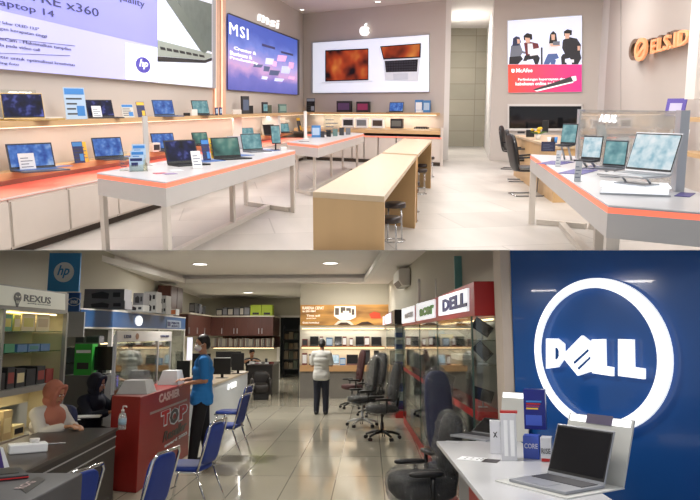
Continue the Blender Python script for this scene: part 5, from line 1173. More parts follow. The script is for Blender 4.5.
for (Y, z, h_, m_, lb) in ((9.4, 1.698, .1, gmat('print_aqua', (110, 170, 190)), 'aqua box on the top shelf of the red showcase'), (8.6, 1.698, .05, gmat('print_straw', (210, 196, 110)), 'straw yellow flat box on the top shelf of the red showcase'), (10.5, 1.49, .12, dark, 'dark box on the second shelf of the red showcase'), (7.2, 1.49, .05, paper, 'white flat box on the second shelf of the red showcase'),
                       (9.6, 1.49, .08, gmat('print_moss', (92, 100, 84)), 'moss grey box on the second shelf of the red showcase'), (12, 1.49, .14, dark, 'dark box at the far end of the second shelf of the red showcase'), (7.4, .56, .2, gmat('carton_forest', (52, 84, 48)), 'forest green box in the lower part of the red showcase, nearest'), (8.6, .56, .24, gmat('carton_forest', (52, 84, 48)), 'forest green box in the lower part of the red showcase, middle'),
                       (10, .56, .22, gmat('print_moss', (92, 100, 84)), 'moss grey box in the lower part of the red showcase'), (11.5, .56, .3, prw, 'white box in the lower part of the red showcase, farthest'), (9, .141, .25, ylw, 'yellow box on the floor of the red showcase'), (10.6, .141, .2, paper, 'pale box on the floor of the red showcase'), (12.6, .141, .25, prb, 'blue box on the floor of the red showcase')):
    mb = MB(); mb.box(XS + .035, xb_ - .04, Y, Y + .6, z, z + h_); solo('product_box', lb, 'box', mb, m_, L)
for (z, a, b, pw) in ((1.88, 6.3, 9.8, 1.4), (.50, 7.5, 10.5, 1.6)):
    mb = MB(); mb.tube([(xb_ - .02, a, z), (xb_ - .02, b, z)], .01, 6); solo('light_tube', 'light tube inside the red showcase, ' + ('under the header' if z > 1 else 'in the lower compartment'), 'light', mb, warm, L)
    area('showcase_light', L, (xb_ - .06, (a + b) / 2, z - .02), .06, 3.2, pw * 2, (1, .95, .85))
# banner above the showcase and white door frame beyond
boxthing('hanging_sign', 'pale teal hanging sign above the red showcase', 'sign', 455, 463, 9.0, 256, 290, .03, gmat('pale_teal', (110, 170, 170), rough=.5))
mb = MB(); p = lx(424, 12.5); 
for (x0, x1, Y) in ((416.5, 419, 13.2), (433.5, 437.5, 11.2)):
    mb.box(lx(x0, Y) + .03, lx(x1, Y) + .03, Y - .01, Y + .05, 0, 1.75 + 54 * Y / 700)
struct('door_frame', mb, lip, L)

# desk with the open laptop
DX0, DX1, DYa, DYb, DZ = .655, 1.285, 2.7, 5.5, .95
t = thing('demo_desk', 'white-topped demo desk with a red front panel before the blue wall', 'desk', L, ((DX0 + DX1) / 2, (DYa + DYb) / 2, 0))
mb = MB(); mb.box(DX0, DX1, DYa, DYb, DZ - .03, DZ); part('top', mb, gmat('glossy_white', (216, 216, 218), rough=.18, var=.02), t, world=True, bevel=.003)
mb = MB(); mb.box(DX0 + .05, DX0 + .07, DYa, 4.35, 0, DZ - .031); part('front_panel', mb, red, t, world=True)
mb = MB(); mb.box(DX0 + .05, DX0 + .08, 4.351, 4.75, .0, DZ - .031); part('front_panel', mb, gmat('panel_grey', (150, 148, 146), rough=.4), t, world=True, label='grey end panel')
mb = MB(); mb.box(DX0 + .09, DX1 - .02, 4.75, 4.79, 0, DZ - .031); part('side_panel', mb, MATS['panel_grey'], t, world=True)
def acrylic_back(p, w_, h_, rz, lb, dx=0, dy=.17, lean=.28, logo=True):
    q = p + Vector((-math.sin(rz) * dy + math.cos(rz) * dx, math.cos(rz) * dy + math.sin(rz) * dx, 0)); t = thing('spec_board', lb, 'display board', L, q, rz)
    M_ = Matrix.Rotation(-lean, 4, 'X')
    mb = MB(); mb.T = M_; mb.box(-w_ / 2, w_ / 2, 0, .012, 0, h_); part('panel', mb, gmat('acrylic_ivory', (206, 206, 200), rough=.25), t)
    mb = MB(); mb.T = M_; mb.box(-w_ * .47, w_ * .47, -.003, -.0005, h_ * .88, h_ * .985); part('lit_edge', mb, mat('lit_edge_white', (1, 1, 1), emit=1.0, var=.01), t)
    if logo:
        mb = MB(); mb.T = M_; mb.box(-w_ * .2, w_ * .2, -.006, -.0035, h_ * .87, h_ * 1.02); part('badge', mb, gmat('badge_violet_grey', (84, 74, 104)), t)
pL = L.z(575, 482, DZ + .006); rzl = R(-58)
mb = MB(); mb.box(-.26, .24, -.34, .1, 0, .006); solo('desk_tray', 'white tray under the big open laptop on the demo desk', 'tray', mb, gmat('tray_white', (220, 220, 214), rough=.3), L, Vector((pL.x, pL.y, DZ + .0005)), rzl)
laptop(L, Vector((pL.x, pL.y, DZ + .007)), .39, rzl, 'big open silver laptop with a black screen on the demo desk by the blue wall', 'off', gmat('laptop_silver', (164, 166, 172), rough=.35, metal=.3), gmat('key_charcoal', (58, 58, 64)), ang=112, h=.285, d=.30)
acrylic_back(Vector((pL.x, pL.y, DZ + .0005)), .44, .36, rzl, 'ivory spec board with a glowing edge leaning behind the big open laptop', dy=.11, lean=.36)
pf = L.z(489, 436, DZ + .0005)
laptop(L, pf, .36, R(-50), 'open silver laptop at the far end of the demo desk, half behind white boxes', 'off', gmat('laptop_silver', (164, 166, 172)), gmat('key_charcoal', (58, 58, 64)), ang=150, h=.2, d=.26)
acrylic_back(L.z(512, 441, DZ + .0005), .24, .36, R(-42), 'ivory spec board with a glowing edge at the far end of the demo desk', dy=.02, lean=.2, logo=False)
def dbox(px0, px1, y0, y1, dm, rz, lb, m, extra=None, z=DZ + .0005, name='product_box'):
    p = L.z((px0 + px1) / 2, y1, z); m_ = L.mpp(p); w_ = (px1 - px0) * m_ * .82; h_ = (y1 - y0) * m_ * .97
    t = thing(name, lb, 'box', L, p, rz); mb = MB(); mb.box(-w_ / 2, w_ / 2, 0, dm, 0, h_); part('carton', mb, m, t, bevel=.003)
    if extra: extra(t, w_, h_, dm)
    return t, h_
gw = gmat('satin_white_box', (216, 216, 220), rough=.35); chr_ = black
def ex1(t, w, h, d):
    mb = MB(); mb.quad([(-w * .2, -.001, h * .66), (-w * .1, -.001, h * .66), (w * .22, -.001, h * .5), (w * .12, -.001, h * .5)]); mb.quad([(-w * .2, -.0015, h * .5), (-w * .08, -.0015, h * .5), (w * .2, -.0015, h * .67), (w * .1, -.0015, h * .67)]); part('front_print', mb, black, t)
dbox(489.5, 502, 421, 454, .07, -.2, 'slim white box with a dark cross mark on the demo desk', gw, ex1)
def ex2(t, w, h, d):
    mb = MB(); mb.box(-w * .3, -w * .05, -.0015, -.0003, h * .1, h * .86); mb.box(w * .1, w * .36, -.0015, -.0003, h * .1, h * .86); part('front_print', mb, mat('gloss_strip', (1, 1, 1), rough=.1), t)
tt, h2 = dbox(500, 519, 413.5, 461, .09, -.2, 'tall plain white box standing on the demo desk', gw, ex2)
p = L.z(509.5, 461, DZ + .0005); 
mb = MB(); mb.box(-.05, .06, .01, .08, 0, .012); solo('card_pack', 'flat red packet lying on the tall white box', 'packet', mb, red, L, p + Vector((0, 0, h2 + .0005)), -.2)
cb1 = gmat('cpu_box_blue', (66, 92, 190), rough=.3); cb2 = gmat('cpu_box_navy', (24, 34, 120), rough=.3); pw_ = gmat('print_text_white_flat', (232, 232, 240))
def ex3(t, w, h, d):
    mb = MB(); letters(mb, 'CORE', (-w * .42, -.002, h * .45), (1, 0, 0), (0, 0, 1), (0, -1, 0), w * .84, h * .22, .001, bold=.01); part('lettering', mb, pw_, t)
dbox(522, 541, 436, 459, .1, -.35, 'periwinkle blue processor box under the tall navy box', cb1, ex3)
def ex4(t, w, h, d):
    mb = MB(); letters(mb, 'RISE', (-w * .42, -.002, h * .35), (1, 0, 0), (0, 0, 1), (0, -1, 0), w * .84, h * .22, .001, bold=.01); mb.box(-w * .45, w * .45, -.002, -.0005, .004, h * .16, 1); part('lettering', mb, [dark, red], t)
dbox(540, 553, 438, 462.5, .1, -.35, 'white box with grey letters and a red foot stripe next to the processor box', gw, ex4)
p = L.z(534, 452, DZ + .0005); h1 = 23 * L.mpp(L.z(531, 459, DZ)) * .97
t = thing('product_box', 'tall navy processor box with a rainbow picture stacked on the smaller boxes', 'box', L, (p.x + .01, p.y + .02, DZ + h1 + .0025), -.35); w_, h_ = .115, .27
mb = MB(); mb.box(-w_ * .55, w_ * .72, 0, .09, 0, h_); part('carton', mb, cb2, t, bevel=.003)
mb = MB()
for i in range(4): mb.box(-w_ * .4, w_ * (.3 + .07 * i), -.0015, -.0003, h_ * (.5 + i * .06), h_ * (.54 + i * .06), i)
mb.box(-w_ * .45, w_ * .5, -.0015, -.0003, h_ * .1, h_ * .36, 4)
part('front_print', mb, [ylw, gmat('print_magenta', (150, 48, 92)), red, sky, cb1], t)
for (px, py, w_, d_, rz, m_, lb) in ((491, 461, .10, .12, -.4, gmat('photo_dark', (70, 66, 68)), 'dark photo card lying on the demo desk front'), (472, 459, .17, .13, -.45, paper, 'white leaflet with black dots lying on the demo desk'), (452, 442, .1, .09, -.3, gmat('sheet_grey', (176, 178, 180)), 'grey leaflet lying near the far corner of the demo desk')):
    p = L.z(px, py, DZ); t = thing('leaflet', lb, 'leaflet', L, xy(p, DZ + .0005), rz); mb = MB(); mb.box(-w_ / 2, w_ / 2, -d_ / 2, d_ / 2, 0, .002); part('sheet', mb, m_, t)
    if 'dots' in lb:
        mb = MB()
        for a in (-.04, .0, .04, .065):
            for b in (-.02, .03): mb.box(a - .006, a + .006, b - .008, b + .008, .0021, .0026)
        part('print', mb, black, t)

# ---------------------------------------------------------------- office chairs in plastic film
film = glass_mat('plastic_film', tint=(.86, .87, .88), gloss=.12, rough=.14, opaque=.03, haze=(.62, .63, .65), wrinkle=True)
def crinkle(mb, s=.012, sc=14):
    for i, v in enumerate(mb.v):
        n_ = noise.noise_vector(v * sc); mb.v[i] = v + Vector(n_) * s
    return mb
def office_chair(lab, base_m, fab, wrap=True, back_h=.62, seat_w=.5, th=.065, grp='plastic wrapped office chairs', loc=(0, 0, 0), rz=0):
    t = thing('office_chair', lab, 'chair', L, loc, rz, grp); z = .48
    for k in range(5):
        a = 2 * PI * k / 5 + .3; c_, s_ = math.cos(a), math.sin(a)
        mb = MB(); mb.tube([(c_ * .03, s_ * .03, .13), (c_ * .17, s_ * .17, .115), (c_ * .30, s_ * .30, .075)], [.028, .024, .017], 8); part('base_arm', mb, base_m, t)
        mb = MB(); 
        for q in (-.018, .018):
            cx0 = Vector((c_ * .3 - s_ * q, s_ * .3 + c_ * q, .03)); mb.prism([cx0 + Vector((math.cos(b) * .03 * c_, math.cos(b) * .03 * s_, math.sin(b) * .03)) for b in [2 * PI * j / 12 for j in range(12)]], (-s_ * .012, c_ * .012, 0))
        part('castor', mb, black, t)
    mb = MB(); mb.tube([(0, 0, .1), (0, 0, .28)], .03, 10); mb.tube([(0, 0, .27), (0, 0, z - .04)], .018, 8); part('gas_column', mb, base_m if base_m is black else silver, t)
    mb = MB(); w2 = seat_w / 2; mb.blob((0, 0, z + th - .045), w2, w2 * 1.02, th, e=.55, n=24); part('seat', mb, fab, t)
    mb = MB(); mb.T = Matrix.Translation((0, w2 * .92, z + .12 + back_h / 2)) @ Matrix.Rotation(-.16, 4, 'X'); mb.blob((0, 0, 0), w2 * .86, .06, back_h / 2, e=.6, n=24, k=14); mb.blob((0, -.03, -back_h * .2), w2 * .6, .05, .1, e=.7); part('backrest', mb, fab, t)
    mb = MB(); mb.tube([(0, .06, z - .03), (0, w2 * 1.05, z - .01), (0, w2 * 1.15, z + .2)], .025, 8); part('back_bracket', mb, black, t)
    for s in (-1, 1):
        x = s * (w2 + .03); mb = MB(); mb.tube([(x * .8, .02, z - .03), (x, .02, z), (x, .02, z + .17)], .02, 8); mb.blob((x, -.03, z + .19), .04, .14, .022, e=.6); part('armrest', mb, black, t)
    if wrap:
        mb = MB(); mb.blob((0, 0, z + th - .045), w2 * 1.09, w2 * 1.1, th * 1.45, e=.6, n=48, k=20); crinkle(mb, .022, 20); part('seat_film', mb, film, t)
        mb = MB(); mb.T = Matrix.Translation((0, w2 * .92, z + .12 + back_h / 2)) @ Matrix.Rotation(-.16, 4, 'X'); mb.blob((0, 0, 0), w2 * .97, .1, back_h / 2 * 1.08, e=.65, n=40, k=22); crinkle(mb, .028, 18); part('back_film', mb, film, t)
    return t
fabK = gmat('chair_black_fabric', (20, 20, 24), rough=.7, var=.2, scale=40); fabG = gmat('chair_grey_fabric', (64, 64, 66), rough=.7, var=.15); fabM = gmat('chair_maroon', (62, 26, 28), rough=.6, var=.2); fabB = gmat('chair_navy', (30, 40, 84), rough=.6, var=.2)
whb = gmat('base_white', (196, 196, 194), rough=.4)
cg = [((.585, 5.98), 'big black office chair wrapped in clear film, nearest, beside the demo desk', black, fabK, R(-82), .50, True, .52),
      ((.90, 6.85), 'navy blue office chair back wrapped in film between the near chair and the glass showcase', black, fabB, R(14), .80, True, .32),
      ((lx(381, 12.2), 12.2), 'grey office chair wrapped in film on a black star base, beside the glass showcase', black, fabG, R(-80), .66, True, .5),
      ((lx(362, 13.9), 13.9), 'black office chair wrapped in film on a white star base', whb, fabK, R(-70), .72, True, .5),
      ((lx(352, 17.2), 17.2), 'dark maroon gaming chair without film, farthest of the office chairs', black, fabM, R(-75), .78, False, .48),
      ((lx(371, 15.6), 15.6), 'tall black office chair in film behind the one on the white base', black, fabK, R(-60), .74, True, .5)]
for (x, y), lb, bm_, fb, rz, bh, wr, sw in cg: office_chair(lb, bm_, fb, wr, bh, sw, .1 if 'nearest,' in lb else .065, loc=(x, y, 0), rz=rz)
# ================================================================ LOWER SHOP: left side
# game gear cabinet with a lit header
XC = -3.45; yc = lambda px, X=XC: X * F / (px - 350)
Ya, Yb = 5.6, 8.62
t = thing('display_cabinet', 'tall lit glass cabinet with a black and white brand header at the left edge', 'cabinet', L, (XC - .2, (Ya + Yb) / 2, 0))
cgr = gmat('cabinet_grey_frame', (150, 150, 144), rough=.4, var=.03); inn = gmat('cabinet_cream_inside', (214, 200, 160), rough=.6, var=.03)
SC = Surf(L, (XC, Ya, 0), (XC, Yb, 0))
mb = MB(); mb.box(XC - .42, XC, Ya, Yb, 1.99, 2.24); part('header', mb, cgr, t, world=True)
mb = MB(); SC.poly(mb, [(-30, 281), (64.5, 294), (64.5, 310.2), (-30, 302.5)], .001, .01); hd = part('header_plate', mb, mat('header_ivory', s2l(206, 206, 190), emit=.22, var=.02), t, world=True)
mb = MB(); wl2(mb, SC, 'REXUS', 23.5, 50.5, 304, 6.6, off=.012, bold=.02); part('lettering', mb, black, hd, world=True)
mb = MB(); wl2(mb, SC, 'gaming accessories', 27.5, 50.5, 306, 1.2, off=.012, bold=.0)
c = SC.hit(17.6, 297.5, .012); r_ = .055
mb.disc(c, r_, SC.u * 1.5, (0, 0, 1), SC.n * .003, 20); mb.prism([c + SC.u * a * 1.5 + Vector((0, 0, b)) for a, b in ((-.035, -.03), (.035, -.03), (.012, -.1), (-.012, -.1))], SC.n * .003)
part('emblem', mb, black, hd, world=True)
mb = MB()
for (a, b) in ((-.022, .008), (.022, .008)): mb.prism([c + SC.n * .0035 + SC.u * (a * 1.5 + x * 1.5) + Vector((0, 0, b + z)) for x, z in ((-.014, .012 if a < 0 else 0), (.014, 0 if a < 0 else .012), (.008 if a < 0 else -.008, -.01))], SC.n * .002)
for q in (-.02, 0, .02): mb.prism([c + SC.n * .0035 + SC.u * (q - .004) * 1.5 + Vector((0, 0, -.03)), c + SC.n * .0035 + SC.u * (q + .004) * 1.5 + Vector((0, 0, -.03)), c + SC.n * .0035 + SC.u * (q * .6 + .003) * 1.5 + Vector((0, 0, -.06)), c + SC.n * .0035 + SC.u * (q * .6 - .003) * 1.5 + Vector((0, 0, -.06))], SC.n * .002)
part('emblem_face', mb, MATS['header_ivory'], hd, world=True)
mb = MB(); mb.box(XC - .42, XC - .40, Ya, Yb, .95, 1.989); part('back_panel', mb, inn, t, world=True)
mb = MB(); mb.box(XC - .4, XC, Yb - .02, Yb, .0, 1.989); part('side_panel', mb, inn, t, world=True)
for y in (Ya, 7.0, Yb - .05):
    mb = MB(); mb.box(XC - .03, XC + .015, y, y + .05, .0, 2.0); part('post', mb, cgr, t, world=True)
zsh = [1.78, 1.56, 1.18]
for z in zsh[:2]:
    mb = MB(); mb.box(XC - .395, XC - .035, Ya + .05, Yb - .055, z - .01, z); part('glass_shelf', mb, glass_mat('shelf_glass_green', tint=(.6, .8, .7), gloss=.3) if 'shelf_glass_green' not in MATS else MATS['shelf_glass_green'], t, world=True)
mb = MB(); mb.box(XC - .395, XC + .01, Ya + .05, Yb - .055, 1.13, 1.19); part('ledge', mb, cgr, t, world=True)
mb = MB(); mb.box(XC - .42, XC, Ya, Yb, 0, .62); part('lower_body', mb, gmat('cabinet_base_rust', (120, 60, 36), rough=.5), t, world=True)
mb = MB(); mb.box(XC - .42, XC - .1, Ya + .05, Yb - .06, .62, .66); part('ledge', mb, cgr, t, world=True)
for z in (1.975, 1.12):
    mb = MB(); mb.tube([(XC - .1, Ya + .1, z), (XC - .1, Yb - .1, z)], .01, 6); solo('light_tube', 'warm light tube inside the lit brand cabinet, ' + ('at its top' if z > 1.5 else 'under its ledge'), 'light', mb, warm, L)
    area('cabinet_light', L, (XC - .12, (Ya + Yb) / 2, z - .02), .08, 2.6, 7 if z > 1.5 else 5, (1, .88, .62))
gcol = [gmat('box_seagreen', (70, 150, 110)), gmat('box_lime_yellow', (210, 200, 90)), gmat('box_cream', (222, 208, 160)), gmat('box_teal', (60, 130, 124)), gmat('box_steel', (80, 124, 170)), gmat('box_black_soft', (36, 38, 40)), gmat('box_brick', (150, 60, 50)), gmat('box_kraft', (196, 174, 130))]
def crow(items, z, X0_, name, where, grp):
    for i, (a, b, h_, ci, fr) in enumerate(items):
        ya_, yb_ = yc(a), yc(b); mb = MB(); mb.box(X0_ - .26, X0_, ya_ + .01, yb_ - .01, z + .0005, z + h_)
        if fr is not None: mb.box(X0_ + .0005, X0_ + .002, ya_ + (yb_ - ya_) * .15, yb_ - (yb_ - ya_) * .15, z + h_ * .25, z + h_ * .75, 1)
        solo(name, where % ORD[i], 'box', mb, [gcol[ci], gcol[fr if fr is not None else ci]], L, group=grp)
ORD = ['leftmost', 'second from the left', 'third from the left', 'fourth from the left', 'fifth from the left', 'sixth from the left', 'seventh from the left', 'eighth from the left']
crow(((1, 9, .17, 0, 3), (9.5, 22, .17, 0, 1), (22.5, 30, .17, 1, 2), (30.5, 44, .19, 2, 1), (44.5, 58, .19, 2, 7)), 1.78, XC - .06, 'gear_box', 'gear box on the top shelf of the lit cabinet, %s', 'gear boxes on the top shelf')
crow(((4, 15, .09, 0, 3), (15.5, 26, .09, 0, None), (28, 38, .08, 4, None), (38.5, 50, .08, 4, 3), (50.5, 60, .08, 4, None)), 1.56, XC - .06, 'gear_box', 'flat coloured box on the second shelf of the lit cabinet, %s', 'flat boxes on the second shelf')
crow(((3, 10, .2, 6, 2), (11, 19, .17, 5, None), (20, 28, .22, 5, 6), (28.5, 38, .2, 5, 2), (38.5, 48, .18, 5, None), (48.5, 57, .2, 5, 6), (57.5, 65, .16, 6, None)), 1.19, XC - .06, 'gear_box', 'dark box on the grey ledge of the lit cabinet, %s', 'dark boxes on the ledge')
crow(((2, 12, .2, 5, None), (13, 24, .22, 7, 2), (25, 34, .3, 7, 2), (35, 46, .12, 2, 5)), .66, XC - .12, 'gear_box', 'cream box low in the lit cabinet behind the woman, %s', 'cream boxes low in the cabinet')
# tall banners between the cabinets
for (x0, x1, y0, y1, Y, m_, lb, tx_) in ((47, 78.5, 253, 291.5, 9.3, gmat('banner_blue', (60, 144, 206), rough=.5), 'blue board with a white round two-letter logo above the lit cabinet', 'hp'), (66, 79, 292.5, 311, 9.35, gmat('banner_deep_blue', (36, 86, 150), rough=.5), 'deep blue board with an oval logo below the round-logo board', 'intel'), (66, 83, 311.8, 337, 9.35, gmat('banner_grey', (160, 164, 168), rough=.5), 'pale grey board below the two blue boards', '')):
    t = boxthing('hanging_board', lb, 'board', x0, x1, Y, y0, y1, .04, m_)
    X0, X1, Y0, Y1, Z0, Z1 = bxs(x0, x1, Y, y0, y1, .04); w_, h_ = X1 - X0, Z1 - Z0
    if tx_ == 'hp':
        mb = MB(); mb.disc((0.0, -.006, h_ * .5), h_ * .26, (1, 0, 0), (0, 0, 1), (0, .005, 0), 28); d_ = part('round_logo', mb, gmat('logo_white', (226, 232, 238)), t)
        mb = MB(); letters(mb, 'hp', (-h_ * .17, -.0065, h_ * .34), (1, 0, 0), (0, 0, 1), (0, -1, 0), h_ * .32, h_ * .34, .002, shear=.3); part('lettering', mb, gmat('banner_blue', (42, 116, 176)), d_)
    elif tx_:
        mb = MB(); mb.disc((w_ * .08, -.003, h_ * .5), h_ * .36, (1, 0, 0), (0, 0, 1), (0, .002, 0), 28, 0, h_ * .32, .62); letters(mb, 'intel', (-w_ * .18, -.003, h_ * .4), (1, 0, 0), (0, 0, 1), (0, -1, 0), w_ * .52, h_ * .24, .001); part('lettering', mb, gmat('logo_white', (226, 232, 238)), t)
# blue header cabinet
XB = -3.6; yb = lambda px: XB * F / (px - 350)
y1_, y2_ = yb(115), yb(187)
t = thing('display_cabinet', 'glass cabinet with a wide blue header behind the red cash counter', 'cabinet', L, (XB - .3, (y1_ + y2_) / 2, 0))
hdb = gmat('header_blue', (30, 84, 140), rough=.4, var=.04)
mb = MB(); mb.prism([(XB, y1_, 1.85), (XB, y2_, 1.85), (XB - .9, y2_, 1.85), (XB - .9, y1_ - .05, 1.85), (lx(83, 9.9), 9.9, 1.85)], (0, 0, .24)); hd = part('header', mb, hdb, t, world=True)
mb = MB(); mb.prism([(XB + .01, y1_, 2.09), (XB + .01, y2_, 2.09), (XB - .9, y2_, 2.09), (XB - .9, y1_ - .05, 2.09), (lx(83, 9.9) , 9.88, 2.09)], (0, 0, .02)); part('header_trim', mb, white, t, world=True)
mb = MB(); mb.prism([(XB + .01, y1_, 1.83), (XB + .01, y2_, 1.83), (XB - .9, y2_, 1.83), (XB - .9, y1_ - .05, 1.83), (lx(83, 9.9) , 9.88, 1.83)], (0, 0, .019)); part('header_trim', mb, white, t, world=True)
SB = Surf(L, (XB, y1_, 0), (XB, y2_, 0))
c = SB.hit(138.6, 320.8, .01); rr_ = .085; kk = (SB.hit(142.3, 320.8, .01) - SB.hit(135, 320.8, .01)).dot(SB.u) / (2 * rr_)
mb = MB(); mb.disc(c, rr_, SB.u * kk, (0, 0, 1), SB.n * .01, 28); part('round_logo', mb, mat('logo_glow', (.95, .97, 1), emit=.8, var=.01), hd, world=True)
mb = MB(); SB.poly(mb, [(166.5, 319.7), (180.5, 321), (180.5, 328), (166.5, 327.6)], .002, .012); pl2 = part('name_plate', mb, gmat('plate_silver_blue', (150, 166, 184)), hd, world=True)
mb = MB(); wletters(mb, SB, 'PRINTER', 171.5, 324.2, 179.5, 321.7, off=.013); wletters(mb, SB, 'SERVICE', 171.5, 327.2, 179.5, 324.9, off=.013); SB.poly(mb, [(167.6, 321.6), (170.5, 321.9), (170.5, 326.4), (167.6, 326.2)], .013, .016); part('lettering', mb, nv, pl2, world=True)
for y in (y1_, (y1_ * .45 + y2_ * .55), y2_ - .06):
    mb = MB(); mb.box(XB - .06, XB, y, y + .06, 0, 1.83); part('post', mb, white, t, world=True)
mb = MB(); mb.box(XB - .9, XB - .88, y1_, y2_, 0, 1.83); part('back_panel', mb, gmat('cabinet_teal_dark', (60, 72, 76), rough=.5), t, world=True)
for z in (.5, .9, 1.3, 1.55):
    mb = MB(); mb.box(XB - .85, XB - .07, y1_ + .07, y2_ - .07, z, z + .01); part('glass_shelf', mb, glass, t, world=True)
mb = MB(); mb.box(XB - .006, XB - .001, y1_ + .07, y2_ - .07, .1, 1.82); part('glass_door', mb, glass, t, world=True)
mb = MB(); mb.tube([(XB - .3, y1_ + .4, 1.6), (XB - .3, y2_ - .4, 1.6)], .012, 6); solo('light_tube', 'cool light tube inside the blue-header cabinet', 'light', mb, warm, L)
area('cabinet_light', L, (XB - .3, (y1_ + y2_) / 2, 1.5), .1, 3, 8, (.9, .95, 1))
rr = random.Random(4)
for r_, z in enumerate((.511, .911, 1.311)):
    for q in range(6):
        yy = y1_ + .3 + q * .72; mb = MB(); h_ = rr.uniform(.12, .25); mb.box(XB - .55, XB - .2, yy, yy + rr.uniform(.3, .55), z, z + h_)
        solo('stock_box', 'small box in the blue-header cabinet, %s shelf, %s' % (('lower', 'middle', 'upper')[r_], ORD[q]), 'box', mb, [gcol[5], gcol[7], gcol[2], bl[1], bl[2], gcol[5]][(q + r_) % 6], L, group='small boxes in the blue-header cabinet')
# boxes on top of it
pg1 = gmat('printer_carton_grey', (104, 104, 108), rough=.5); pgw = gmat('printer_carton_white', (176, 176, 174), rough=.5); pgk = gmat('printer_print_dark', (36, 36, 40))
zt = 2.1105
def pcarton(x0, x1, y0, y1, Y, m_, lb, z0, d=.35):
    t = boxthing('printer_carton', lb, 'box', x0, x1, Y, y0, y1, d, m_, rest=z0)
    X0, X1, Y0, Y1, Z0, Z1 = bxs(x0, x1, Y, y0, y1, d); Z0 = z0; w_, h_ = X1 - X0, Z1 - Z0
    mb = MB(); mb.prism([(-w_ * .3, -.003, h_ * .2), (w_ * .1, -.003, h_ * .15), (w_ * .12, -.003, h_ * .6), (-w_ * .05, -.003, h_ * .78), (-w_ * .32, -.003, h_ * .6)], (0, .0025, 0)); mb.box(w_ * .22, w_ * .4, -.003, -.0005, h_ * .3, h_ * .7); part('front_print', mb, pgk, t); return Z1
zz = pcarton(83, 124.5, 300.6, 312, 10.3, pg1, 'long grey printer carton on the blue header, lower of two', zt)
pcarton(84, 124, 289, 300.2, 10.3, pg1, 'long grey printer carton on the blue header, upper of two', zz + .001)
zz = pcarton(125, 143, 305, 314, 11.4, pgw, 'small white printer carton on the blue header, lower of the short stack', zt)
pcarton(133, 143, 293, 304.6, 11.4, pg1, 'small grey printer carton on the blue header, on the short stack', zz + .001)
zz = pcarton(143.5, 156, 302.5, 315, 12.0, pgw, 'white printer carton on the blue header, lower left of the tall pair', zt)
pcarton(143.5, 156, 291.6, 302, 12.0, pgw, 'white printer carton on the blue header, upper left of the tall pair', zz + .001)
zz = pcarton(156.5, 166, 306, 316, 12.7, pgw, 'white printer carton on the blue header, lower right of the tall pair', zt)
pcarton(156.5, 166, 295.5, 305.6, 12.7, pgw, 'white printer carton on the blue header, upper right of the tall pair', zz + .001)
boxthing('product_box', 'small white and orange box at the right end of the blue header', 'box', 167.5, 176, 13.6, 309, 317, .25, paper, front=gmat('print_tangerine', (226, 140, 90)), rest=zt)
# shelf with the green box and the monitor
sz = 1.19; Ys = 9.9
t = thing('side_table', 'grey cupboard left of the glass cabinet carrying the green box and the monitor', 'cupboard', L, (lx(97, Ys), Ys, 0))
mb = MB(); mb.box(lx(72, Ys), lx(114, Ys), Ys - .15, Ys + .45, 0, sz); part('body', mb, gmat('cupboard_grey', (92, 92, 92), rough=.6), t, world=True)
t = boxthing('product_box', 'bright green product box beside the dark monitor', 'box', 73.5, 91, 9.85, 344, 373, .2, gmat('vivid_green', (50, 170, 60), rough=.4), rest=sz + .0005)
mb = MB(); mb.box(-.08, .08, -.003, -.0005, .08, .17); mb.box(-.1, .1, -.003, -.0005, .3, .34, 1); part('front_print', mb, [pgk, paper], t)
t = thing('monitor', 'black switched-off monitor beside the green box', 'monitor', L, (lx(103.5, 9.9), 9.95, sz + .0005)); m_ = 9.9 / 700
mb = MB(); mb.box(-12 * m_, 12 * m_, 0, .03, .06, .06 + 23 * m_); part('display', mb, SCR['off'], t, bevel=.004)
mb = MB(); mb.box(-.03, .03, .03, .06, .01, .2); mb.box(-.1, .1, -.05, .12, 0, .012); part('stand', mb, black, t)
for i, (x0, x1) in enumerate(((75, 84), (85, 99))):
    boxthing('product_box', 'grey carton above the green box, ' + ['left one', 'right one'][i], 'box', x0, x1, 10.1, 336, 343.6, .2, pg1, front=dark)
# glass screen on the red cashier counter
XG = -2.78
t = thing('counter_screen', 'clear glass screen with a white header plate standing on the red cashier counter', 'screen', L, (XG, 9.4, 1.05))
SG = Surf(L, (XG, 8.19, 0), (XG, 10.7, 0))
mb = MB(); SG.poly(mb, [(115.5, 330.5), (170.5, 331.5), (170.5, 341), (115.5, 341.5)], 0, .02); hd = part('header_plate', mb, gmat('plate_warm_white', (206, 204, 200), rough=.4), t, world=True)
mb = MB(); wletters(mb, SG, 'EPSON', 160.5, 337.4, 168.5, 335, off=.022, bold=.03); wletters(mb, SG, 'L3250', 124, 338.3, 131, 334.8, off=.022); mb.disc(SG.hit(137.3, 336.3, .022), .04, SG.u * 1.7, (0, 0, 1), SG.n * .003, 20, 1); part('lettering', mb, [nv, gmat('seal_brown', (150, 110, 84))], hd, world=True)
mb = MB(); SG.poly(mb, [(115.5, 341.7), (170.5, 341.2), (170.5, 378), (115.5, 390)], .005, .011); part('glass_pane', mb, glass, t, world=True)
for x, yb_ in ((115.5, 388), (158, 380), (170.5, 377)):
    p = SG.hit(x, HORL); mb = MB(); mb.box(p.x - .015, p.x + .015, p.y - .02, p.y + .02, 1.05, 1.74); part('post', mb, silver, t, world=True)
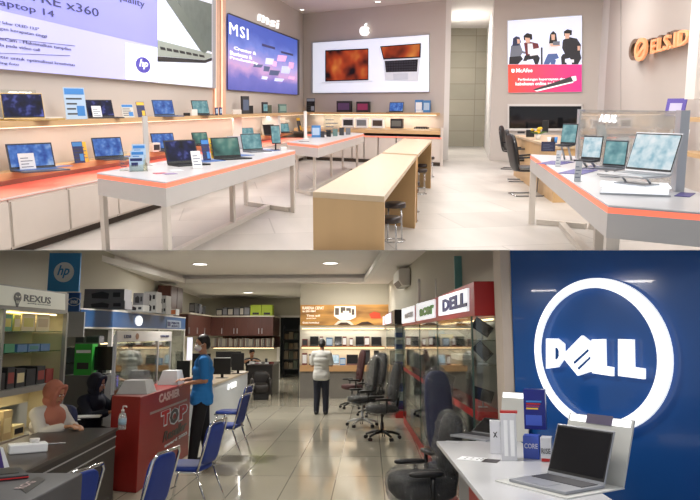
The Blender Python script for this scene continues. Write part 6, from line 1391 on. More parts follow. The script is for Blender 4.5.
# red cashier counter
XR = -2.38; R0, R1 = 8.17, 10.7; zr = 1.045
rd2 = gmat('counter_red', (150, 38, 34), rough=.45, var=.05)
t = thing('cashier_counter', 'red cashier counter with slanted lettering behind the blue chairs', 'counter', L, (XR - .3, (R0 + R1) / 2, 0))
xw = lx(113.5, 8.5)
mb = MB(); mb.prism([(XR, R0, 0), (XR, R1, 0), (xw + .02, R1, 0), (lx(117.5, 8.3), R0 + .15, 0)], (0, 0, zr)); part('body', mb, rd2, t, world=True, bevel=.01)
SR_ = Surf(L, (XR, R0, 0), (XR, R1, 0))
mb = MB(); wl2(mb, SR_, 'CASHIER', 159, 179.5, 396, 8, off=.003, bold=.04); part('lettering', mb, gmat('letter_pinkish', (222, 190, 184)), t, world=True)
mb = MB(); SR_.poly(mb, [(150, 412.5), (187, 398.5), (187, 400.5), (150, 415)], .002, .004); part('grey_stripe', mb, gmat('stripe_grey', (170, 150, 146)), t, world=True)
logoR = gmat('logo_red', (190, 30, 36)); logoW = gmat('logo_white', (226, 232, 238))
for ch, x0, x1, y1, h_, m_ in (('T', 160.5, 170, 423, 14, logoR), ('O', 169, 179, 421.5, 15, black), ('P', 178.5, 187.5, 417, 14, logoR)):
    tg = MB(); wl2(tg, SR_, ch, x0, x1, y1 + .6, h_ + 1.2, off=.003, bold=.09); part('logo_outline', tg, logoW, t, world=True)
    tg = MB(); wl2(tg, SR_, ch, x0 + .9, x1 - .9, y1 - .4, h_ - .6, off=.008, bold=.05); part('logo_letter', tg, m_, t, world=True)
tg = MB(); wl2(tg, SR_, 'Reseller', 163, 186.5, 429, 9, off=.003, bold=.03, shear=.3); part('logo_script', tg, black, t, world=True)
tg = MB(); wl2(tg, SR_, 'award 2022', 165, 187, 434, 3, off=.003, bold=.03); part('logo_script', tg, gmat('logo_white', (226, 232, 238)), t, world=True)
for (x0, x1, y0, y1, Y, lb) in ((116, 147, 381, 395.5, 8.5, 'white cloth-covered machine at the near end of the red counter'), (157, 180, 371, 385, 10.0, 'white cloth-covered machine at the far end of the red counter')):
    X0, X1, Y0, Y1, Z0, Z1 = bxs(x0, x1, Y, y0, y1, .4); Z0 = zr + .001; X1 = min(X1, XR - .02)
    mb = MB(); w_ = (X1 - X0) / 2; h_ = Z1 - Z0; mb.prism([(X0, Y, Z0), (X1, Y, Z0), (X1, Y + .45, Z0), (X0, Y + .45, Z0)], (0, 0, .005))
    b_ = [(X0, Y), (X1, Y), (X1, Y + .4), (X0, Y + .4)]; tp = [(X0 + w_ * .35, Y + .08), (X1 - w_ * .3, Y + .08), (X1 - w_ * .2, Y + .34), (X0 + w_ * .35, Y + .34)]
    mb.add([(x, y, Z0 + .005) for x, y in b_] + [(x, y, Z0 + max(h_, .12)) for x, y in tp], [(4, 5, 6, 7), (0, 1, 5, 4), (1, 2, 6, 5), (2, 3, 7, 6), (3, 0, 4, 7), (3, 2, 1, 0)])
    solo('covered_machine', lb, 'machine', mb, gmat('cloth_white', (196, 198, 200), rough=.8, var=.04, bump=.3), L)
p = Vector((lx(151, 9.3), 9.3, zr)); 
for (x, Y, m_, lb) in ((149.5, 9.2, paper, 'white paper cup between the covered machines'), (153, 9.5, dark, 'dark pen cup between the covered machines'), (182, 10.4, paper, 'white bottle at the far end of the red counter')):
    mb = MB(); mb.lathe([(.03, 0), (.036, .1), (.032, .1), (.026, .01)], 12); solo('cup', lb, 'cup', mb, m_, L, (lx(x, Y) if x < 180 else XR - .12, Y, zr + .0005))
# black counter
zb = .76; p1, p2 = L.z(14, 477, zb), L.z(118, 427.6, zb); SK = Surf(L, p1, p2)
esp = gmat('espresso_top', (54, 46, 42), rough=.35, var=.08, stretch=(1, 6, 1)); ebk = gmat('counter_black_brown', (34, 30, 29), rough=.45, var=.08)
K0, K1 = xy(p1 - SK.u * .6), xy(p2); nb = -SK.n
t = thing('reception_counter', 'dark brown reception counter with two thin silver stripes', 'counter', L, (K0 + K1) / 2)
mb = MB(); mb.prism([xy(K0, zb - .03), xy(K1, zb - .03), xy(K1 + nb * .72, zb - .03), xy(K0 + nb * .72, zb - .03)], (0, 0, .03)); part('top', mb, esp, t, world=True)
mb = MB(); mb.prism([K0 + nb * .02, K1 + nb * .02, K1 + nb * .08, K0 + nb * .08], (0, 0, zb - .031)); part('front_panel', mb, ebk, t, world=True)
for z in (.665, .56):
    mb = MB(); mb.prism([xy(K0 + nb * .018, z), xy(K1 + nb * .018, z), xy(K1 + nb * .018, z + .012), xy(K0 + nb * .018, z + .012)], SK.n * .004); part('silver_stripe', mb, silver, t, world=True)
for q in (K0, K1 - SK.u * .06):
    mb = MB(); mb.prism([q + nb * .09, q + SK.u * .05 + nb * .09, q + SK.u * .05 + nb * .7, q + nb * .7], (0, 0, zb - .031)); part('side_panel', mb, ebk, t, world=True)
# bottle of hand gel
p = L.z(125.5, 421, zb) ; p = Vector((min(p.x, -2.45), 7.62, zb + .0005)); p.x = lx(125.8, 7.62) + .04
t = thing('pump_bottle', 'clear hand gel pump bottle standing at the end of the dark counter', 'bottle', L, (p.x - .0, 7.62, zb + .0005))
mb = MB(); mb.lathe([(.04, 0), (.042, .02), (.042, .13), (.03, .16), (.014, .17), (.014, .18)], 16); part('bottle', mb, glass_mat('clear_gel', tint=(.86, .9, .92), gloss=.3, opaque=.25), t)
mb = MB(); mb.lathe([(.017, .18), (.017, .2), (.006, .205), (.006, .235)], 12); mb.tube([(0, 0, .235), (.035, -.01, .235), (.045, -.012, .225)], .007, 8); part('pump', mb, white, t)
mb = MB(); mb.lathe([(.0425, .05), (.0425, .11)], 16); part('sticker', mb, gmat('sticker_pale_blue', (150, 180, 200)), t)
for k, (x, y, w_, d_, rz, lb) in enumerate(((86, 417, .34, .24, .2, 'white notepad under the woman’s hands'), (74, 420, .14, .1, .5, 'small white note on the dark counter before the woman'))):
    lb = lb.replace('’', "'"); p = L.z(x, y, zb); mb = MB(); mb.box(-w_ / 2, w_ / 2, -d_ / 2, d_ / 2, 0, .012 - .008 * k); solo('notepad', lb, 'notepad', mb, paper, L, xy(p, zb + .0005), rz)
p = L.z(29, 452.5, zb); t = thing('tissue_box', 'low white tray box with a cup on the near end of the dark counter', 'box', L, xy(p, zb + .0005), .55)
mb = MB(); mb.box(-.16, .14, -.05, .09, 0, .075); part('carton', mb, paper, t, bevel=.01)
mb = MB(); mb.lathe([(.035, .0755), (.042, .105), (.04, .11), (.001, .11)], 14, c=(.04, .02, 0)); part('lid', mb, white, t)
mb = MB(); mb.tube([(-.01, 0, 0), (.2, .05, 0)], .006, 6); solo('pen', 'thin silver pen lying right of the white tray box', 'pen', mb, silver, L, xy(L.z(41, 445, zb), zb + .0062), .2)
# grey display block at the lower left
zq = .957; q0 = L.z(83, 472.7, zq)
t = thing('display_block', 'dark grey display block at the lower left corner', 'plinth', L, (q0.x - .5, 3.6, 0))
mb = MB(); mb.box(-3.0, q0.x, 2.9, q0.y, 0, zq); part('body', mb, gmat('block_grey', (74, 74, 76), rough=.5, var=.04), t, world=True, bevel=.01)
mb = MB(); a_ = [L.z(x, y, zq + .001) for x, y in ((18, 487), (38, 476.5), (45, 480), (26, 493.5))]; mb.prism(a_, (0, 0, .002)); pl3 = part('black_label', mb, black, t, world=True)
mb = MB(); aa = L.z(23.5, 488.5, zq + .004); bb_ = L.z(40.5, 479.4, zq + .004); u_ = (bb_ - aa); u_.z = 0; letters(mb, 'ROG', aa, u_.normalized(), Vector((-u_.y, u_.x, 0)).normalized(), (0, 0, 1), u_.length * .8, .05, .001); part('lettering', mb, gmat('stripe_grey', (170, 150, 146)), pl3, world=True)
p = L.z(6, 470, zq); t = thing('laptop', 'dark open laptop with a red edge on the grey block at the left edge', 'laptop', L, xy(L.z(2, 478, zq), zq + .001), .6)
mb = MB(); mb.box(-.25, .12, -.1, .16, 0, .022); part('base', mb, dark, t, bevel=.004)
mb = MB(); mb.box(-.25, .12, -.104, -.1005, .006, .012); part('red_edge', mb, gmat('edge_red', (190, 40, 40), emit=.2), t)
mb = MB(); mb.box(-.2, .08, -.03, .14, .0221, .025); part('keyboard', mb, black, t)
t = thing('table_sign', 'violet tent card on the grey block at the left edge', 'sign', L, xy(L.z(4, 468, zq), zq + .0005), .5)
mb = MB(); mb.prism([(-.16, 0, 0), (.0, 0, 0), (-.03, .04, .12), (-.19, .04, .12)], (0, .01, 0)); part('panel', mb, gmat('tent_violet', (74, 50, 130)), t)
mb = MB(); mb.prism([(.001, 0, 0), (.03, .02, 0), (-.01, .05, .11), (-.029, .04, .12)], (0, .008, 0)); part('side_panel', mb, paper, t)

# white brand desk with monitors
XM = -2.65; M0, M1 = 12.6, 18.5; zm = .80
t = thing('service_desk', 'long pale service desk with glowing letters behind the man in blue', 'desk', L, (XM - .5, (M0 + M1) / 2, 0))
mb = MB(); mb.box(XM - .88, XM, M0, M1, .0, zm - .04); part('body', mb, gmat('desk_cool_white', (182, 188, 194), rough=.4, var=.03), t, world=True)
mb = MB(); mb.box(XM - .9, XM + .02, M0 - .02, M1 + .02, zm - .039, zm); part('top', mb, gmat('desk_top_beige', (176, 162, 142), rough=.4), t, world=True)
SM = Surf(L, (XM, M0, 0), (XM, M1, 0)); mb = MB(); wl2(mb, SM, 'MSI', 227.8, 235.5, 386.5, 5.2, off=.004, depth=.02, bold=.0); part('lettering', mb, signW, t, world=True)
def monitor(x0, x1, y0, y1, Y, lb, z=zm, rz=0, sheet=False):
    m = Y / 700; X = lx((x0 + x1) / 2, Y); w_ = (x1 - x0) * m; zt_ = 1.75 + (334 - y0) * m; zb_ = 1.75 + (334 - y1) * m
    t = thing('monitor', lb, 'monitor', L, (X, Y, z + .0005), rz, 'monitors on the service desk'); 
    mb = MB(); mb.box(-w_ / 2, w_ / 2, 0, .04, max(.08, zb_ - z), zt_ - z); part('screen_case', mb, black, t, bevel=.006)
    mb = MB(); mb.box(-.03, .03, .041, .07, .0, (zt_ - z) * .6); mb.box(-.13, .13, -.06, .12, 0, .012); part('stand', mb, black, t)
    if sheet:
        mb = MB(); mb.box(-w_ * .4, w_ * .45, -.03, .07, zt_ - z + .001, zt_ - z + .014); part('top_sheet', mb, paper, t)
    return t
monitor(216, 233, 357.5, 376, 15.6, 'dark monitor with a white sheet on top, in the middle of the service desk', sheet=True)
monitor(233.5, 246, 352.5, 370, 17.3, 'dark monitor at the far end of the service desk', rz=-.15)
monitor(218, 243, 351, 366, 18.1, 'wide dark monitor behind the others at the far end of the desk')
monitor(195, 213, 353, 374, 14.2, 'dark monitor behind the shoulder of the masked man')
monitor(180, 193, 360, 378, 13.4, 'dark monitor left of the masked man')
boxthing('poster_screen', 'glowing white and violet screen on the wall behind the masked man', 'screen', 186.5, 191.5, 20.8, 337.5, 362, .05, mat('screen_white_lit', (.85, .85, 1), emit=.8, var=.02), front=None, rest=1.0)
# dark desk at the back, seat
t = thing('dark_desk', 'dark wooden desk with papers at the back before the seated man', 'desk', L, (lx(262, 20.5), 20.8, 0))
xa, xb2 = lx(249, 20.3), lx(274.5, 20.3)
mb = MB(); mb.box(xa, xb2, 20.3, 22.3, .86, .9); part('top', mb, esp, t, world=True)
mb = MB(); mb.box(xa + .02, xb2 - .02, 20.35, 20.4, .1, .859); part('front_panel', mb, ebk, t, world=True)
mb = MB(); mb.box(xb2 - .06, xb2 - .02, 20.41, 22.25, 0, .859); part('side_panel', mb, ebk, t, world=True)
rr = random.Random(8)
for i in range(5):
    mb = MB(); x = xa + .1 + i * .14; y = 20.45 + rr.uniform(0, .5); h_ = rr.uniform(.01, .07); mb.box(-.05, .05, -.06, .06, 0, h_); solo('paper_stack', 'small stack of papers on the dark back desk, ' + ORD[i], 'papers', mb, [paper, gmat('print_magenta', (150, 48, 92)), dark, paper, MAR][i], L, (x, y, .9005), rr.uniform(-.5, .5), group='paper stacks on the dark back desk')
t = thing('armchair', 'dark rounded armchair in front of the dark back desk', 'armchair', L, (lx(262.5, 19.4), 19.5, 0), .2)
mb = MB(); mb.blob((0, 0, .3), .24, .28, .14, e=.5, n=20); part('seat', mb, ebk, t)
mb = MB(); mb.blob((.02, .26, .46), .25, .06, .28, e=.6, n=20); part('backrest', mb, ebk, t)
for s in (-1, 1):
    mb = MB(); mb.blob((.24 * s, 0, .34), .055, .26, .22, e=.6, n=16); part('armrest', mb, ebk, t)
mb = MB(); mb.box(-.2, .2, -.2, .2, 0, .17); part('base', mb, black, t)
mb = MB(); mb.lathe([(.03, 0), (.045, .13), (.04, .13), (.02, .01)], 12); solo('cup', 'grey pen cup on the dark back desk', 'cup', mb, dark, L, (lx(267, 21), 21.2, .9005))

# ---------------------------------------------------------------- blue visitor chairs
bfab = gmat('chair_royal_blue', (20, 52, 136), rough=.6, var=.12, scale=30)
def blue_chair(lab):
    t = thing('visitor_chair', lab, 'chair', L, (0, 0, 0), 0, 'blue chrome visitor chairs along the counters')
    mb = MB(); mb.blob((0, -.02, .45), .22, .23, .035, e=.5, n=28); part('seat', mb, bfab, t)
    mb = MB(); mb.T = Matrix.Translation((0, .25, .68)) @ Matrix.Rotation(-.2, 4, 'X'); mb.blob((0, 0, 0), .205, .028, .2, e=.45, n=28, k=12); part('backrest', mb, bfab, t)
    mb = MB()
    for s in (-1, 1): pass
    mb.tube([(-.215, .19, .43), (-.222, .24, .6), (-.215, .31, .86), (-.17, .325, .9), (.17, .325, .9), (.215, .31, .86), (.222, .24, .6), (.215, .19, .43)], .012, 8); part('back_frame', mb, chrome, t)
    mb = MB(); mb.tube([(-.215, .22, .425), (-.225, -.2, .425), (-.2, -.235, .425), (.2, -.235, .425), (.225, -.2, .425), (.215, .22, .425)], .011, 8); part('seat_frame', mb, chrome, t)
    for sx in (-1, 1):
        mb = MB(); mb.tube([(.215 * sx, -.18, .425), (.225 * sx, -.27, .012)], .011, 8); part('leg', mb, chrome, t)
        mb = MB(); mb.tube([(.215 * sx, .18, .425), (.225 * sx, .34, .012)], .011, 8); part('leg', mb, chrome, t)
    mb = MB(); mb.tube([(-.22, -.225, .2), (.22, -.225, .2)], .007, 6); part('stretcher', mb, chrome, t)
    return t
b0 = None
for (x, Y, rz, lb) in ((-1.66, 5.45, R(-101), 'nearest, cut by the bottom edge'), (-1.62, 7.3, R(-101), 'second nearest, before the red counter'), (-1.8, 10.4, R(-98), 'third, right behind the standing masked man'), (-2.0, 12.2, R(-98), 'farthest, before the pale service desk')):
    lb = 'blue padded chair on a chrome frame, ' + lb
    if b0 is None: b0 = blue_chair(lb); setm(b0, L, (x, Y, 0), rz)
    else: copy_tree(b0, L, (x, Y, 0), rz, lb)
b_ = copy_tree(b0, L, (-2.0, 4.75, 0), R(-101), 'blue padded chair at the bottom edge before the dark counter, mostly out of view')
# monitors / small white chair stretch between cabinets: blue swivel chair behind the woman
t = thing('swivel_chair', 'dark blue swivel chair behind the woman at the dark counter', 'chair', L, (-3.75 + .62, 8.35, 0), 2.6)
mb = MB(); mb.blob((0, .2, .72), .2, .05, .24, e=.5, n=20); part('backrest', mb, fabB, t)
mb = MB(); mb.blob((0, 0, .45), .2, .2, .04, e=.5, n=20); part('seat', mb, fabB, t)
mb = MB(); mb.tube([(0, 0, .05), (0, 0, .43)], .02, 8); mb.tube([(0, .1, .44), (0, .22, .5), (0, .22, .7)], .015, 6); part('gas_column', mb, black, t)
for k in range(5):
    a = 2 * PI * k / 5; mb = MB(); mb.tube([(0, 0, .08), (.22 * math.cos(a), .22 * math.sin(a), .03)], .015, 6); part('base_arm', mb, black, t)
# ================================================================ LOWER SHOP: people
skin = mat('skin_tan', s2l(188, 138, 108), rough=.55, var=.05, scale=20); hairm = gmat('hair_black', (22, 19, 18), rough=.5, var=.3, scale=40)
eyew = gmat('eye_white', (230, 228, 224), rough=.3); eyeb = gmat('eye_dark', (26, 18, 14), rough=.2); lipm = gmat('lip_rose', (150, 84, 76), rough=.5)
def skinmesh(mb, vox, smooth=2):
    me = mb.mesh('tmp', []); o = bpy.data.objects.new('tmp', me); col.objects.link(o)
    m = o.modifiers.new('r', 'REMESH'); m.mode = 'VOXEL'; m.voxel_size = vox; m.use_smooth_shade = True
    s = o.modifiers.new('s', 'SMOOTH'); s.factor = .5; s.iterations = smooth
    dg = bpy.context.evaluated_depsgraph_get(); e = bpy.data.meshes.new_from_object(o.evaluated_get(dg))
    out = MB(); out.add([v.co.copy() for v in e.vertices], [tuple(p.vertices) for p in e.polygons], 0, True)
    bpy.data.objects.remove(o); bpy.data.meshes.remove(e); bpy.data.meshes.remove(me); return out
def limb(mb, pts, rs):
    P = []; Rr = []
    for i in range(len(pts) - 1):
        for q in range(4):
            f = q / 4; P.append(Vector(pts[i]).lerp(Vector(pts[i + 1]), f)); Rr.append(rs[i] * (1 - f) + rs[i + 1] * f)
    P.append(Vector(pts[-1])); Rr.append(rs[-1]); mb.tube(P, Rr, 12)
    mb.blob(pts[0], rs[0], rs[0], rs[0], n=12, k=8); mb.blob(pts[-1], rs[-1], rs[-1], rs[-1], n=12, k=8)
    for p, r in zip(pts[1:-1], rs[1:-1]): mb.blob(p, r, r, r, n=12, k=8)
def hand(mb, w_, d, up, side):
    """w_: wrist, d: finger direction, up: back of the hand, side: +1 thumb along +cross"""
    d = Vector(d).normalized(); up = Vector(up); up = (up - d * up.dot(d)).normalized(); x = d.cross(up) * side; w_ = Vector(w_)
    for k in range(5): mb.blob(w_ + d * (.02 + .016 * k), .026, .026, .019, n=10, k=6)
    for i, ln in enumerate((.07, .078, .074, .058)):
        a = w_ + d * .082 + x * (.027 - .018 * i); b = a + d * ln * .5 - up * .006; c = b + d * ln * .38 - up * .02; e = c + d * ln * .12 - up * .014
        mb.tube([a - d * .02, a, b, c, e], [.009, .0088, .0082, .0075, .006], 8)
    a = w_ + d * .03 + x * .026; mb.tube([a - x * .012, a + d * .022 + x * .016, a + d * .05 + x * .022 - up * .012, a + d * .066 + x * .016 - up * .02], [.011, .0105, .009, .007], 8)
def person(lab, loc, rz, J, shirt, trouser, sleeves='short', H=1.0, mask=False, hijab=None, hair=True, skirt=False, legs=True, female=False, shoes=True):
    """J: joint positions in metres, the figure looks along -Y"""
    t = thing('person', lab, 'person', L, loc, rz)
    V = {k: Vector(v) * H for k, v in J.items()}; S = lambda *a: [q * H for q in a]
    hd = V['head']; hdir = V.get('look', Vector((0, -1, 0))).normalized(); hr = Vector((-hdir.y, hdir.x, 0)).normalized(); hu = hr.cross(hdir) * -1
    if hu.z < 0: hu = -hu
    HM = Matrix(((hr.x, -hdir.x, hu.x, hd.x), (hr.y, -hdir.y, hu.y, hd.y), (hr.z, -hdir.z, hu.z, hd.z), (0, 0, 0, 1)))
    b = MB()
    sh = (V['shL'] + V['shR']) / 2
    for f, rx, ry in ((0, .155, .10), (.2, .145, .095), (.4, .135, .09), (.6, .15, .1), (.8, .16, .105), (.95, .13, .085)):
        c = V['pelvis'].lerp(sh, f); b.blob(c, rx * 1.1 * H, ry * 1.15 * H, .11 * H, n=18, k=10)
    limb(b, [sh, V['neck'], hd - hu * .05], S(.06, .052, .05)); limb(b, [V['shL'], sh, V['shR']], S(.058, .07, .058))
    for s in 'LR':
        limb(b, [V['sh' + s], V['el' + s], V['wr' + s]], S(.05, .038, .026))
        d = V['wr' + s] - V['el' + s]; d = V.get('hd' + s, d); hand(b, V['wr' + s], d, (0, 0, 1), 1 if s == 'L' else -1)
        if legs: limb(b, [V['hip' + s], V['kn' + s], V['an' + s]], S(.082, .055, .038)); limb(b, [V['an' + s] - Vector((0, 0, .02)), V['an' + s] + (V.get('toe', Vector((0, -1, 0)))) * .15 - Vector((0, 0, .045))], S(.038, .028))
        else: limb(b, [V['hip' + s], V['kn' + s]], S(.08, .055))
    b.T = HM
    b.blob((0, .008, .015), .074 * H, .092 * H, .108 * H, n=22, k=16); b.blob((0, -.03, -.055), .055 * H, .058 * H, .055 * H, n=16, k=10)
    b.tube([(0, -.085, .015), (0, -.103, -.012), (0, -.108, -.024), (0, -.088, -.032)], [.008, .012, .014, .009], 8)
    for s in (-1, 1): b.blob((.076 * s, .012, -.008), .010, .018, .03, n=10, k=8)
    part('body', skinmesh(b, .0085), skin, t)
    f_ = MB(); f_.T = HM
    for s in (-1, 1): f_.blob((.031 * s, -.079, .006), .0135, .010, .008, m=0, n=10, k=6); f_.blob((.031 * s, -.087, .006), .006, .004, .006, m=1, n=8, k=6); f_.tube([(.016 * s, -.091, .026), (.034 * s, -.089, .031), (.05 * s, -.078, .026)], .003, 6, m=1)
    f_.blob((0, -.088, -.058), .022, .009, .007, m=2, n=12, k=6)
    part('face', f_, [eyew, eyeb, lipm], t)
    if mask:
        m_ = MB(); m_.T = HM; m_.blob((0, -.06, -.045), .066, .056, .052, n=20, k=12, e=.9)
        for s in (-1, 1): m_.tube([(.06 * s, -.06, -.02), (.078 * s, .0, 0)], .003, 6)
        part('face_mask', m_, gmat('mask_white', (232, 232, 230), rough=.8), t)
    if hijab:
        h = MB(); h.T = HM; h.blob((0, .03, .012), .1, .108, .122, n=26, k=18, nz=.04, sc=18); 
        h.blob((0, .012, -.1), .085, .08, .06, n=20, k=10, nz=.05, sc=18)
        for s in (-1, 1): h.tube([(.06 * s, -.05, .085), (.083 * s, -.045, .02), (.072 * s, -.05, -.05), (.03 * s, -.055, -.11)], [.03, .03, .032, .035], 10)
        h.tube([(-.06, -.05, .085), (-.035, -.062, .105), (0, -.068, .112), (.035, -.062, .105), (.06, -.05, .085)], .022, 10)
        h.blob((0, -.03, -.135), .07, .06, .045, n=16, k=8)
        h.T = Matrix.Identity(4)
        c = (V['neck'] + sh) / 2; h.blob(c + Vector((0, -.03, -.07)), .17, .125, .12, n=26, k=14, nz=.08, sc=14); h.blob(c + Vector((0, -.085, -.17)), .11, .06, .13, n=20, k=12, nz=.1, sc=14)
        part('hijab', skinmesh(h, .011, 3), hijab, t)
    elif hair:
        h = MB(); h.T = HM; h.blob((0, .024, .045), .083, .094, .096, n=24, k=16, nz=.06, sc=30); h.blob((0, .06, -.005), .07, .058, .075, n=20, k=12, nz=.05, sc=30)
        for s in (-1, 1): h.blob((.07 * s, -.002, .03), .012, .03, .035, n=10, k=8)
        part('hair', skinmesh(h, .009, 1), hairm, t)
    # clothes
    c_ = MB()
    for f, rx, ry in ((-.2, .165, .125), (-.1, .168, .125), (0, .165, .115), (.12, .16, .112), (.3, .152, .108), (.5, .155, .112), (.7, .172, .118), (.9, .15, .1)):
        c = V['pelvis'].lerp(sh, f); c_.blob(c, rx * 1.2 * H, ry * 1.3 * H, (.115 if f > .05 else .07) * H, n=20, k=10, e=1 if f > .05 else .6)
    limb(c_, [V['shL'], sh, V['shR']], S(.078, .1, .078))
    for s in 'LR':
        if sleeves == 'short': limb(c_, [V['sh' + s], V['sh' + s].lerp(V['el' + s], .75)], S(.078, .07))
        else: limb(c_, [V['sh' + s], V['el' + s], V['el' + s].lerp(V['wr' + s], .88)], S(.072, .06, .048))
    part('shirt', skinmesh(c_, .012), shirt, t)
    if not hijab:
        k_ = MB(); n_ = V['neck'] - Vector((0, 0, .03)) * H; k_.tube([n_ + Vector((.066 * math.cos(a), .062 * math.sin(a) + .0, .012 * math.sin(a))) * H for a in [2 * PI * q / 20 for q in range(20)]], .012, 8, closed=True); part('collar', k_, shirt, t)
    d_ = MB(); d_.blob(V['pelvis'] - Vector((0, 0, .01)), .175 * H, .13 * H, .12 * H, n=20, k=12)
    for s in 'LR':
        if legs: limb(d_, [V['hip' + s], V['kn' + s], V['an' + s]], S(.108, .084, .066))
        else: limb(d_, [V['hip' + s], V['kn' + s]], S(.095, .075))
    part('trousers', skinmesh(d_, .012), trouser, t)
    if legs and shoes:
        for s in 'LR':
            e_ = MB(); to = V.get('toe', Vector((0, -1, 0))); a = V['an' + s]; e_.tube([a - to * .06 - Vector((0, 0, a.z - .04)), a + to * .05 - Vector((0, 0, a.z - .042)), a + to * .15 - Vector((0, 0, a.z - .032)), a + to * .19 - Vector((0, 0, a.z - .025))], [.04, .044, .034, .022], 12)
            part('shoe', e_, black, t)
    return t
STAND = dict(pelvis=(0, 0, .93), neck=(0, .01, 1.44), head=(0, -.01, 1.60), shL=(.175, .01, 1.38), shR=(-.175, .01, 1.38), elL=(.21, -.02, 1.1), wrL=(.17, -.25, 1.06), elR=(-.21, -.02, 1.1), wrR=(-.17, -.25, 1.06),
             hipL=(.09, 0, .88), hipR=(-.09, 0, .88), knL=(.1, -.01, .48), knR=(-.1, -.01, .48), anL=(.11, .02, .08), anR=(-.11, .02, .08))
J1 = dict(STAND); J1.update(head=(0, -.02, 1.61), look=(.25, -1, -.12), elL=(.235, .04, 1.12), wrL=(.17, -.16, 1.09), elR=(-.22, -.02, 1.12), wrR=(-.1, -.22, 1.12), hdR=(.3, -1, 0), anL=(.13, -.1, .08), knL=(.12, -.06, .48), anR=(-.1, .12, .08), knR=(-.1, .04, .48))
polo = gmat('polo_blue', (40, 132, 212), rough=.8, var=.06, bump=.2); dnm = gmat('trouser_black', (24, 25, 30), rough=.8, var=.1); shW = gmat('shirt_offwhite', (196, 196, 192), rough=.85, var=.05, bump=.3)
person('person in a bright blue polo shirt and white face mask standing at the red counter', (-2.06, 10.0, 0), R(-78), J1, polo, dnm, H=1.0, mask=True)
J2 = dict(STAND); J2.update(head=(0, -.06, 1.585), neck=(0, -.01, 1.43), look=(.1, -1, -.55), elL=(.24, -.03, 1.12), wrL=(.1, -.24, 1.14), elR=(-.24, -.03, 1.12), wrR=(-.1, -.24, 1.14), hdL=(-.4, -1, .3), hdR=(.4, -1, .3))
person('person in an off-white shirt seen from behind, standing before the display counter', (lx(322, 15.9), 15.9, 0), R(172), J2, shW, gmat('trouser_navy', (28, 32, 48), rough=.8), H=.945)
SIT = dict(pelvis=(0, .02, .50), neck=(0, -.04, .98), head=(0, -.09, 1.13), shL=(.165, -.02, .92), shR=(-.165, -.02, .92), elL=(.22, -.15, .74), wrL=(.12, -.36, .79), elR=(-.22, -.15, .74), wrR=(-.12, -.36, .79), hipL=(.09, 0, .5), hipR=(-.09, 0, .5), knL=(.1, -.22, .5), knR=(-.1, -.22, .5), anL=(.1, -.22, .1), anR=(-.1, -.22, .1))
J3 = dict(SIT); J3.update(look=(.25, -1, -.5), wrL=(.02, -.36, .80), wrR=(-.10, -.33, .80), hdL=(-.3, -1, .0), hdR=(.2, -1, .1))
person('seated person in a dusty pink hijab and white sweater at the dark counter', (-3.23, 7.7, 0), R(68), J3, gmat('sweater_white', (206, 202, 196), rough=.9, var=.05, bump=.3), gmat('skirt_olive', (86, 80, 66), rough=.9), sleeves='long', hijab=gmat('hijab_dusty_pink', (178, 112, 92), rough=.85, var=.08, bump=.3))
J4 = dict(SIT); J4.update(look=(.2, -1, -.35), wrL=(.1, -.3, .98), elL=(.22, -.18, .8), hdL=(-.3, -.6, .8))
person('seated person in a dark navy hijab and dark clothes holding a lit phone', (-3.3, 9.15, 0), R(72), J4, gmat('top_dark_navy', (22, 26, 44), rough=.9), gmat('skirt_black', (20, 20, 24), rough=.9), sleeves='long', hijab=gmat('hijab_navy', (24, 26, 44), rough=.85, var=.1))
t = thing('phone', 'phone with a lit violet screen held by the person in the navy hijab', 'phone', L, (-2.93, 9.03, 1.09), R(100))
mb = MB(); mb.box(-.038, .038, 0, .009, 0, .15); part('case', mb, black, t, bevel=.003)
mb = MB(); mb.box(-.034, .034, .0092, .0105, .008, .142); mb.box(-.034, .034, -.0015, -.0003, .008, .142); part('display', mb, mat('phone_violet', s2l(120, 110, 250), emit=1.0, var=.1), t)
J5 = dict(SIT); J5.update(look=(.3, -1, -.6), wrL=(.1, -.34, .93), wrR=(-.14, -.34, .93), elL=(.24, -.14, .88), elR=(-.24, -.14, .88), head=(0, -.1, 1.15))
person('seated person in a black shirt bent over the dark desk at the back', (lx(254, 22.9), 22.75, 0), R(12), J5, gmat('shirt_black', (30, 30, 32), rough=.9), dnm)
t = thing('stool', 'dark stool under the seated person at the back desk', 'stool', L, (lx(254, 22.9), 22.75, 0))
mb = MB(); mb.lathe([(.17, .36), (.18, .38), (.16, .40)], 20); part('seat', mb, black, t)
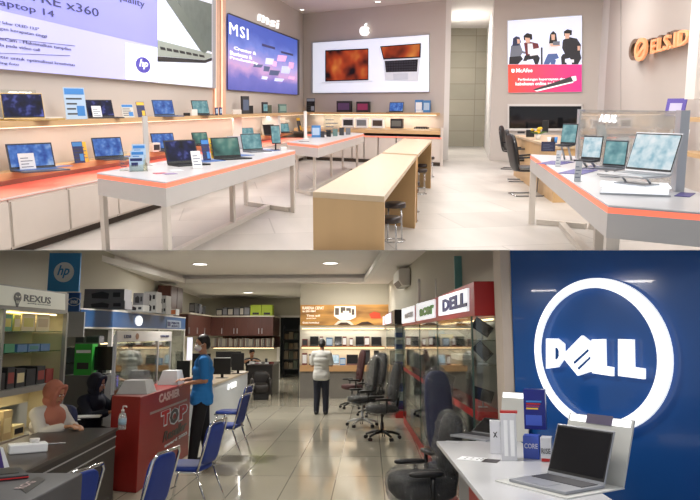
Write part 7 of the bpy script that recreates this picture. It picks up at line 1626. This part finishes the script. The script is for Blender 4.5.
mb = MB(); mb.tube([(0, 0, .03), (0, 0, .37)], .03, 8); mb.lathe([(.18, 0), (.18, .02), (.03, .035)], 20); part('pedestal', mb, black, t)
for x, y, rz, lb in ((-3.23, 7.7, R(68), 'low brown stool under the person in the pink hijab'), (-3.3, 9.15, R(72), 'low brown stool under the person in the navy hijab')):
    t = thing('stool', lb, 'stool', L, (x, y, 0), rz)
    mb = MB(); mb.lathe([(.15, .36), (.16, .38), (.14, .39)], 20); part('seat', mb, brown, t)
    for q in range(4):
        a = PI / 4 + q * PI / 2; mb = MB(); mb.tube([(.1 * math.cos(a), .1 * math.sin(a), .36), (.14 * math.cos(a), .14 * math.sin(a), .01)], .012, 6); part('leg', mb, brown, t)
# ---------------------------------------------------------------- trim what crosses the added partition between the two rooms
bpy.context.view_layer.update()
import bmesh
for o in [o for o in bpy.data.objects if o.type == 'MESH']:
    if o.name.startswith('light_partition') or o.name == 'light_partition': continue
    r = o
    while r.parent: r = r.parent
    up = LOC[r.name][0] is U if r.name in LOC else True
    sg = 1 if up else -1
    ds = [((o.matrix_world @ v.co) - CAM).dot(cut_n) * sg for v in o.data.vertices]
    if not ds: continue
    if min(ds) >= -.001: continue
    if max(ds) <= 0: bpy.data.objects.remove(o); continue
    o.data = o.data.copy()
    I = o.matrix_world.inverted(); bm = bmesh.new(); bm.from_mesh(o.data)
    co = I @ CAM; no = (o.matrix_world.to_3x3().transposed() @ cut_n) * sg
    g = bm.verts[:] + bm.edges[:] + bm.faces[:]
    res = bmesh.ops.bisect_plane(bm, geom=g, plane_co=co, plane_no=no, clear_inner=True, dist=1e-5)
    eds = [e for e in res['geom_cut'] if isinstance(e, bmesh.types.BMEdge)]
    if eds: bmesh.ops.holes_fill(bm, edges=eds, sides=0)
    bm.to_mesh(o.data); bm.free(); o.data.update()
    for m_ in list(o.modifiers):
        if m_.type == 'BEVEL': o.modifiers.remove(m_)
for o in [o for o in bpy.data.objects if o.type == 'EMPTY' and not o.children]: bpy.data.objects.remove(o)
